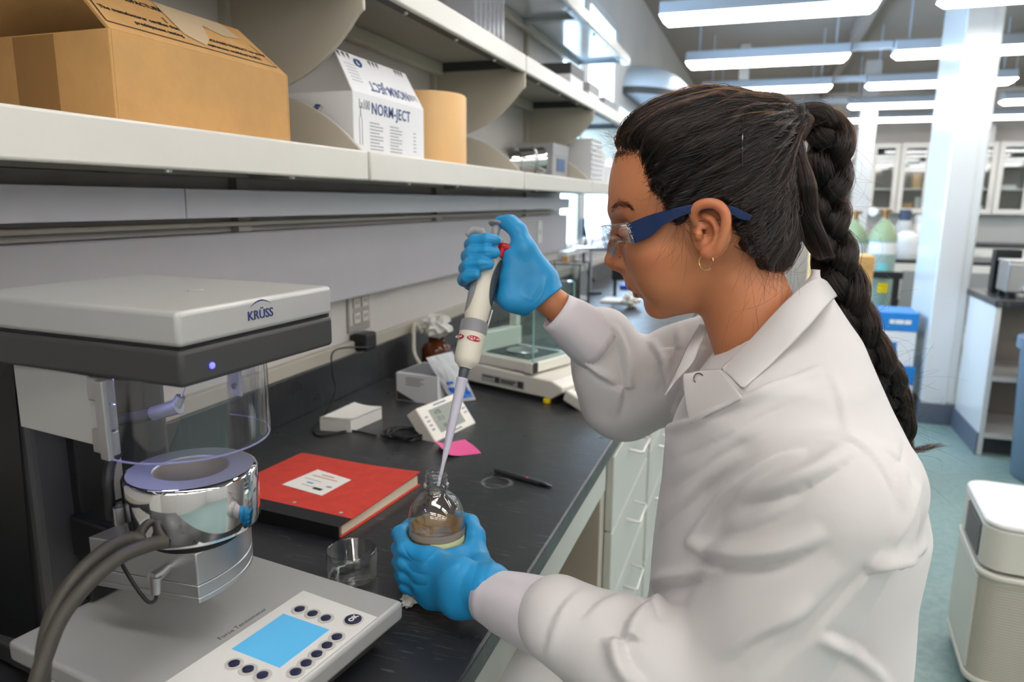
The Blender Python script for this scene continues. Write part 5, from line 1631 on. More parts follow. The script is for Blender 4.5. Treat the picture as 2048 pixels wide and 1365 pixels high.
# ================================================================ safety glasses
def glasses():
    t = thing('safety_glasses', 'clear safety glasses with blue temples worn on the face', 'glasses', tuple(H0))
    M_arm = mat('blue temple plastic', rgb(5, 38, 84), .22, spec=.5)
    M_lens = thin_glass('polycarbonate lens', (.93, .95, .97, 1), .3, .01)
    def W(P): return [tuple(q) for q in (np.asarray(P) @ HM.T)]
    def slab(outline, z0, z1, taper=None):
        """outline in pixels with lateral offsets, thickened along Z"""
        mb = MB(); n = len(outline)
        A = [hp(x, y, z) for x, y, z in outline]; B = [a-np.array([0, 0, .0026]) for a in A]
        v = W(A)+W(B)
        return mb.add(v, [tuple(range(n)), tuple(range(2*n-1, n-1, -1))]+[(i, n+i, n+(i+1) % n, (i+1) % n) for i in range(n)])
    def strip(top, bot, th=.0026, n=5):
        """blade between an upper and a lower edge (pixel + lateral)"""
        T = spline(top, n); B = spline(bot, n); v = []; f = []
        A = [hp(*q) for q in T]; C = [hp(*q) for q in B]
        for a, c in zip(A, C): v += [a, c, c-np.array([0, 0, th]), a-np.array([0, 0, th])]
        m = len(A)
        for i in range(m-1):
            k = 4*i
            for j in range(4): f.append((k+j, k+(j+1) % 4, k+4+(j+1) % 4, k+4+j))
        f += [(3, 2, 1, 0), (4*m-4, 4*m-3, 4*m-2, 4*m-1)]
        return MB().add(W(v), f)
    top = [(1257, 447, .070), (1295, 432, .0745), (1340, 419, .080), (1385, 409, .083), (1425, 407, .0825), (1462, 412, .0835), (1492, 425, .084), (1504, 432, .0835)]
    bot = [(1270, 487, .070), (1300, 474, .0745), (1332, 448, .080), (1380, 427, .083), (1425, 420, .0825), (1458, 428, .0835), (1484, 440, .084), (1500, 441, .0835)]
    strip(top, bot).build('temple', M_arm, t, smooth=50, bevel=.0006)
    strip([(x, y, -z+.0026) for x, y, z in top], [(x, y, -z+.0026) for x, y, z in bot]).build('temple', M_arm, t, smooth=50, bevel=.0006)
    # wrap-around lens: from the temple forward and across the face
    n = 36; v = []; f = []
    tp0 = hp(1257, 447, .070); bt0 = hp(1270, 487, .070); fr_t = hp(1207, 452, 0); fr_b = hp(1231, 520, .0)
    for i in range(n+1):
        s = -1+2*i/n; a = abs(s)
        # plan curve: superelliptic bow
        bow = (1-a**2.6)**(1/1.9) if a < 1 else 0.
        z = .070*math.copysign(min(1, a**.85*1.0), s)
        x_t = tp0[0]+(fr_t[0]-tp0[0])*bow; y_t = tp0[1]+(fr_t[1]-tp0[1])*bow
        # lower edge: dips over each cheek, arched over the nose
        dip = math.exp(-((a-.42)/.26)**2)
        yb = bt0[1]*(1-bow)+(hp(1230, 474, 0)[1])*bow-.0245*dip+.004*(1-a)
        xb = bt0[0]+(hp(1224, 500, 0)[0]-bt0[0])*bow*(.86+.10*dip)
        for q in np.linspace(0, 1, 7):
            bul = .004*math.sin(PI*q)*bow
            v.append((x_t*(1-q)+xb*q-bul, y_t*(1-q)+yb*q, z))
    for i in range(n):
        for j in range(6): f.append((i*7+j, (i+1)*7+j, (i+1)*7+j+1, i*7+j+1))
    ln = MB().add(W(v), f).build('lens', M_lens, t, smooth=80)
    so = ln.modifiers.new('thick', 'SOLIDIFY'); so.thickness = .0022; so.offset = 0
    # bright rim along the lower and upper lens edge
    M_edge = mat('polished lens edge', rgb(226, 232, 238), .1, trans=.8, ior=1.2)
    V_ = np.array(v).reshape(n+1, 7, 3)
    for row, nm in ((0, 'lens_edge'), (6, 'lens_edge')): MB().tube(W(V_[:, row]), .0007, 8).build(nm, M_edge, t)
    # nose bridge piece and hinge ribs
    for s in (-1, 1): MB().tube(W([hp(1229, 490, s*.010), hp(1233, 505, s*.014), hp(1240, 516, s*.017)]), [.0008, .0011, .0007], 8).build('nose_pad', M_edge, t)
    for s in (1, -1):
        for k in range(4):
            y = 452+6*k+(8 if k > 1 else 0)*.4
            a, b = hp(1239+3*k, y+4, .0665), hp(1262+2*k, y-3, .0715)
            a[2] *= s; b[2] *= s
            MB().tube(W([a, b]), .0005, 6).build('hinge_rib', M_edge, t)
        q = [hp(1252, 449, .069), hp(1258, 447, .070), hp(1271, 486, .070), hp(1263, 488, .069)]
        for p in q: p[2] *= s
        MB().add(W(q)+W([p-np.array([0, 0, s*.003]) for p in q]), [(0, 1, 2, 3), (7, 6, 5, 4), (0, 4, 5, 1), (1, 5, 6, 2), (2, 6, 7, 3), (3, 7, 4, 0)]).build('hinge_block', M_arm, t, smooth=0)
glasses()
# ================================================================ pipette held over the bottle
PT0 = np.array([-.3745, .8045, 1.066]); PT1 = np.array(pd(997, 437, 1.02))
PA = (PT1-PT0); PL = np.linalg.norm(PA); PA /= PL
_pv = (PT0+PA*.27-CAMLOC); _pv /= np.linalg.norm(_pv)
PR = np.cross(_pv, PA); PR /= np.linalg.norm(PR)
if PR @ _rt < 0: PR = -PR                        # image right
PC = np.cross(PA, PR); 
if PC @ _pv > 0: PC = -PC                        # towards the viewer
def pp(s, ang=0., r=0.): return PT0+PA*(s)+r*(PR*math.cos(ang)+PC*math.sin(ang))
def axial(y):
    """distance along the pipette whose point projects to image row y"""
    lo, hi = -.05, PL+.05
    for _ in range(40):
        m = (lo+hi)/2; q = CAMM.T @ (pp(m)-CAMLOC); yy = 682.5-q[1]/-q[2]*FPX
        if yy > y: lo = m
        else: hi = m
    return lo
def pipette():
    t = thing('pipette', 'cream and grey hand pipette with a long tip held over the bottle', 'pipette', tuple(PT0))
    Mx = Matrix((Vector(PR), Vector(PC), Vector(PA))).transposed().to_4x4()     # local X image right, Y to viewer, Z up the axis
    cream = mat('cream plastic', rgb(226, 220, 204), .35); grey = mat('cool grey plastic', rgb(150, 150, 154), .4); dkg = mat('dark slate plastic', rgb(74, 78, 86), .4)
    red = mat('red plastic', rgb(190, 30, 44), .35)
    A = axial
    tip = mat('milky tip plastic', rgb(226, 222, 238), .25, trans=.25, ior=1.25)
    s_tip = A(757)
    MB().lathe([(.0012, .0), (.0020, 0), (.0026, .03), (.0048, .055), (.0066, s_tip*.72), (.0074, s_tip-.004), (.0078, s_tip-.003), (.0078, s_tip), (.0066, s_tip), (.0056, s_tip*.72), (.0038, .055), (.0014, .03)], 28, M=Mx).build('tip', tip, t, smooth=50)
    MB().lathe([(0, s_tip-.012), (.0054, s_tip-.012), (.0062, s_tip+.001), (.0070, A(745)), (.0070, A(738)), (0, A(738))], 24, M=Mx).build('tip_cone', dkg, t, smooth=40)
    s0, s1, s2, s3 = A(737), A(728), A(668), A(643)
    low = MB().lathe([(0, s0), (.0085, s0), (.0105, s0+.003), (.0150, s1), (.0172, s1+.006), (.0182, s2), (0, s2)], 48, M=Mx).build('lower_body', cream, t, smooth=40)
    MB().lathe([(.0183, s2), (.0186, s2+.001), (.0180, s3-.001), (.0165, s3), (0, s3)], 64, M=Mx).build('volume_ring', grey, t, smooth=40)
    for i in range(40):
        a = 2*PI*i/40; p = Vector((.0184*math.cos(a), .0184*math.sin(a), 0))
    mb = MB()
    for i in range(44):
        a = 2*PI*i/44; R_ = Mx @ Matrix.Rotation(a, 4, 'Z')
        mb.box(.0176, .0190, -.0005, .0005, s2+.002, s3-.002, M=R_)
    mb.build('ring_ribs', grey, t, smooth=0)
    # oval volume marks
    for a0 in (math.radians(80), math.radians(152)):
        sc = s2-.010; v = []; 
        for i in range(28):
            q = 2*PI*i/28; aa = a0+.0095/.0182*math.cos(q)*-1; z = sc+.0038*math.sin(q); v.append(Mx @ Vector((.0189*math.cos(aa), .0189*math.sin(aa), z)))
        o = MB().add(v, [tuple(range(28))]).build('volume_mark', red, t, smooth=0)
        Mt = Mx @ frame((.0197*math.cos(a0), .0197*math.sin(a0), sc), (math.sin(a0), -math.cos(a0), 0), (0, 0, 1))
        lettering('0.5-5 ml', .0048, Mt, mat('white print', rgb(240, 240, 240), .5), t)
    # handle: flattened oval rising to the neck
    s4, s5 = A(510), A(486)
    prof = [(s3+.0006, .0150, .0150), (s3+.006, .0168, .0165), (s3+.03, .0175, .0172), (s3+.06, .0180, .0180), (s4-.02, .0190, .0190), (s4, .0190, .0185), (s5-.003, .0165, .016), (s5, .013, .013)]
    n = 40; v = []; f = []
    for z, rx, ry in prof:
        for i in range(n):
            a = 2*PI*i/n; v.append(Mx @ Vector((rx*math.cos(a), ry*math.sin(a), z)))
    m_ = len(prof)
    for j in range(m_-1):
        for i in range(n): f.append((j*n+i, j*n+(i+1) % n, (j+1)*n+(i+1) % n, (j+1)*n+i))
    f += [tuple(range(n))[::-1], tuple(range((m_-1)*n, m_*n))]
    MB().add(v, f).build('handle', cream, t, smooth=50)
    # soft grips wrapped on the sides
    def wrap(a0, a1, za, zb, m, nm, tw=0.):
        mb = MB(); v = []; f = []; na, nz = 10, 14
        for j in range(nz+1):
            z = za+(zb-za)*j/nz; q = j/nz
            rx = np.interp(z, [p[0] for p in prof], [p[1] for p in prof])+.0006; w = math.sin(PI*min(1, max(0, q)))**.35
            for i in range(na+1):
                a = (a0+a1)/2+(a1-a0)/2*(2*i/na-1)*w+tw*q; v.append(Mx @ Vector((rx*math.cos(a), rx*math.sin(a), z)))
        for j in range(nz):
            for i in range(na): k = j*(na+1)+i; f.append((k, k+1, k+na+2, k+na+1))
        mb.add(v, f).build(nm, m, t, smooth=60)
    wrap(math.radians(120), math.radians(215), s3+.008, s4-.015, grey, 'grip_pad')
    wrap(math.radians(-40), math.radians(62), s3+.022, s4-.004, dkg, 'ejector_slider')
    MB().tube([Mx @ Vector((.0175, .004, s3-.012)), Mx @ Vector((.0195, .003, s3+.02))], .0012, 8).build('ejector_rod', M_steel, t)
    # red ejector lever at the viewer's right
    c = Mx @ Vector((.0165, .006, s4+.006))
    MB().tube([Mx @ Vector((.010, .012, s4+.010)), Mx @ Vector((.018, .016, s4+.010)), Mx @ Vector((.032, .018, s4+.006))], [.006, .0062, .0042], 14, flat=.7).build('ejector_button', red, t, smooth=60)
    MB().tube([Mx @ Vector((.013, .012, s4-.004)), Mx @ Vector((.015, .013, s4+.008))], .0055, 14).build('ejector_stem', red, t)
    # collar, plunger, thumb cap
    s6, s7, s8 = A(474), A(462), A(452)
    MB().lathe([(.0135, s5-.004), (.0138, s5+.002), (.0115, s6-.002), (.0095, s6), (0, s6)], 32, M=Mx).build('collar', mat('pale grey plastic', rgb(196, 196, 194), .35), t, smooth=35)
    mb = MB()
    for i in range(12): mb.box(.0108, .0142, -.0012, .0012, s5-.002, s6-.003, M=Mx @ Matrix.Rotation(2*PI*i/12, 4, 'Z'))
    mb.build('collar_ribs', mat('pale grey plastic', rgb(196, 196, 194)), t, smooth=0)
    MB().lathe([(0, s6-.001), (.0062, s6-.001), (.0062, s8), (0, s8)], 24, M=Mx).build('plunger', grey, t)
    MB().lathe([(0, s8), (.0105, s8), (.0125, s8+.0015), (.0125, s8+.003), (.010, s8+.0045), (0, s8+.005)], 32, M=Mx).build('thumb_cap', grey, t, smooth=35)
    # finger hook to the left
    MB().tube([Mx @ Vector(q) for q in ((-.008, .006, s5-.002), (-.020, .010, s5+.008), (-.031, .011, s5+.007), (-.038, .010, s5-.002))], [.006, .0062, .0056, .0035], 14, flat=.75).build('finger_hook', grey, t, smooth=60)
pipette()
# ================================================================ gloved hands
def glove_mat():
    m = mat('blue nitrile', rgb(42, 150, 208), .38, spec=.45, var=.06, vscale=25, bump=.12, bscale=60, stretch=(1, 1, 1))
    return m
M_glove = glove_mat()
def wrinkle(V, N, lines, ctr=None):
    """displace along normals along world polylines: (pts, amp, width[, side])
    side None: groove (amp<0) or ridge (amp>0); side +1/-1: a lapped fold, ridge on the upper/lower side in the picture and a sharp valley on the other"""
    out = V.copy()
    for L in lines:
        pts, amp, wd = L[:3]; side = L[3] if len(L) > 3 else None
        P = np.array(pts)
        lo, hi = P.min(0)-5*wd, P.max(0)+5*wd
        mk = np.all((V > lo) & (V < hi), 1); U = V[mk]; b = np.full(len(U), 1e9); tt = np.zeros(len(U)); sg = np.zeros(len(U)); n = len(P)-1
        for i in range(n):
            a, c = P[i], P[i+1]; e = c-a; w = U-a; t = np.clip((w @ e)/(e @ e+1e-12), 0, 1)
            q = w-t[:, None]*e
            d = (q**2).sum(1); k = d < b; b = np.where(k, d, b); tt = np.where(k, (i+t)/n, tt)
            if side is not None:
                view = (a+c)/2-CAMLOC; s_ = np.cross(e, view); s_ /= np.linalg.norm(s_)+1e-12
                if s_[2] < 0: s_ = -s_
                sg = np.where(k, (q @ s_)*side, sg)
        fade = np.sin(PI*np.clip(tt, 0, 1))**.75
        r = np.sqrt(b)
        if side is None:
            prof = np.exp(-b/(wd*wd)) if amp > 0 else np.exp(-r/(wd*.8))
        else:
            s = np.sign(sg)*r
            prof = np.where(s > 0, .9*np.exp(-((s-wd*.8)/(wd*.9))**2)-.35*np.exp(-s/(wd*.25)), -.75*np.exp(s/(wd*.8))+.4*np.exp(s/(wd*.3)))
            prof = prof-0.0
        out[mk] += N[mk]*(amp*prof*fade)[:, None]
    return out

# ---- left hand round the bottle
CAMANG = math.atan2(-BOT.y, -BOT.x)
def bc(deg, R, z):
    """cylinder coordinates about the bottle; deg 0 faces the viewer, + to the picture's right"""
    a = CAMANG+math.radians(deg); return np.array([BOT.x+R*math.cos(a), BOT.y+R*math.sin(a), z])
WL = np.array(pd(992, 1192, .842))            # left wrist
def left_glove():
    g = Grid((-.47, .70, .90), (-.21, .90, 1.06), .0016)
    z0 = .994
    # fingers: index at the top
    F = [(0, .0, .0086, -10, .022), (1, -.0188, .0089, -16, .026), (2, -.0365, .0085, -14, .024), (3, -.0525, .0074, -8, .018)]
    mcp = []
    for k, dz, r, a0, rr in F:
        z = z0+dz
        R1 = BR+r+.0005
        m = bc(a0, BR+.017, z-.004)
        p1 = bc(-52, R1+.005, z+.001); pip = bc(-100+3*k, R1+.003, z+.002-.001*k); p2 = bc(-130, R1, z+.003); dip = bc(-165+4*k, R1-.0008, z+.002); tip = bc(-205+6*k, R1-.001, z)
        mcp.append(m)
        g.chain([m, p1, pip, p2, dip, tip], [r+.0028, r+.0016, r+.0014, r+.0004, r, r-.0016], .0045)
    # palm plate from wrist to knuckles
    for m, q in zip(mcp, (.012, .004, -.005, -.013)):
        base = WL+np.array([-.012, .004, 0])+q*np.array([.12, -.1, 1.])
        mid = (m+base)/2+np.array([.010, -.016, .004])*.5
        g.chain([m, mid, base], [.0125, .0165, .0185], .016)
    g.chain([bc(10, BR+.020, z0-.028), bc(46, BR+.022, z0-.032), WL], [.017, .020, .024], .016)
    # thumb round the right side of the bottle
    th = [WL+np.array([-.010, .012, .012]), bc(62, BR+.020, z0-.022), bc(84, BR+.0125, z0+.001), bc(112, BR+.0105, z0+.008), bc(138, BR+.0095, z0+.010)]
    g.chain(th, [.017, .0155, .0122, .0105, .0088], .010)
    # web between thumb and index
    g.chain([mcp[0], bc(28, BR+.012, z0-.006), bc(58, BR+.014, z0-.006)], [.009, .008, .010], .012)
    # wrist end of the glove
    ax = np.array([.045, -.012, -.018])
    g.cone(WL-ax*.2, WL+ax*.72, .026, .027, .012)
    # keep clear of the bottle
    def cyl(X, Y, Z): return np.sqrt((X-F32(BOT.x))**2+(Y-F32(BOT.y))**2)-F32(BR+.0006)+0*Z
    g.op((BOT.x-BR, BOT.y-BR, .9), (BOT.x+BR, BOT.y+BR, 1.06), cyl, .0015, sub=True)
    g.op((-1, 0, .90), (0, 1, BZ+.0015), lambda X, Y, Z: Z-F32(BZ+.0015)+0*X+0*Y, .001, sub=True)
    V, Q = largest(*g.mesh()); V = relax(V, Q, 2); N = normals(V, Q)
    b = bvh(V, Q)
    def line(px):
        o = []
        for x, y in spline(px, 5):
            d = ray(x, y); h = b.ray_cast(Vector(CAMLOC), Vector(d).normalized())
            if h[0] is not None: o.append(np.array(h[0]))
        return o
    L = []
    for px, am, w in (([(808, 1052), (850, 1085), (900, 1085)], -.0016, .0022), ([(803, 1085), (822, 1120), (862, 1128)], -.0020, .0022), ([(806, 1120), (826, 1145), (860, 1152)], -.0020, .0022), ([(812, 1150), (830, 1170), (858, 1172)], -.0018, .002),
                      ([(885, 1090), (858, 1118), (835, 1138)], .0012, .0028), ([(925, 1120), (885, 1150), (850, 1180)], .0008, .003), ([(960, 1070), (985, 1115), (995, 1140)], -.0008, .003), ([(985, 1100), (968, 1150), (958, 1200)], -.0009, .0024), ([(972, 1090), (948, 1150), (940, 1205)], -.0008, .0022), ([(950, 1110), (925, 1160), (915, 1195)], -.0007, .0022), ([(930, 1120), (900, 1160), (880, 1190)], -.0007, .002), ([(905, 1120), (872, 1150), (850, 1172)], -.0008, .002), ([(998, 1135), (985, 1170), (975, 1215)], .0009, .0022), ([(1005, 1145), (1000, 1170), (985, 1218)], -.0012, .002)):
        p = line(px)
        if len(p) > 3: L.append((p, am, w))
    V = wrinkle(V, N, L)
    return V, Q
Vl, Ql = left_glove()
gl = world_child(quad_obj('glove', Vl, Ql, M_glove, label='blue nitrile glove gripping the bottle'))

# ---- right hand round the pipette
WR = np.array(pd(1082, 588, 1.005))
def right_glove():
    g = Grid((-.46, .86, 1.24), (-.20, 1.06, 1.43), .0016)
    A = axial
    D = math.radians
    rows = [(497, .0086, 85), (521, .0090, 80), (545, .0086, 88), (568, .0076, 118)]
    mcp = []
    for k, (y, r, tipa) in enumerate(rows):
        s = A(y); R1 = .0188+r
        m = pp(s+.004-.002*k, D(-42), .044)
        p1 = pp(s+.004, D(-80), .036); pip = pp(s+.003, D(-128), R1+.004); p2 = pp(s+.001, D(-165), R1+.003); dip = pp(s, D(-208), R1+.001); tip = pp(s+.002, D(tipa-360+22), R1); tp = pp(s+.003, D(tipa-360), R1)
        mcp.append(m)
        g.chain([m, p1, pip, p2, dip, tip, tp], [r+.003, r+.002, r+.0016, r+.001, r+.0006, r-.0002, r-.001], .0035)
    # palm between knuckles and wrist, heel against the handle
    for m, q in zip(mcp, (.016, .005, -.006, -.016)):
        base = WR+PA*q*.9
        mid = (m+base)/2+PC*.004
        g.chain([m, mid, base], [.0125, .0165, .0165], .016)
    s = A(530)
    g.chain([pp(A(505), D(10), .033), pp(A(545), D(2), .036), pp(A(585), D(0), .038)], [.013, .0145, .013], .014)   # thenar pad
    g.chain([pp(A(505), D(10), .033), WR+PA*.012], [.014, .019], .016)
    g.chain([pp(A(585), D(-4), .040), WR-PA*.014], [.013, .017], .016)
    # thumb up to the plunger
    th = [WR+PA*.022+PC*.004, np.array(pd(1050, 500, 1.0)), np.array(pd(1036, 462, 1.005)), np.array(pd(1021, 447, 1.012)), np.array(pd(1001, 443, 1.018))]
    g.chain(th, [.0190, .0150, .0110, .0102, .0082], .010)
    # keep clear of the handle
    def cyl(X, Y, Z):
        x, y, z = X-F32(PT0[0]), Y-F32(PT0[1]), Z-F32(PT0[2])
        q = x*F32(PA[0])+y*F32(PA[1])+z*F32(PA[2])
        return np.sqrt(np.maximum(x*x+y*y+z*z-q*q, 0))-F32(.0186)+np.maximum(0, q-F32(A(486)))*1.
    g.op((-.46, .86, 1.24), (-.20, 1.06, 1.43), cyl, .0015, sub=True)
    # rolled glove hem
    e = np.array(pd(1102, 612, 1.0))-np.array(pd(1060, 560, 1.0)); e /= np.linalg.norm(e)
    g.cone(WR-e*.005, WR+e*.012, .0262, .0300, .008, flat=(PC, .85))
    g.op((-.46, .86, 1.24), (-.20, 1.06, 1.43), lambda X, Y, Z: F32(.012)-((X-F32(WR[0]))*F32(e[0])+(Y-F32(WR[1]))*F32(e[1])+(Z-F32(WR[2]))*F32(e[2])), .003, sub=True)
    V, Q = largest(*g.mesh()); V = relax(V, Q, 2); N = normals(V, Q); b = bvh(V, Q)
    def line(px):
        o = []
        for x, y in spline(px, 5):
            h = b.ray_cast(Vector(CAMLOC), Vector(ray(x, y)).normalized())
            if h[0] is not None: o.append(np.array(h[0]))
        return o
    L = []
    for px, am, w in (([(930, 508), (960, 507), (992, 506)], -.0016, .0018), ([(924, 533), (955, 533), (990, 529)], -.0016, .0018), ([(924, 558), (950, 558), (984, 552)], -.0016, .0018), ([(1018, 452), (1022, 470), (1025, 490)], -.0008, .002), ([(1030, 470), (1040, 478), (1050, 480)], -.0008, .0016), ([(1028, 462), (1038, 468), (1046, 468)], -.0008, .0016), ([(1040, 590), (1062, 600), (1078, 600)], .0008, .0022), ([(1085, 545), (1072, 580), (1045, 612)], -.0016, .0024), ([(1093, 556), (1082, 590), (1055, 622)], .0016, .0024), ([(1010, 560), (1015, 580), (1018, 598)], -.0006, .0015), ([(1022, 555), (1028, 580), (1030, 600)], -.0006, .0015)):
        p = line(px)
        if len(p) > 3: L.append((p, am, w))
    V = wrinkle(V, N, L)
    return V, Q
Vr, Qr = right_glove()
gr_ = world_child(quad_obj('glove', Vr, Qr, M_glove, label='blue nitrile glove holding the pipette'))
# ================================================================ lab coat
def coat_mat():
    m = mat('white coat cotton', rgb(212, 208, 207), .75, sheen=.15, bump=.10, bscale=1400)
    return m
M_coat = coat_mat()
M_cuff = mat('knit cuff cotton', rgb(222, 216, 220), .8, sheen=.2)
SL = np.array([.080, .708, 1.150]); EL = np.array([-.010, .690, .925]); WL2 = np.array(pd(1118, 1240, .775))
SR = np.array([.010, 1.035, 1.235]); ER = np.array(pd(1246, 795, 1.06)); WR2 = np.array(pd(1205, 680, 1.02))
NKA = hw(hp(1472, 560)[None])[0]; NKB = hw(hp(1553, 745)[None])[0]
def build_coat():
    g = Grid((-.36, .585, .50), (.27, 1.13, 1.36), .0036)
    zz = [.50, .70, .90, 1.00, 1.08, 1.16, 1.21, 1.25, 1.28, 1.30, 1.32, 1.35]
    cx = [.075, .065, .045, .045, .050, .042, .038, .040, .048, .054, .06, .06]
    cy = [.862, .862, .862, .862, .862, .864, .868, .872, .880, .886, .888, .888]
    ax = [.185, .170, .150, .147, .147, .134, .110, .088, .066, .045, .025, .005]
    ay = [.215, .200, .182, .174, .168, .166, .168, .150, .105, .070, .035, .005]
    def torso(X, Y, Z):
        i = lambda a: np.interp(Z, zz, a).astype(F32)
        x = (X-i(cx))/i(ax); y = (Y-i(cy))/i(ay)
        d = ((np.abs(x)**2.3+np.abs(y)**2.3)**(1/2.3)-1)*np.minimum(i(ax), i(ay))
        return np.maximum(d, F32(.51)-Z)
    g.op((-.36, .585, .50), (.27, 1.13, 1.36), torso, .01)
    # near (left) sleeve
    g.cone(SL+np.array([-.030, .02, .010]), SL+np.array([.030, .05, .0]), .058, .060, .03)
    g2 = Grid((-.36, .585, .50), (.27, 1.13, 1.36), .0036)
    g2.cone(SL, EL, .073, .070, .02)
    fm = (EL+WL2)/2+np.array([0, -.004, .002])
    g2.chain([EL, fm, WL2], [.070, .060, .046], .025)
    a_, b_ = g.f, g2.f; k = .010; h = np.clip(.5+.5*(b_-a_)/k, 0, 1); g.f = (b_*(1-h)+a_*h-k*h*(1-h)).astype(F32)
    # far (right) sleeve
    g2 = Grid((-.36, .585, .50), (.27, 1.13, 1.36), .0036)
    g2.chain([SR, SR*.45+ER*.55+np.array([0, 0, .006]), ER], [.072, .064, .060], .025)
    g2.chain([ER, (ER+WR2)/2, WR2], [.060, .055, .047], .02)
    a_, b_ = g.f, g2.f; k = .012; h = np.clip(.5+.5*(b_-a_)/k, 0, 1); g.f = (b_*(1-h)+a_*h-k*h*(1-h)).astype(F32)
    # neck opening
    up = (NKA-NKB)/np.linalg.norm(NKA-NKB)
    g.cone(NKB-up*.012, NKA+up*.05, .049, .064, .006, sub=True)
    V, Q = g.mesh(); V = relax(V, Q, 3)
    return V, Q
Vk, Qk = build_coat()
def fold_coat(V, Q):
    # one catmull-like split for finer creases near the viewer is costly: displace the grid directly
    N = normals(V, Q); b = bvh(V, Q)
    def line(px):
        o = []
        for x, y in spline(px, 6):
            h = b.ray_cast(Vector(CAMLOC), Vector(ray(x, y)).normalized())
            if h[0] is not None: o.append(np.array(h[0]))
        return o
    spec = [
        # (pixels, amplitude, width, side of the ridge)
        ([(1610, 893), (1550, 905), (1490, 940), (1435, 985), (1395, 1040), (1362, 1095)], 0.0120, 0.0082, -1),
        ([(1724, 902), (1650, 955), (1570, 988), (1480, 1012)], 0.0112, 0.0107, 1),
        ([(1660, 1078), (1590, 1112), (1500, 1130), (1420, 1122), (1366, 1088)], 0.0128, 0.0107, 1),
        ([(1600, 1010), (1520, 1050), (1430, 1072)], 0.0045, 0.0098, 1),
        ([(1440, 1150), (1380, 1160), (1320, 1170), (1262, 1186)], 0.0090, 0.0082, 1),
        ([(1340, 1180), (1278, 1212), (1246, 1268), (1258, 1330), (1300, 1365)], 0.0128, 0.0098, -1),
        ([(1262, 1186), (1300, 1206), (1324, 1246)], -.006, .005),
        ([(1246, 1180), (1196, 1205), (1158, 1245)], 0.0050, 0.0074, -1),
        ([(1160, 1172), (1120, 1215), (1092, 1285), (1084, 1365)], 0.0045, 0.0066, -1),
        ([(1640, 1225), (1540, 1268), (1440, 1335)], 0.0060, 0.0115, 1),
        ([(1700, 1150), (1600, 1250), (1500, 1350)], 0.0045, 0.0131, 1),
        # chest diagonals
        ([(1312, 856), (1400, 829), (1480, 793), (1560, 762), (1640, 726)], 0.0112, 0.0082, -1),
        ([(1330, 925), (1430, 885), (1540, 825), (1640, 785)], 0.0045, 0.0115, 1),
        ([(1318, 985), (1390, 945), (1470, 893), (1560, 850)], 0.0053, 0.0115, 1),
        ([(1300, 1075), (1350, 1030), (1420, 965), (1490, 915)], 0.0060, 0.0107, 1),
        ([(1318, 868), (1302, 930), (1294, 985)], 0.0060, 0.0082, 1),
        # back
        ([(1868, 1100), (1800, 1128), (1730, 1152)], 0.0120, 0.0098, 1),
        ([(1806, 880), (1796, 950), (1806, 1030)], 0.0045, 0.0082, 1),
        ([(1850, 960), (1820, 1050), (1790, 1095)], 0.0060, 0.0090, 1),
        ([(1640, 1262), (1720, 1300), (1790, 1365)], 0.0090, 0.0082, -1),
        # far sleeve
        ([(1222, 650), (1242, 710), (1248, 775), (1238, 840)], 0.0090, 0.0074, 1),
        ([(1292, 680), (1322, 735), (1328, 800)], 0.0090, 0.0074, 1),
        ([(1150, 712), (1190, 748), (1236, 775)], 0.0067, 0.0066, 1),
        ([(1398, 690), (1374, 760), (1337, 845)], 0.0105, 0.0074, -1),
        ([(1350, 655), (1345, 720), (1310, 790)], 0.0060, 0.0082, 1),
        # seams: shoulder yoke, armhole, under-arm
        ([(1640, 722), (1668, 790), (1682, 850), (1686, 886)], -.0022, .0045), ([(1650, 720), (1678, 790), (1692, 850), (1696, 884)], .0022, .006),
        ([(1555, 893), (1630, 880), (1700, 884), (1755, 930), (1792, 1000), (1792, 1060)], -.003, .0045), ([(1560, 884), (1630, 872), (1704, 876), (1762, 925), (1800, 1000), (1800, 1060)], .002, .005),
        ([(1792, 1050), (1745, 1125), (1650, 1235), (1540, 1352)], -.003, .005), ([(1802, 1058), (1755, 1135), (1660, 1243), (1550, 1360)], .002, .006),
        ([(1290, 960), (1275, 1030), (1262, 1110), (1256, 1180)], -.003, .005),
    ]
    L = []
    for q in spec:
        p = line(q[0])
        if len(p) > 3: L.append((p,)+tuple(q[1:]))
    V2 = wrinkle(V, N, L)
    # small soft unevenness of cloth
    s = (np.sin(V2[:, 0]*38+V2[:, 2]*21)*np.sin(V2[:, 1]*33-V2[:, 2]*27)+.6*np.sin(V2[:, 0]*75-V2[:, 1]*60+V2[:, 2]*50))*.0007
    V2 = V2+N*s[:, None]
    return V2
Vk = fold_coat(Vk, Qk)
coat = world_child(quad_obj('lab_coat', Vk, Qk, M_coat, label='white cotton lab coat'))
sb = coat.modifiers.new('sub', 'SUBSURF'); sb.levels = 1; sb.render_levels = 1
coat_b = bvh(Vk, Qk)
def on_coat(x, y, off):
    d = Vector(ray(x, y)).normalized(); h = coat_b.ray_cast(Vector(CAMLOC), d)
    if h[0] is None: return None
    n = h[1] if h[1].dot(d) < 0 else -h[1]
    return np.array(h[0]+n*off)

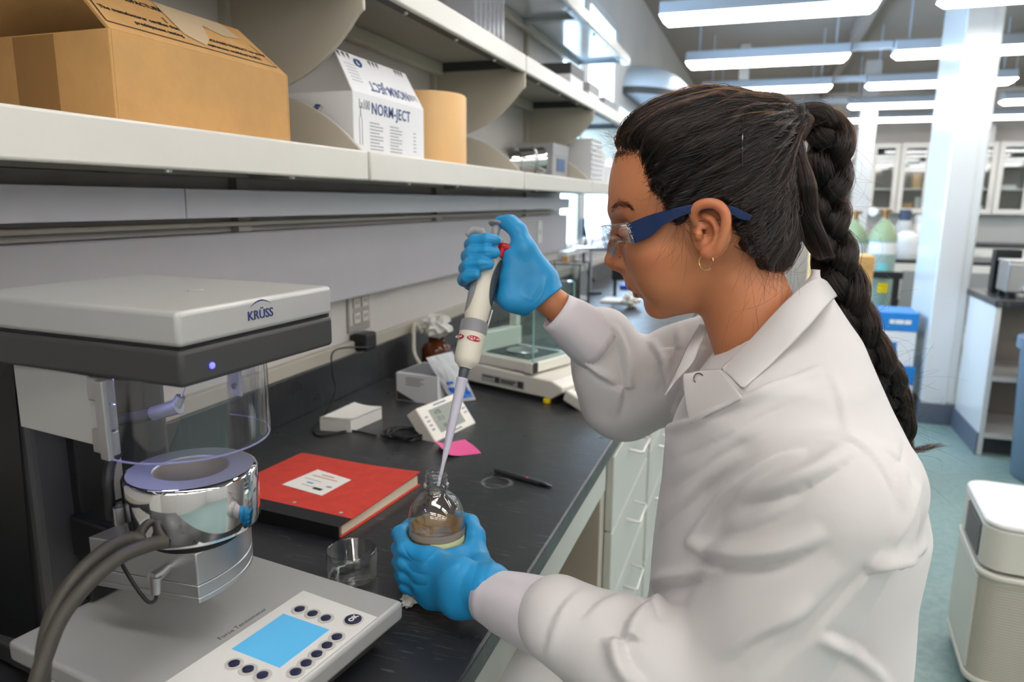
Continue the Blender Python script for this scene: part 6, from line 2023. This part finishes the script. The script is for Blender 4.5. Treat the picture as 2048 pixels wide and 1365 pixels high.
def loft_strip(rows, m, name, th=.0022, n=8, parent=True, mid=.0):
    """surface through rows of world polylines (equal count), thickened"""
    R = [spline(r, n) for r in rows]; C = len(R[0]); v = [tuple(p) for r in R for p in r]; f = []
    for j in range(len(R)-1):
        for i in range(C-1): f.append((j*C+i, j*C+i+1, (j+1)*C+i+1, (j+1)*C+i))
    o = MB().add(v, f).build(name, m, None, smooth=60)
    so = o.modifiers.new('thick', 'SOLIDIFY'); so.thickness = th; so.offset = 0
    s2 = o.modifiers.new('sub', 'SUBSURF'); s2.levels = 1; s2.render_levels = 1
    return world_child(o)
def D3(*q, off=.005):
    o = []
    for x, y, D in q:
        h = coat_b.ray_cast(Vector(CAMLOC), Vector(ray(x, y)).normalized())
        if h[0] is not None:
            Dh = float(-(CAMM.T @ (np.array(h[0])-CAMLOC))[2]); D = min(D, Dh-off)
        o.append(np.array(pd(x, y, D)))
    return o
# collar: stand edge at the neck, roll, outer edge lying on the shoulder; far half mirrored roughly
stand = D3((1442, 742, .792), (1500, 690, .790), (1562, 622, .790), (1606, 578, .808), (1634, 566, .84), (1642, 580, .875), (1600, 610, .92))
fold_ = D3((1440, 733, .784), (1500, 672, .775), (1566, 600, .772), (1612, 562, .796), (1640, 553, .84), (1650, 566, .885), (1605, 600, .93))
mid_ = D3((1462, 756, .755), (1520, 702, .744), (1590, 632, .748), (1636, 588, .778), (1660, 572, .84), (1668, 585, .89), (1620, 620, .94))
outer = D3((1486, 782, .735), (1546, 728, .728), (1612, 662, .736), (1654, 614, .768), (1676, 594, .84), (1682, 606, .895), (1632, 640, .95))
loft_strip([stand, fold_, mid_, outer], M_coat, 'collar', .0024)
# top of the front placket standing away from the chest, with its snap
pl = D3((1364, 746, .806), (1402, 739, .797), (1441, 736, .786)); pl2 = D3((1368, 790, .806), (1410, 778, .796), (1462, 768, .770)); pl3 = D3((1378, 852, .812), (1424, 832, .800), (1490, 798, .776))
loft_strip([pl, pl2, pl3], M_coat, 'placket', .0024)
pl = D3((1350, 760, .835), (1385, 728, .840), (1402, 690, .850), (1420, 655, .86)); pl2 = D3((1325, 800, .835), (1350, 745, .850), (1375, 690, .865), (1400, 645, .88))
loft_strip([pl, pl2], M_coat, 'far_lapel', .0024)
c = np.array(pd(1397, 757, float(-(CAMM.T @ (D3((1397, 757, .7955), off=.005)[0]-CAMLOC))[2])-.006)); nrm = Vector(CAMLOC-c).normalized()+Vector((-.35, 0, .1)); nrm.normalize()
MB_ = MB().lathe([(.0046, 0), (.0054, .0009), (.0062, 0)], 28, M=axis(c, nrm)); world_child(MB_.build('snap', mat('dull snap metal', rgb(120, 120, 124), .35, metal=.8), None))
# grey beige shirt inside the neck
M_shirt = mat('beige shirt', rgb(150, 132, 112), .8)
g = Grid((-.10, .76, 1.16), (.12, 1.0, 1.32), .004)
_u = (NKA-NKB)/np.linalg.norm(NKA-NKB)
g.cone(NKB-_u*.04, NKB+_u*.020, .066, .060, .01)
V_, Q_ = g.mesh(); world_child(quad_obj('shirt', V_, Q_, M_shirt))

# ---- knit cuffs
def cuff(a, b, ra, rb, name_label, flat=1., n=72):
    a = np.array(a); b = np.array(b); ax = (b-a)/np.linalg.norm(b-a)
    M = axis(a, ax); L = np.linalg.norm(b-a); v = []; f = []; rows = 9
    for j in range(rows):
        q = j/(rows-1); r = ra+(rb-ra)*q+.0015*math.sin(PI*q)
        for i in range(n*2):
            t = 2*PI*i/(n*2); rr = r+(.0009 if i % 2 else -.0009)*min(1, max(0, q-.12)*8)
            v.append(M @ Vector((rr*math.cos(t), rr*math.sin(t)*flat, L*q)))
    m_ = n*2
    for j in range(rows-1):
        for i in range(m_): f.append((j*m_+i, j*m_+(i+1) % m_, (j+1)*m_+(i+1) % m_, (j+1)*m_+i))
    o = MB().add(v, f).build('cuff', M_cuff, None, smooth=180, label=name_label)
    so = o.modifiers.new('thick', 'SOLIDIFY'); so.thickness = .002; so.offset = -1
    return world_child(o)
cuff(pd(972, 1192, .848), pd(1105, 1240, .784), .0295, .042, 'ribbed white knit cuff')
cuff(pd(1112, 622, .998), pd(1200, 690, 1.012), .0285, .042, 'ribbed white knit cuff')
# bare forearms inside the sleeves, joined to the body mesh below
# ---- rest of the body below the coat: trunk, arms, legs; one mesh with the head
def build_body_rest():
    g = Grid((-.36, .60, .0), (.25, 1.12, 1.34), .008)
    g.cone((.04, .865, .95), (.035, .870, 1.16), .105, .11, .04, flat=((1, 0, 0), .75))
    g.cone((.06, .862, .85), (.045, .865, .95), .11, .105, .04, flat=((1, 0, 0), .8))
    for S_, E_, W_, H_ in ((SL, EL, WL2, WL), (SR, ER, WR2, WR)):
        g.chain([S_+np.array([0, 0, -.01]), E_, W_, H_], [.030, .030, .026, .022], .02)
        g.cone(S_, (.035, .868, 1.16), .03, .06, .03)
    g.cone(NKB, (.035, .870, 1.13), .050, .07, .03)
    for sy in (.775, .95):
        g.chain([(.05, sy, .86), (.045, sy, .48), (.06, sy, .08)], [.085, .055, .038], .03)
    V, Q = g.mesh(); return relax(V, Q, 2), Q
Vb, Qb = build_body_rest()
_me = body.data
bm = bmesh.new(); bm.from_mesh(_me)
_nv = [bm.verts.new(tuple(p)) for p in Vb]
for q in Qb:
    try: fc = bm.faces.new([_nv[i] for i in q]); fc.smooth = True
    except ValueError: pass
bm.to_mesh(_me); bm.free(); _me.update()
M_trou = mat('dark trousers', rgb(46, 48, 58), .8)
g = Grid((-.10, .64, .04), (.20, 1.08, .90), .010)
g.cone((.06, .862, .84), (.06, .862, .78), .115, .12, .04, flat=((1, 0, 0), .85))
for sy in (.775, .95): g.chain([(.05, sy, .84), (.045, sy, .48), (.06, sy, .09)], [.080, .070, .060], .03)
V_, Q_ = g.mesh(); world_child(quad_obj('trousers', relax(V_, Q_, 2), Q_, M_trou))
for sy in (.775, .95):
    g = Grid((-.18, sy-.07, -.01), (.14, sy+.07, .14), .006)
    g.cone((.065, sy, .035), (-.11, sy, .032), .044, .036, .02); g.cone((.06, sy, .09), (.065, sy, .04), .045, .046, .03)
    g.op((-1, 0, -.2), (1, 2, .0), lambda X, Y, Z: Z-F32(.001)+0*X+0*Y, .004, sub=True)
    V_, Q_ = g.mesh(); world_child(quad_obj('shoe', relax(V_, Q_, 1), Q_, mat('black shoe leather', rgb(24, 24, 26), .4)))
# ================================================================ the far side of the lab
M_cabw = mat('ivory cabinet enamel', rgb(224, 221, 216), .4)
M_inside = mat('cabinet interior', rgb(150, 142, 134), .6)
M_cglass = thin_glass('cabinet glass', (.90, .93, .93, 1), .25, .02)
M_yel = mat('yellow plastic', rgb(244, 214, 24), .45)
FY = 11.78
def wall_cabinet(x0, x1, label, seed):
    t = thing('glazed_cabinet', label, 'cabinet', (x0, FY, 1.31), group='glazed wall cabinets on the far wall')
    W, D, H = x1-x0, .37, .98; fr = .07
    mb = MB(); mb.box(0, W, D-.02, D, 0, H); mb.box(0, .02, 0, D-.02, 0, H); mb.box(W-.02, W, 0, D-.02, 0, H); mb.box(.02, W-.02, 0, D-.02, 0, .03); mb.box(.02, W-.02, 0, D-.02, H-.03, H)
    mb.build('carcass', M_inside, t, smooth=0)
    for z in (.33, .65): MB().box(.021, W-.021, .02, D-.021, z, z+.022).build('shelf_board', M_cabw, t, smooth=0)
    d = MB(); d.box(.002, fr, -.02, 0, .002, H-.002); d.box(W-fr, W-.002, -.02, 0, .002, H-.002); d.box(fr, W-fr, -.02, 0, .002, fr); d.box(fr, W-fr, -.02, 0, H-fr, H-.002)
    dr = d.build('door', M_cabw, t, smooth=0)
    MB().box(fr, W-fr, -.012, -.008, fr, H-fr).build('pane', M_cglass, dr, smooth=0)
    MB().box(W-fr*.7, W-fr*.45, -.045, -.0201, .12, .26).build('pull', M_cabw, dr, smooth=0, bevel=.004)
    return t
cbx = [py_(q, 360, FY)[0] for q in (1722, 1792)]
xs = [1.02, 1.40, 1.78, 2.18, 2.58, 2.98, 3.40, 3.82, 4.24]
labs = ['glazed far cabinet seen just left of the slim column', 'glazed far cabinet partly behind the slim column', 'glazed far cabinet between the two columns', 'glazed far cabinet hidden behind the wide column', 'glazed far cabinet under the yellow bin', 'glazed far cabinet right of the yellow bin', 'glazed far cabinet toward the right edge', 'last glazed far cabinet at the right edge']
for i in range(8): wall_cabinet(xs[i]+.004, xs[i+1]-.004, labs[i], i)
# goods behind the glass
def goods(ci, u0, u1, z, h, m, label, cat='box'):
    x0 = xs[ci]; zz = 1.31+(.0305, .3525, .6725)[z]
    t = thing('stored_carton' if cat == 'box' else 'paper_stack', label, cat, (x0+(u0+u1)/2, FY+.17, zz))
    w = (u1-u0)/2
    MB().box(-w, w, -.1, .1, 0, h*.7).build('lower_part', m, t, smooth=0, bevel=.003)
    MB().box(-w*.96, w*.96, -.095, .095, h*.7+.001, h).build('upper_part', m, t, smooth=0, bevel=.003)
goods(2, .20, .32, 1, .20, M_card2, 'tan carton on the middle shelf of the far cabinet between the columns')
goods(2, .08, .24, 0, .11, M_card, 'brown carton low in the far cabinet between the columns')
goods(2, .26, .34, 0, .20, M_white, 'white pack standing low in the far cabinet between the columns')
goods(2, .10, .30, 2, .06, M_white, 'low white stack on the top shelf of the far cabinet between columns', 'stack')
goods(4, .18, .32, 0, .09, M_white, 'small white pack in the far cabinet under the yellow bin')
goods(4, .09, .25, 2, .05, M_white, 'flat white stack high in the far cabinet under the yellow bin', 'stack')
goods(4, .10, .30, 1, .04, M_white, 'thin white stack on the middle shelf under the yellow bin', 'stack')
goods(5, .10, .28, 1, .05, M_white, 'thin white stack in the cabinet right of the yellow bin', 'stack')
t = thing('yellow_bin', 'yellow and white bin on top of the far cabinets', 'bin', (2.66, FY+.15, 2.2905))
MB().box(-.17, .10, -.12, .12, 0, .23).build('yellow_half', M_yel, t, smooth=0, bevel=.02)
MB().box(.101, .26, -.12, .12, 0, .235).build('white_half', M_white, t, smooth=0, bevel=.015)
MB().box(-.15, .08, -.125, -.12, .10, .13).build('grip_ridge', M_yel, t, smooth=0)
# white splash wall and base units under the far cabinets
tag(MB().box(1.0, 4.3, 12.118, 12.148, .912, 1.30).build('splash_board', M_white, smooth=0), 'white board on the far wall below the glazed cabinets', 'board')
def base_unit(x0, x1, y0, y1, label, group, nd=2, top=True):
    t = thing('base_cabinet', label, 'cabinet', ((x0+x1)/2, (y0+y1)/2, 0), group=group)
    a, b = (x1-x0)/2, (y1-y0)/2
    MB().box(-a, a, -b, b, .1, .87).build('body', M_cabw, t, smooth=0, bevel=.003)
    MB().box(-a+.03, a-.03, -b+.05, b, 0, .1).build('plinth', M_dark, t, smooth=0)
    if top: MB().box(-a, a, -b-.03, b, .8705, .91).build('counter', M_bench, t, smooth=0, bevel=.003)
    for i in range(nd):
        w = 2*a/nd; d = MB().box(-a+w*i+.006, -a+w*(i+1)-.006, -b-.02, -b-.001, .12, .85).build('door', M_cabw, t, smooth=0, bevel=.003)
        MB().box(-a+w*i+w*.42, -a+w*i+w*.58, -b-.035, -b-.0201, .76, .775).build('pull', M_pull, d, smooth=0)
base_unit(1.0, 2.6, 11.5, 12.11, 'ivory base cabinet run below the far glazed cabinets', 'far base cabinets', 4)
base_unit(2.61, 4.3, 11.5, 12.11, 'second ivory base cabinet run at the far right', 'far base cabinets', 4)

# ---- bench island behind the gas cylinders
t = thing('bench_table', 'black topped bench with white legs behind the gas cylinders', 'bench', (1.75, 8.15, 0))
MB().box(-.66, .6, -.33, .4, .875, .91).build('counter', M_bench, t, smooth=0, bevel=.004)
for x in (-.65, .55):
    for y in (-.31, .34): MB().box(x, x+.045, y, y+.045, 0, .8745).build('leg', M_white, t, smooth=0)
MB().box(-.44, .54, -.30, -.28, .30, .80).build('modesty_panel', mat('grey board', rgb(150, 148, 146), .6), t, smooth=0)
MB().box(-.44, .54, -.30, .33, .10, .13).build('lower_shelf', M_white, t, smooth=0)
c = py_(1812, 515, 7.95)
t = thing('white_drum', 'white plastic drum on the far bench', 'drum', (c[0], 8.0, .91))
MB().lathe([(0, 0), (.12, 0), (.125, .01), (.125, .20), (.115, .23), (.06, .25), (.06, .27), (0, .27)], 36).build('drum_wall', M_white, t, smooth=50)
MB().lathe([(.1255, .05), (.127, .05), (.127, .17), (.1255, .17)], 30, a0=-2.6, a1=-.6).build('drum_label', M_syr, t)
t = thing('capped_bottle', 'grey bottle with a navy cap on the far bench', 'bottle', (c[0]+.01, 8.3, .91))
MB().lathe([(0, 0), (.085, 0), (.085, .28), (.06, .36), (.045, .37)], 28).build('bottle_wall', mat('grey plastic', rgb(176, 178, 178), .5), t, smooth=50)
MB().lathe([(.05, .36), (.055, .36), (.055, .47), (0, .47)], 24).build('screw_cap', mat('navy cap', rgb(62, 74, 100), .5), t, smooth=40)
t = thing('bench_motor', 'small dark stirrer box at the near edge of the far bench', 'stirrer', (c[0]-.235, 7.98, .91))
MB().box(-.09, .09, -.1, .1, 0, .12).build('housing', M_dark, t, smooth=0, bevel=.01)
MB().lathe([(0, .12), (.07, .12), (.07, .14), (.0, .14)], 24).build('plate', M_pwhite, t)
MB().lathe([(0, .0), (.015, 0), (.015, .02), (0, .02)], 12, M=axis((0, 0, 0), (0, -1, 0)), c=(.03, -.1, .05)).build('dial', M_pwhite, t)
t = thing('pale_jar', 'round pale jar at the back of the far bench', 'jar', (c[0]+.16, 8.35, .91))
MB().lathe([(0, 0), (.07, 0), (.07, .30), (.05, .34), (.05, .36), (0, .361)], 24).build('jar_wall', M_cabw, t, smooth=50)
MB().lathe([(.052, .36), (.056, .36), (.056, .42), (0, .42)], 24).build('jar_lid', M_white, t)

# ---- gas cylinders in a dark rack
M_gas = mat('pale teal cylinder paint', rgb(150, 172, 164), .35)
M_gas2 = mat('sage shoulder paint', rgb(150, 168, 132), .4)
M_brass = mat('brass', rgb(150, 112, 66), .35, metal=.9)
def gas(x, y, label, h=1.12):
    t = thing('gas_cylinder', label, 'gas cylinder', (x, y, 0), group='gas cylinders in the rack')
    r = .115
    MB().lathe([(0, 0), (r-.01, 0), (r, .015), (r, h)], 40).build('shell', M_gas, t, smooth=50)
    MB().lathe([(r, h+.0005), (r*.96, h+.05), (r*.75, h+.11), (r*.45, h+.15), (.035, h+.165), (.035, h+.19), (0, h+.19)], 40).build('shoulder', M_gas2, t, smooth=50)
    MB().lathe([(0, h+.19), (.022, h+.19), (.022, h+.24), (.03, h+.245), (.03, h+.27), (0, h+.275)], 20).build('valve', M_brass, t)
    MB().tube([(-.06, 0, h+.255), (.05, 0, h+.255)], .012, 10).build('valve_outlet', M_brass, t)
    MB().lathe([(r+.0006, h-.12), (r+.0014, h-.12), (r+.0014, h-.02), (r+.0006, h-.02)], 30, a0=-2.9, a1=-.3).build('white_label', M_pwhite, t)
    MB().lathe([(r+.0006, h-.46), (r+.0014, h-.46), (r+.0014, h-.37), (r+.0006, h-.37)], 10, a0=-1.75, a1=-1.0).build('yellow_tag', M_yel, t)
    MB().lathe([(r+.0006, h-.32), (r+.0014, h-.32), (r+.0014, h-.2), (r+.0006, h-.2)], 10, a0=-1.9, a1=-1.2).build('teal_sticker', mat('teal sticker', rgb(120, 196, 196), .4), t)
gas(1.02, 7.2, 'pale teal gas cylinder with white band and yellow tag, nearer one'); gas(.80, 7.38, 'pale teal gas cylinder half hidden by the other one', 1.10)
for k, x in enumerate((.80, 1.02)):
    yy = 7.38 if k == 0 else 7.2
    t = thing('pressure_gauge', 'pale round pressure gauge on the %s gas cylinder' % ('hidden' if k == 0 else 'nearer'), 'gauge', (x-.10, yy, 1.345 if k == 0 else 1.365))
    MB().lathe([(0, 0), (.038, 0), (.04, .006), (.04, .03), (.034, .034), (0, .034)], 24, M=axis((0, 0, 0), (-.2, -1, 0))).build('dial_case', M_pwhite, t)
    MB().lathe([(0, .0345), (.032, .0345), (0, .036)], 20, M=axis((0, 0, 0), (-.2, -1, 0))).build('dial_face', M_syr, t)
t = thing('cylinder_rack', 'black rack holding the gas cylinders', 'rack', (.9, 7.0, 0))
MB().box(-.32, .27, -.06, .0, .80, .86).build('rack_rail', M_black, t, smooth=0, bevel=.004)
for x in (-.30, .20): MB().box(x, x+.05, -.05, -.0, 0, .80).build('rack_post', M_black, t, smooth=0)
MB().box(-.32, .27, -.06, .0, .30, .36).build('rack_rail', M_black, t, smooth=0, bevel=.004)
# ---- blue and white shipping boxes by the column
def ship_box(x0, x1, y0, y1, z0, h, label):
    t = thing('shipping_box', label, 'box', ((x0+x1)/2, (y0+y1)/2, z0)); a, b = (x1-x0)/2, (y1-y0)/2
    MB().box(-a, a, -b, b, 0, h-.125).build('carton', M_syr, t, smooth=0, bevel=.003)
    MB().box(-a-.003, a+.003, -b-.003, b+.003, h-.122, h).build('blue_lid', mat('bright blue card', rgb(24, 124, 200), .5), t, smooth=0, bevel=.003)
    MB().box(-a+.08, -a+.25, -b-.001, -b-.0002, .04, .16).build('blue_print', mat('bright blue card', (0, 0, 0, 1)), t, smooth=0)
    for k, (x_, w_) in enumerate(((.01, .03), (.045, .05), (.10, .04))): MB().box(x_, x_+w_, -b-.0042, -b-.0031, h-.075, h-.047).build('faded_print', M_pwhite, t, smooth=0)
ship_box(.66, 1.02, 5.35, 5.68, .36, .36, 'blue lidded white carton on top by the wide column')
ship_box(.64, 1.03, 5.33, 5.70, 0, .358, 'blue lidded white carton at the bottom by the wide column')
t = thing('tan_carton', 'tall tan carton standing behind the neck of the person', 'box', (.40, 4.35, 0))
MB().box(-.14, .17, -.12, .12, 0, 1.10).build('carton', M_card2, t, smooth=0, bevel=.004)
MB().box(-.142, .172, -.122, .122, 1.10, 1.16).build('lid', M_card2, t, smooth=0, bevel=.004)
MB().box(.05, .10, -.1232, -.1222, .98, 1.04).build('red_sticker', mat('faded red sticker', rgb(200, 110, 96), .5), t, smooth=0)

# ---- island bench at the right with instruments
t = thing('island_bench', 'island bench with black top and open shelves beside the wide column', 'bench', (1.29, 4.68, 0))
MB().box(-.03, 2.4, -.02, .62, .872, .91).build('counter', M_bench, t, smooth=0, bevel=.004)
MB().box(-.02, .01, .0, .56, .0, .8715).build('end_panel', M_colm, t, smooth=0, bevel=.003)
MB().box(-.028, -.0205, -.005, .565, .0, .13).build('skirting', M_base, t, smooth=0)
MB().box(.011, 2.38, .50, .52, .10, .871).build('back_panel', M_inside, t, smooth=0)
for z in (.10, .44): MB().box(.011, 2.38, .02, .499, z, z+.03).build('shelf_board', M_cabw, t, smooth=0)
MB().box(.85, .88, .02, .499, .131, .439).build('divider', M_cabw, t, smooth=0)
MB().box(.011, 2.38, .06, .09, 0, .099).build('plinth', M_dark, t, smooth=0)
MB().box(2.375, 2.395, .0, .56, .0, .8715).build('end_panel', M_colm, t, smooth=0, bevel=.003)
t = thing('black_timer', 'black box with orange digits on the island bench', 'timer', (1.40, 5.16, .91))
MB().box(-.05, .09, -.04, .04, 0, .26).build('case', M_black, t, smooth=0, bevel=.006)
MB().box(-.04, .08, -.043, -.0405, .12, .2).build('screen', mat('black screen', rgb(14, 14, 14), .15), t, smooth=0)
lettering('100', .05, frame((.02, -.0445, .16), (1, 0, 0), (0, 0, 1)), mat('orange digits', rgb(230, 150, 60), .5, emit=rgb(230, 150, 60), estr=1.5), t)
t = thing('metal_bath', 'brushed metal bath with a drain tap on the island bench', 'bath', (1.44, 4.90, .91))
MB().box(-.10, .08, -.10, .10, .03, .20).build('tub', M_steel, t, smooth=0, bevel=.008)
MB().box(-.105, .085, -.105, .105, .2005, .215).build('tub_lid', M_alu, t, smooth=0, bevel=.004)
for x in (-.08, .06):
    for y in (-.08, .08): MB().lathe([(0, 0), (.012, 0), (.012, .0295), (0, .0295)], 12, (x, y, 0)).build('foot', M_black, t)
MB().lathe([(0, 0), (.018, 0), (.018, .035), (0, .035)], 16, M=axis((0, 0, 0), (0, -1, 0)), c=(0, -.1, .055)).build('tap', M_pwhite, t)
t = thing('glass_enclosure', 'tall instrument enclosure with green top on the island bench', 'enclosure', (1.78, 4.92, .91))
MB().box(-.20, .5, -.20, .25, 0, .07).build('base', M_anth, t, smooth=0, bevel=.006)
MB().box(-.22, .52, -.22, .27, -.0, .012).build('foot_plate', M_pwhite, t, smooth=0)
for x in (-.19, .0, .44):
    for y in (-.19, .22): MB().box(x, x+.045, y, y+.03, .0705, .44).build('post', M_white, t, smooth=0)
MB().box(-.20, .5, -.20, .25, .44, .67).build('top_box', mat('pale green enamel', rgb(172, 206, 186), .35), t, smooth=0, bevel=.01)
MB().box(-.17, -.005, -.205, -.201, .48, .64).build('cyan_panel', mat('pale cyan plastic', rgb(168, 222, 232), .25), t, smooth=0)
MB().add([(-.14, -.1, .08), (.1, -.1, .08), (.1, -.1, .3)], [(0, 1, 2)]).build('inner_baffle', M_white, t, smooth=0)
MB().box(-.1, .1, -.05, .1, .0705, .18).build('inner_block', mat('dull maroon', rgb(96, 52, 62), .5), t, smooth=0)
# ---- grey blue waste bin
t = thing('waste_bin', 'grey blue round waste bin in front of the island bench', 'bin', (1.56, 4.36, 0))
MB().lathe([(0, .0), (.19, 0), (.20, .01), (.235, .72), (.24, .74), (.225, .74), (.19, .03), (0, .03)], 48).build('bin_wall', mat('steel blue plastic', rgb(112, 136, 160), .4), t, smooth=50)
MB().lathe([(.2405, .70), (.252, .70), (.252, .755), (.235, .76), (.22, .755)], 48).build('bin_rim', mat('steel blue plastic', (0, 0, 0, 1)), t, smooth=50)

# ---- white air purifier on castors
def rounded(x0, x1, y0, y1, r, n=8):
    p = []
    for cx_, cy_, a in ((x1-r, y1-r, 0), (x0+r, y1-r, 90), (x0+r, y0+r, 180), (x1-r, y0+r, 270)):
        for k in range(n+1):
            q = math.radians(a+90*k/n); p.append((cx_+r*math.cos(q), cy_+r*math.sin(q)))
    return p
M_pur = mat('warm white steel', rgb(212, 208, 198), .4)
M_pmesh = mat('perforated steel', rgb(186, 180, 166), .5)
def perforate():
    nt = M_pmesh.node_tree; N = nt.nodes; L = nt.links; b = N['Principled BSDF']
    tc = N.new('ShaderNodeTexCoord'); w = N.new('ShaderNodeTexWave'); w.bands_direction = 'Z'; w.inputs['Scale'].default_value = 38; L.new(tc.outputs['Object'], w.inputs['Vector'])
    bp = N.new('ShaderNodeBump'); bp.inputs['Strength'].default_value = .5; bp.inputs['Distance'].default_value = .004; L.new(w.outputs['Fac'], bp.inputs['Height']); L.new(bp.outputs[0], b.inputs['Normal'])
perforate()
t = thing('air_purifier', 'white air purifier on black castors standing on the floor', 'air purifier', (.86, 2.40, 0), math.radians(-4))
pb = rounded(-.19, .21, -.19, .19, .06)
MB().prism(pb, .07, .385).build('lower_body', M_pmesh, t, smooth=40, bevel=.002)
MB().prism(rounded(-.192, -.12, -.150, .150, .004), .08, .375).build('side_panel', M_pur, t, smooth=40, bevel=.002)
MB().prism(rounded(-.197, .217, -.197, .197, .065), .3855, .402).build('ledge', M_pur, t, smooth=40, bevel=.005, seg=3)
MB().prism(rounded(-.17, .19, -.17, .17, .055), .4025, .412).build('shadow_gap', M_dark, t, smooth=40)
MB().prism(rounded(-.19, .21, -.19, .19, .06), .4125, .535).build('upper_body', M_pur, t, smooth=40, bevel=.003)
MB().prism(rounded(-.19, .21, -.19, .19, .06), .5355, .553).build('top_cover', M_white, t, smooth=40, bevel=.008, seg=4)
MB().prism(rounded(-.194, .214, -.194, .194, .062), .050, .0695).build('bottom_tray', M_pur, t, smooth=40, bevel=.004)
MB().box(-.1925, -.1902, -.125, .06, .425, .525).build('vent_recess', M_dark, t, smooth=0)
for k in range(11): MB().box(-.1955, -.1926, -.125, .06, .427+.009*k, .4305+.009*k).build('vent_slat', mat('grey slat', rgb(120, 118, 118), .5), t, smooth=0)
for x in (-.14, .16):
    for y in (-.14, .14):
        MB().lathe([(0, -.012), (.024, -.012), (.026, -.009), (.026, .009), (.024, .012), (0, .012)], 24, M=axis((0, 0, 0), (0, 1, 0)), c=(x-.012, y, .026)).build('castor_wheel', M_black, t)
        MB().box(x-.018, x+.012, y-.016, y+.016, .030, .0498).build('castor_fork', M_black, t, smooth=0, bevel=.004)

# ---- odds and ends at the window end of the bench
t = thing('glass_chamber', 'small glass chamber with thin frame at the window end of the bench', 'chamber', (-.86, 3.30, BZ))
fm = MB()
for x in (-.09, .085):
    for y in (-.10, .095): fm.box(x, x+.005, y, y+.005, 0, .24)
for z in (.0, .235):
    fm.box(-.09, .09, -.10, -.095, z, z+.005); fm.box(-.09, .09, .095, .10, z, z+.005); fm.box(-.09, -.085, -.10, .10, z, z+.005); fm.box(.085, .09, -.10, .10, z, z+.005)
fm.build('chamber_frame', M_dark, t, smooth=0)
for bx in ((-.086, .086, -.0945, -.0925, .006, .234), (-.086, .086, .0925, .0945, .006, .234), (.083, .085, -.092, .092, .006, .234)): MB().box(*bx).build('pane', M_cglass, t, smooth=0)
MB().box(-.02, .01, -.02, .0, .24, .265).build('tape_tab', M_card2, t, smooth=0)
t = thing('stand_camera', 'black camera head on a horizontal metal arm above the bench', 'camera', (-.86, 4.02, BZ))
MB().lathe([(0, 0), (.07, 0), (.07, .015), (0, .015)], 24, (-.06, .05, 0)).build('stand_foot', M_dark, t)
MB().tube([(-.06, .05, .015), (-.06, .05, .34)], .008, 10).build('stand_post', M_steel, t)
MB().tube([(-.16, .05, .26), (.10, .0, .26)], .011, 12).build('arm', M_chrome, t)
MB().box(.08, .155, -.03, .04, .09, .29).build('camera_body', M_black, t, smooth=0, bevel=.006)
MB().box(.09, .105, -.02, .0, .0, .09).build('camera_leg', M_black, t, smooth=0)
mb = MB()
for k in range(9): mb.lathe([(0, 0), (.016+.004*(k % 2), 0), (.016+.004*(k % 2), .018), (0, .018)], 12, (-.15, .05, .08+.018*k))
mb.build('ribbed_sleeve', M_pwhite, t)
tag(MB().box(-.80, -.60, 4.35, 4.62, BZ, BZ+.022).build('blue_tray', mat('royal blue plastic', rgb(30, 70, 176), .4), smooth=0, bevel=.004), 'flat royal blue tray on the bench by the window', 'tray')
tag(crumple('white_packet', 'x', 'x', (-.60, 3.62, BZ), .05, .08, .035, 17, M_paper), 'crumpled white packet on the bench behind the raised arm', 'packet')
tag(MB().box(-.78, -.62, 3.70, 3.86, BZ, BZ+.012).build('paper_pad', M_paper, smooth=0, bevel=.001), 'white paper pad on the bench near the blue tray', 'paper')
t = thing('small_tool', 'thin dark hand tool with a red collar on the far bench top', 'tool', (-.52, 3.72, BZ))
MB().tube([(-.03, 0, .004), (.05, .02, .004), (.075, .03, .018)], [.004, .004, .002], 8).build('tool_shaft', M_dark, t)
MB().tube([(0, .0075, .004), (.012, .0105, .004)], .0055, 10).build('tool_collar', M_red, t)
t = thing('wall_switch', 'white wall switch plate on the wall near the window', 'switch', (-1.0, 3.30, 1.235))
MB().box(0, .006, -.035, .035, 0, .105).build('plate', M_white, t, smooth=0, bevel=.002)
MB().box(.0061, .012, -.012, .012, .04, .065).build('rocker', M_white, t, smooth=0, bevel=.002)
t = thing('cable_bunch', 'black cable hanging on the wall below the window', 'cable', (-1.0, 4.35, 1.0))
MB().tube(spline([(-.03, 0, .28), (-.02, .01, .2), (-.03, .0, .1), (-.02, .03, .02), (.03, .06, -.06)]), .008, 8).build('cable', M_black, t)
MB().box(-.048, -.03, -.03, .03, .22, .33).build('cable_box', M_dark, t, smooth=0, bevel=.003)

fonts_to_mesh()
